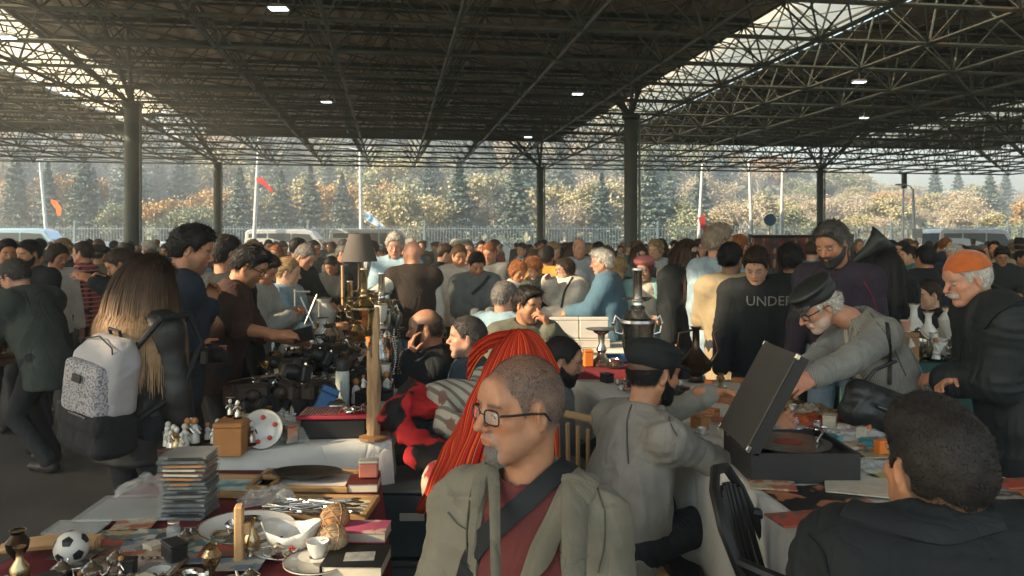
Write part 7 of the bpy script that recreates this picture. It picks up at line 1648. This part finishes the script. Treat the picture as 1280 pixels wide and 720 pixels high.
def drape(name, prims, lo, hi, m, lab, amp=.03, sc=7, seed=1, h=.011, cat='blanket'):
    f_ = Field(lo, hi, h)
    for a, b, ra, rb, fl_ in prims: f_.cone(a, b, ra, rb, k=.05, flat=fl_)
    V, F = f_.mesh(); V = relax(V, F, 2); V = folds(V, vnormals(V, F), amp, sc, np.random.RandomState(seed)); c = V.mean(0); c[2] = V[:, 2].min(); me = meshVF(name, V-c, F, m, True); o = bpy.data.objects.new(name, me); COL.objects.link(o); o.location = tuple(c); props(o, lab, cat); return o
Zv = np.array([0, 0, 1.])
drape('blanket', [((-.50, 3.42, .84), (-.30, 3.45, .86), .055, .055, (Zv, 1.5)), ((-.50, 3.36, .80), (-.26, 3.22, .70), .042, .04, None), ((-.52, 3.3, .84), (-.42, 3.5, .92), .04, .05, None), ((-.40, 3.20, .72), (-.22, 3.16, .66), .035, .04, None)], (-.68, 3.02, .5), (-.1, 3.65, 1.1), red_bl, 'red and black patterned blanket at the left of the textile heap', .03, 8, 2)
drape('blanket', [((-.30, 3.50, .90), (.02, 3.50, .90), .085, .085, (Zv, 1.1)), ((-.28, 3.40, .80), (-.04, 3.32, .74), .07, .08, None), ((-.05, 3.30, .78), (-.10, 3.22, .50), .07, .05, (np.array([0, 1., 0]), 1.3)), ((-.12, 3.6, .94), (.06, 3.6, .92), .07, .07, None)], (-.48, 3.0, .3), (.22, 3.8, 1.15), grey_bl, 'grey scroll-patterned cloth heaped between the red blanket and striped shawl', .035, 7, 3)
drape('cushion', [((-.30, 3.14, .60), (-.25, 3.12, .52), .06, .05, (np.array([0, 1., 0]), 1.5)), ((-.30, 3.15, .66), (-.20, 3.14, .64), .05, .05, None)], (-.44, 3.0, .4), (-.1, 3.3, .78), flor, 'floral printed bundle hanging below the red blanket', .02, 10, 4, cat='cushion')
# striped shawl hanging over a stand
stv = bpy.data.materials.new('striped_shawl'); stv.use_nodes = True; t = stv.node_tree; b = t.nodes['Principled BSDF']; uvn = t.nodes.new('ShaderNodeUVMap'); sx_ = t.nodes.new('ShaderNodeSeparateXYZ'); t.links.new(uvn.outputs[0], sx_.inputs[0])
mth = t.nodes.new('ShaderNodeMath'); mth.operation = 'MULTIPLY'; mth.inputs[1].default_value = 21; t.links.new(sx_.outputs[0], mth.inputs[0]); frc = t.nodes.new('ShaderNodeMath'); frc.operation = 'FRACT'; t.links.new(mth.outputs[0], frc.inputs[0])
rp = t.nodes.new('ShaderNodeValToRGB'); rp.color_ramp.interpolation = 'CONSTANT'; e = rp.color_ramp.elements; e[0].position = 0; e[0].color = (.36,.014,.010,1); e[1].position = .30; e[1].color = (.035,.005,.006,1)
for ps, c_ in ((.40, (.50,.035,.010,1)), (.50, (.66,.12,.015,1)), (.60, (.36,.014,.010,1)), (.80, (.035,.005,.006,1)), (.86, (.60,.30,.12,1)), (.90, (.36,.014,.010,1))): k = e.new(ps); k.color = c_
t.links.new(frc.outputs[0], rp.inputs[0]); t.links.new(rp.outputs[0], b.inputs['Base Color']); b.inputs['Roughness'].default_value = .6; b.inputs['Specular IOR Level'].default_value = .1
def shawl():
    nu, nv = 150, 34; V = []; F = []; UV = []; c0 = P(648, 470, 2.85)
    for i in range(nu+1):
        s = i/nu; a = math.pi*(1.22-1.42*s)         # across the cloth: left back, round the near side, to the right
        for j in range(nv+1):
            v = j/nv
            r = (.105+.085*v)
            lx = -.13*v**1.2*(.75+.35*(1-s))            # the cloth sweeps down to the left
            x0 = X(652, 2.85)+math.cos(a)*r*(1.15+.2*v)+lx; y0 = 2.85-math.sin(a)*r*.8
            z0 = 1.245-.05*abs(math.cos(a))**2-(.57*v)-.02*(1-math.sin(max(0, a)))
            fl_ = .022*math.sin(s*17+v*2)*(.25+v)+.006*math.sin(s*41+3*v)*v+.035*vnoise(np.array([[s*7, v*3.2, 1.5]]))[0]+.012*vnoise(np.array([[s*19, v*9, 4.5]]))[0]; nx_, ny_ = math.cos(a), -math.sin(a)
            if v < .12: q = v/.12; x0 = X(646, 2.85)*(1-q)*1+x0*q; y0 = 2.85*(1-q)+y0*q; z0 = (1.262*(1-q**1.6)+z0*q**1.6)
            V.append((x0+nx_*fl_-c0[0], y0+ny_*fl_-c0[1], z0)); UV.append((s, v))
    for i in range(nu):
        for j in range(nv): k = i*(nv+1)+j; F.append([k, k+1, k+nv+2, k+nv+1])
    mb = MB().put(V, F); o = mb.build('shawl', stv, smooth=True, auto=False); o.location = (c0[0], c0[1], 0); uvl = o.data.uv_layers.new(name='UVMap')
    for lp_ in o.data.loops: uvl.data[lp_.index].uv = UV[lp_.vertex_index]
    sm = o.modifiers.new('thickness', 'SOLIDIFY'); sm.thickness = .004; props(o, 'bright red and orange striped shawl hanging behind the foreground man', 'shawl')
    st2 = empty('garment_stand', (c0[0]+.01, c0[1]+.0, 0), 'dark stand hidden under the striped shawl', 'stand'); MB().tube((0, 0, 0), (0, 0, 1.2), .012).build('pole', darkmetal, st2); MB().ball((0, 0, 1.18), (.055, .05, .05), 12).build('rest', blk, st2); MB().lathe([(.15, 0), (.15, .02), (.02, .03)], 20).build('foot', darkmetal, st2)
shawl()
def wing():
    A_ = [P(640, 418, 2.80), P(618, 422, 2.78), P(600, 432, 2.76)]; nu, nv = 40, 14; V = []; UV = []; F = []
    for i in range(nu+1):
        s = i/nu
        for j in range(nv+1):
            v = j/nv; a = P(640-32*s, 414+26*s, 2.82-.05*s); b_ = P(590-16*s+10*s*s, 448+28*s-14*(1-s), 2.80); p = a*(1-v)+b_*v+np.array([0, -.02*math.sin(v*3.14)+.008*math.sin(s*22), .02*math.sin(v*3.14)]); V.append(p); UV.append((s*.55, v))
    for i in range(nu):
        for j in range(nv): k = i*(nv+1)+j; F.append([k, k+1, k+nv+2, k+nv+1])
    c = V[0]; o = MB().put([p-c for p in V], F).build('shawl_end', stv, smooth=True, auto=False); uvl = o.data.uv_layers.new(name='UVMap')
    for lp_ in o.data.loops: uvl.data[lp_.index].uv = UV[lp_.vertex_index]
    o.location = tuple(c); o.modifiers.new('t', 'SOLIDIFY').thickness = .004; sh_ = bpy.data.objects['shawl']; o.location = tuple(np.array(c)-np.array(sh_.location)); own(o, sh_)
wing()

# ---- seats
def stool(loc, rz, m, lab, h=.46, grp=None):
    o = empty('plastic_stool', loc, lab, 'stool', grp); o.rotation_euler = (0, 0, rz); MB().box((0, 0, h-.015), (.34, .34, .03), bev=.012).build('seat', m, o)
    for sx in (-1, 1):
        for sy in (-1, 1): MB().path([(sx*.145, sy*.145, h-.03), (sx*.155, sy*.155, h*.6), (sx*.18, sy*.18, 0)], [.022, .017, .016], 8).build('leg', m, o, smooth=True)
    for sy in (-1, 1): MB().box((0, sy*.15, h-.055), (.28, .012, .05), bev=.004).build('apron', m, o)
    return o
tanp = mat('tan_plastic', (.42,.27,.13), .45, var=.08)
stool((Cc['pel'][0]-.0, Cc['pel'][1]-.03, 0), .1, tanp, 'tan plastic stool under the seller in the grey shirt', max(.3, Cc['pel'][2]-.05))
for pk, nm_ in (('S', 'the balding man on the phone'), ('T', 'the grey-haired man in dark blue'), ('U', 'the bearded man in grey'), ('O', 'the young seller in the olive hoodie'), ('Pp', 'the man in the pale blue shirt'), ('AN', 'the person behind the orange cap'), ('A', 'the foreground man in glasses'), ('B', 'the man seen from behind')):
    q_ = PPL[pk]; stool((q_['pel'][0], q_['pel'][1], 0), .3, blk, 'dark plastic stool under '+nm_, max(.25, q_['pel'][2]-.09))
def pchair(loc, rz, m, lab):
    o = empty('plastic_chair', loc, lab, 'chair'); o.rotation_euler = (0, 0, rz)      # faces local -Y
    MB().box((0, 0, .43), (.42, .42, .025), bev=.01).build('seat', m, o)
    mb = MB()
    for k in range(9):
        t = (k-4)/4.0; x = t*.16; yb = .20+.03*(1-t*t); mb.path([(x*.9, yb-.01, .46), (x, yb+.05, .66), (x*1.02, yb+.09, .84-.05*t*t)], [.009, .010, .009], 6)
    mb.build('back_slats', m, o, smooth=True)
    MB().path([(-.215, .16, .44), (-.225, .22, .62), (-.205, .29, .78), (-.13, .325, .86), (0, .34, .885), (.13, .325, .86), (.205, .29, .78), (.225, .22, .62), (.215, .16, .44)], .016, 8).build('back_frame', m, o, smooth=True)
    for sx in (-1, 1):
        MB().path([(sx*.215, .25, .70), (sx*.25, .12, .675), (sx*.26, -.08, .665), (sx*.25, -.18, .62), (sx*.235, -.21, .43)], [.016, .020, .021, .016, .016], 8).build('armrest', m, o, smooth=True)
        for sy in (-1, 1): MB().path([(sx*.19, sy*.18, .43), (sx*.235, sy*.24, 0)], [.024, .018], 8).build('leg', m, o, smooth=True)
    return o
pchair((.24, 3.55, 0), math.radians(-10+180), tanp, 'tan plastic chair with slatted rounded back behind the foreground man')
pchair((.93, 2.28, 0), math.radians(68), blk, 'black plastic armchair between the foreground man and the white cloth')

# ---- right table
rp_ = empty('record_player', (.995, 2.87, TZ0+.006), 'portable black record player case with its lid raised', 'record player')
tolex = mat('black_leatherette', (.022,.022,.022), .55, var=.1, bump=.6, bs=260); tol2 = mat('grey_leatherette', (.060,.058,.052), .6, var=.1, bump=.6, bs=260)
mb = MB(); mb.box((0, -.175+.006, .05), (.37, .012, .10)); mb.box((0, .175-.006, .05), (.37, .012, .10)); mb.box((-.179, 0, .05), (.012, .326, .10)); mb.box((.179, 0, .05), (.012, .326, .10)); mb.box((0, 0, .006), (.345, .326, .012)); mb.build('case_base', tolex, rp_)
MB().box((0, 0, .078), (.344, .325, .006)).build('deck_plate', blk, rp_)
MB().lathe([(.0005, .082), (.13, .082), (.135, .086), (.135, .092), (.0005, .093)], 48, (.0, .0, 0)).build('platter', chrome, rp_, smooth=True)
rc_ = MB().lathe([(.004, .0945), (.150, .0945), (.151, .096), (.150, .0975), (.004, .0975)], 64).build('vinyl_record', mat('vinyl', (.010,.010,.011), .22, var=0, wave=None, spec=.7), rp_, smooth=True); MB().lathe([(.004, .098), (.05, .098), (.05, .0985), (.004, .0987)], 32).build('record_label', mat('label_red', (.28,.05,.03), .5, var=.2), rc_)
mb = MB(); mb.path([(.15, .13, .08), (.15, .13, .12), (.145, .05, .118), (.09, -.04, .108)], .004, 6); mb.ball((.15, .13, .11), .013, 10); mb.build('tonearm', chrome, rp_, smooth=True)
la = math.radians(28); R_ = Ry(la); L0 = .37; cc0 = np.array([-.181, 0, .10]); ctr = cc0+R_@np.array([0, 0, L0/2])
mb = MB(); mb.box(ctr+R_@np.array([-.022, 0, 0]), (.008, .35, L0), R_, bev=.003); mb.build('lid_panel', tol2, rp_)
mb = MB(); 
for (dy, dz_, sy, sz) in ((-.171, 0, .008, L0), (.171, 0, .008, L0), (0, L0/2-.004, .334, .008), (0, -L0/2+.004, .334, .008)): mb.box(ctr+R_@np.array([.002, dy, dz_]), (.040, sy, sz), R_)
mb.build('lid_rim', tolex, rp_)
for dy in (-.172, .172):
    for dz_ in (-L0/2+.008, L0/2-.008): MB().box(ctr+R_@np.array([-.018, dy, dz_]), (.020, .016, .022), R_, bev=.004).build('corner_cap', chrome, rp_)
for dy in (-.10, .10): MB().tube((-.187, dy-.02, .10), (-.187, dy+.02, .10), .006).build('hinge', chrome, rp_)
lpm = [mat('sleeve_%d' % i, a, .35, var=.3, vs=8, col2=b, cscale=9, cedge=(.53, .57)) for i, (a, b) in enumerate((((.012,.014,.014), (.34,.13,.06)), ((.50,.46,.38), (.42,.36,.28)), ((.55,.18,.03), (.10,.02,.02)), ((.05,.07,.05), (.36,.30,.10)), ((.16,.05,.03), (.45,.30,.16))))]
def sleeve(px, py, rz, k, lab, w=.30, dz=0): 
    o = MB().box((0, 0, .002), (w, w, .004), bev=.001).build('record_sleeve', lpm[k]); o.location = tuple(T(px, py)+[0, 0, dz]); o.rotation_euler = (0, 0, rz); props(o, lab, 'record sleeve'); return o
sleeve(1028, 628, .12, 0, 'dark record sleeve with an orange portrait-like shape in front of the player', .29)
sleeve(1075, 612, -.35, 1, 'cream record sleeve partly under the black-haired man\'s shoulder', .22, .006)
sleeve(1268, 640, .1, 2, 'orange sunset-coloured record sleeve at the right edge', .30, .004); sleeve(1150, 600, .2, 3, 'green and yellow printed sleeve behind the seated man\'s head', .28)
pbag(T(1085, 590), .2, (.16, .10, .05), clearp, 'clear plastic bag beside the record player', 8); pbag(T(1068, 548), .1, (.26, .14, .05), clearp, 'crumpled clear wrapping in front of the grey blazer', 9)
pbag(T(1262, 655), 0, (.34, .22, .03), mat('purple_cloth', (.07,.015,.06), .8), 'dark purple cloth under the silver sugar bowls', 12, nm='purple_cloth')
for k, (px, py) in enumerate(((1237, 676), (1262, 688))):
    o = empty('sugar_bowl', T(px, py)+[0, 0, .012], ('left silver sugar bowl with pointed lid behind the seated man' , 'right silver sugar bowl with pointed lid at the right edge')[k], 'sugar bowl')
    MB().lathe([(.022, 0), (.018, .008), (.036, .02), (.040, .038), (.038, .046)], 24, sq=lambda t, i: 1+.03*math.cos(14*t)).build('bowl', slv, o, smooth=True); MB().lathe([(.040, .046), (.038, .054), (.025, .066), (.008, .072), (.005, .08), (.009, .088), (.0005, .10)], 20).build('lid', slv, o, smooth=True)
def t4(u, v): return np.array([(.925*(1-v)+.36*v)*(1-u)+(1.86*(1-v)+1.34*v)*u, 2.02+2.7*v])
flat = []
for k, (px, py, w_, d_, m_, nm_) in enumerate(((965, 612, .15, .10, pc[5], 'cream'), (1000, 655, .17, .11, pc[2], 'red'), (1100, 572, .16, .12, pc[0], 'brown'), (1125, 590, .14, .10, pc[2], 'red'), (1112, 556, .18, .12, pc[3], 'pale'), (1060, 562, .12, .08, pc[5], 'cream'), (960, 520, .14, .09, pc[3], 'pale'), (930, 512, .12, .09, pc[0], 'brown'), (1240, 628, .18, .12, pc[4], 'black'), (1276, 612, .16, .10, pc[2], 'red'), (1190, 575, .18, .12, pc[5], 'cream'), (1150, 560, .16, .10, pc[1], 'bluish'), (880, 523, .12, .09, pc[5], 'cream'), (905, 531, .12, .08, pc[2], 'red'), (1010, 598, .10, .10, pc[1], 'bluish'))):
    o = MB().box((0, 0, .003), (w_, d_, .006), bev=.001).build('magazine', m_); o.location = tuple(T(px, py)+[0, 0, .006+.0007*k]); o.rotation_euler = (0, 0, gr.normal()*.35); props(o, nm_+' printed magazine on the right table', 'magazine', 'magazines on the right table'); flat.append(o)
dedupe(flat)
mid = scatter(40, lambda rs: t4(rs.uniform(.42, .97), rs.uniform(.36, .60)), 'beside the record player', 'small goods beside the record player', [('box', card), ('cup', slv), ('figurine', porc), ('box', paper), ('plate', slv), ('book', redp), ('glassjar', None), ('box', teal), ('cup', porc), ('box', orange), ('plate', porc)], 71, .5, .8)
for o in mid: o.scale = tuple(v*.6 for v in o.scale)
dedupe(mid)
# jewellery and scarves towards the far end
scf = [mat('scarf_%d' % i, a, .8, var=.2, col2=b, cscale=20) for i, (a, b) in enumerate((((.55,.12,.03), (.30,.05,.02)), ((.42,.30,.16), (.20,.10,.05)), ((.45,.03,.03), (.12,.02,.02)), ((.48,.44,.34), (.30,.20,.12))))]
for k, (px, py, w_, d_, i) in enumerate(((1005, 527, .22, .16, 0), (1040, 522, .20, .12, 1), (1015, 514, .2, .12, 3), (1048, 533, .18, .08, 2), (985, 508, .22, .12, 1), (905, 502, .16, .10, 0))):
    pbag(T(px, py), .2*k, (w_, d_, .035), scf[i], ['orange', 'tan', 'cream', 'dark red', 'brown', 'bright orange'][k]+' folded scarf on the right table beyond the record player', 20+k, nm='folded_scarf')
jl = scatter(66, lambda rs: t4(rs.uniform(.10, .96), rs.uniform(.48, .97)), 'towards the far end of the right table', 'small goods on the right table', [('box', card), ('cup', slv), ('figurine', porc), ('box', paper), ('plate', slv), ('book', redp), ('box', blk), ('vase', gld), ('cup', porc), ('box', orange)], 33, .45, .8)
for o in jl: o.scale = tuple(s*.62 for s in o.scale)
dedupe(jl)
ew = empty('ewer', T(870, 478)+[0, 0, 0], 'dark bronze long-necked ewer behind the seller in the black cap', 'ewer'); MB().lathe([(.05, 0), (.03, .02), (.028, .03), (.085, .07), (.095, .11), (.05, .16), (.022, .20), (.020, .30), (.035, .32)], 24).build('ewer_body', bronze, ew, smooth=True)
MB().path([(.08, 0, .10), (.13, 0, .18), (.10, 0, .28), (.14, 0, .31)], [.014, .010, .008, .006], 8).build('spout', bronze, ew, smooth=True); MB().path([(-.02, 0, .30), (-.10, 0, .28), (-.11, 0, .18), (-.085, 0, .12)], .007, 8).build('handle', bronze, ew, smooth=True)
tr = empty('serving_tray', T(900, 500), 'shallow white tray holding an orange cloth under the seller\'s hand', 'tray'); MB().box((0, 0, .005), (.30, .16, .008), bev=.003).build('tray_base', porc, tr); mb = MB()
for sx, sy, w_, d_ in ((0, -.08, .30, .006), (0, .08, .30, .006), (-.15, 0, .006, .16), (.15, 0, .006, .16)): mb.box((sx, sy, .014), (w_, d_, .018))
mb.build('tray_rim', porc, tr)
cs2 = empty('candlestick', (X(752, 5.25), 5.25, TZ0+.006), 'tall fluted silver candlestick on the burgundy table', 'candlestick'); MB().lathe([(.075, 0), (.078, .01), (.06, .03), (.035, .05), (.022, .08), (.035, .10), (.018, .14), (.024, .20), (.05, .215), (.055, .225), (.02, .23)], 24, sq=lambda t, i: 1+.04*math.cos(t*10)).build('stem', slv, cs2, smooth=True); MB().lathe([(.02, .225), (.10, .235), (.105, .24), (.02, .24)], 24).build('drip_tray', slv, cs2, smooth=True)
smallbox((X(735, 5.2), 5.2, TZ0+.006), .2, (.06, .05, .11), orange, 'bright orange box on the burgundy table', nm='orange_box'); smallbox((X(768, 5.4), 5.4, TZ0+.006), 0, (.16, .08, .05), blue, 'blue box behind the silver candlestick', nm='blue_tin'); cup((X(768, 5.15), 5.15, TZ0+.01), 0, 'silver cup beside the candlestick', None, .9, slv)
for k, px in enumerate((705, 742)):
    o = smallbox((X(px, 6.15), 6.15, TZ0+.075), .05, (.22, .05, .16), mat('white_card_box', (.60,.58,.53), .6, var=.08), ('left white cardboard box standing behind the young seller', 'right white cardboard box standing left of the samovar')[k], nm='white_box'); smallbox((X(px, 6.15), 6.15, TZ0+.006), 0, (.24, .14, .066), mat('white_card_box2', (.5,.48,.44), .6), ('flat white box under the left white box', 'flat white box under the right white box')[k], nm='flat_box')
# sling bag of the old man
bq = P(1100, 492, 3.50); sb = empty('shoulder_bag', bq, 'black leather shoulder bag hanging at the side of the man in the grey blazer', 'bag'); sb.rotation_euler = (0, .35, .25)
sdf_part('bag_body', [('cone', ((-.10, 0, -.03), (.10, 0, -.03), .062), dict(k=0)), ('cone', ((-.10, 0, -.11), (.10, 0, -.11), .062), dict(k=.03)), ('cone', ((-.07, -.05, -.09), (.07, -.05, -.09), .038), dict(k=.02))], (-.2, -.15, -.2), (.2, .12, .08), .008, leather, sb, .008); MB().path([(-.10, 0, .0), (-.06, 0, .09), (.03, 0, .16)], .008, 6).build('strap', leather, sb); MB().box((0, -.09, -.06), (.13, .004, .006)).build('zip', chrome, sb)
# ---- porcelain table, gramophone, carpet rack
pk_ = scatter(95, lambda rs: np.array([rs.uniform(2.4, 3.6), rs.uniform(5.4, 6.25)]), 'on the green-clothed table', 'porcelain on the green-clothed table', [('cup', porc), ('teapot', porc), ('plate', porc), ('vase', porc), ('cup', porc), ('figurine', porc), ('teapot', slv), ('cup', gld)], 41, .8, 1.5, .05)
dedupe(pk_)
gm_ = empty('gramophone', (X(1072, 6.9), 6.9, 0), 'antique gramophone with a large dark flared horn on a tall cabinet', 'gramophone')
MB().box((0, 0, .50), (.40, .36, 1.0), bev=.01).build('cabinet', woodm, gm_); MB().box((0, 0, 1.10), (.32, .30, .17), bev=.01).build('motor_box', woodm, gm_); pts = [np.array([-.12, 0, 1.22]), np.array([-.10, 0, 1.36]), np.array([0, -.02, 1.47]), np.array([.12, -.05, 1.56]), np.array([.22, -.08, 1.64]), np.array([.28, -.10, 1.70])]
hm_ = mat('horn_black', (.035,.042,.044), .45, var=.3, metal=.2); mb = MB(); nh = 24; V = []; rad = [.018, .024, .036, .062, .115, .165]; 
for i, p in enumerate(pts):
    d_ = nrm(pts[min(i+1, 5)]-pts[max(i-1, 0)]); u_ = nrm(np.cross(d_, [0, 1, 0])); w_ = np.cross(d_, u_)
    for k in range(nh): a = k*2*math.pi/nh; rr = rad[i]*(1+.07*abs(math.sin(a*4))*(i > 2)); V.append(p+(u_*math.cos(a)+w_*math.sin(a))*rr)
mb.put(V, [[i*nh+k, i*nh+(k+1) % nh, (i+1)*nh+(k+1) % nh, (i+1)*nh+k] for i in range(5) for k in range(nh)]); ho = mb.build('horn', hm_, gm_, smooth=True); ho.modifiers.new('t', 'SOLIDIFY').thickness = .004; ho.scale = (.82, .82, .82); ho.location = (-.03, 0, .20)
cpk = empty('carpet_rack', (3.85, 10.6, 0), 'rack hung with dark red patterned carpet behind the bearded man', 'carpet rack'); MB().box((0, 0, .86), (1.3, .03, 1.5)).build('carpet', mat('carpet_red', (.13,.035,.025), .95, var=.2, wave=[('X', 2.2, (.30,.18,.12), .85, .93)], col2=(.04,.03,.035), cscale=9), cpk)
for sx in (-1, 1): MB().tube((sx*.68, 0, 0), (sx*.68, 0, 1.66), .02).build('post', darkmetal, cpk)
MB().tube((-.7, 0, 1.63), (.7, 0, 1.63), .02).build('rail', darkmetal, cpk)
smallbox((X(1128, 5.42), 5.42, TZ0+.006), 0, (.16, .14, .20), mat('cardboard', (.25,.14,.07), .8), 'brown cardboard box at the left end of the porcelain table', nm='cardboard_box'); pc_ = empty('paper_cup', (X(1143, 5.3), 5.42, TZ0+.21), 'small pink paper cup on the cardboard box', 'cup'); MB().lathe([(.025, 0), (.034, .07), (.032, .07), (.024, .004)], 16).build('cup_body', mat('pink_paper', (.45,.22,.17), .7), pc_, smooth=True); MB().lathe([(.034, .069), (.036, .072), (.034, .075), (.032, .072)], 16).build('rim', paper, pc_)
# goods of the stall at the left edge
st5 = scatter(26, lambda rs: np.array([rs.uniform(-4.6, -3.55), rs.uniform(5.25, 5.9)]), 'on the stall at the left edge', 'goods on the left edge stall', small, 51, .8, 1.4)
dedupe(st5); pbag((-3.75, 5.45, TZ0+.004), 0, (.5, .35, .02), mat('red_felt', (.30,.02,.02), .9), 'red felt cloth on the stall at the left edge', 52, nm='felt_cloth')
sk_ = empty('sack', (-3.05, 6.3, 0), 'crumpled brown sack on the floor under the left stall', 'sack'); sdf_part('sack_body', [('ell', ((0, 0, .10), (.16, .13, .12)), dict(k=0))], (-.22, -.2, -.02), (.22, .2, .25), .014, cloth('sacking', (.28,.17,.09)), sk_, .04, 10)
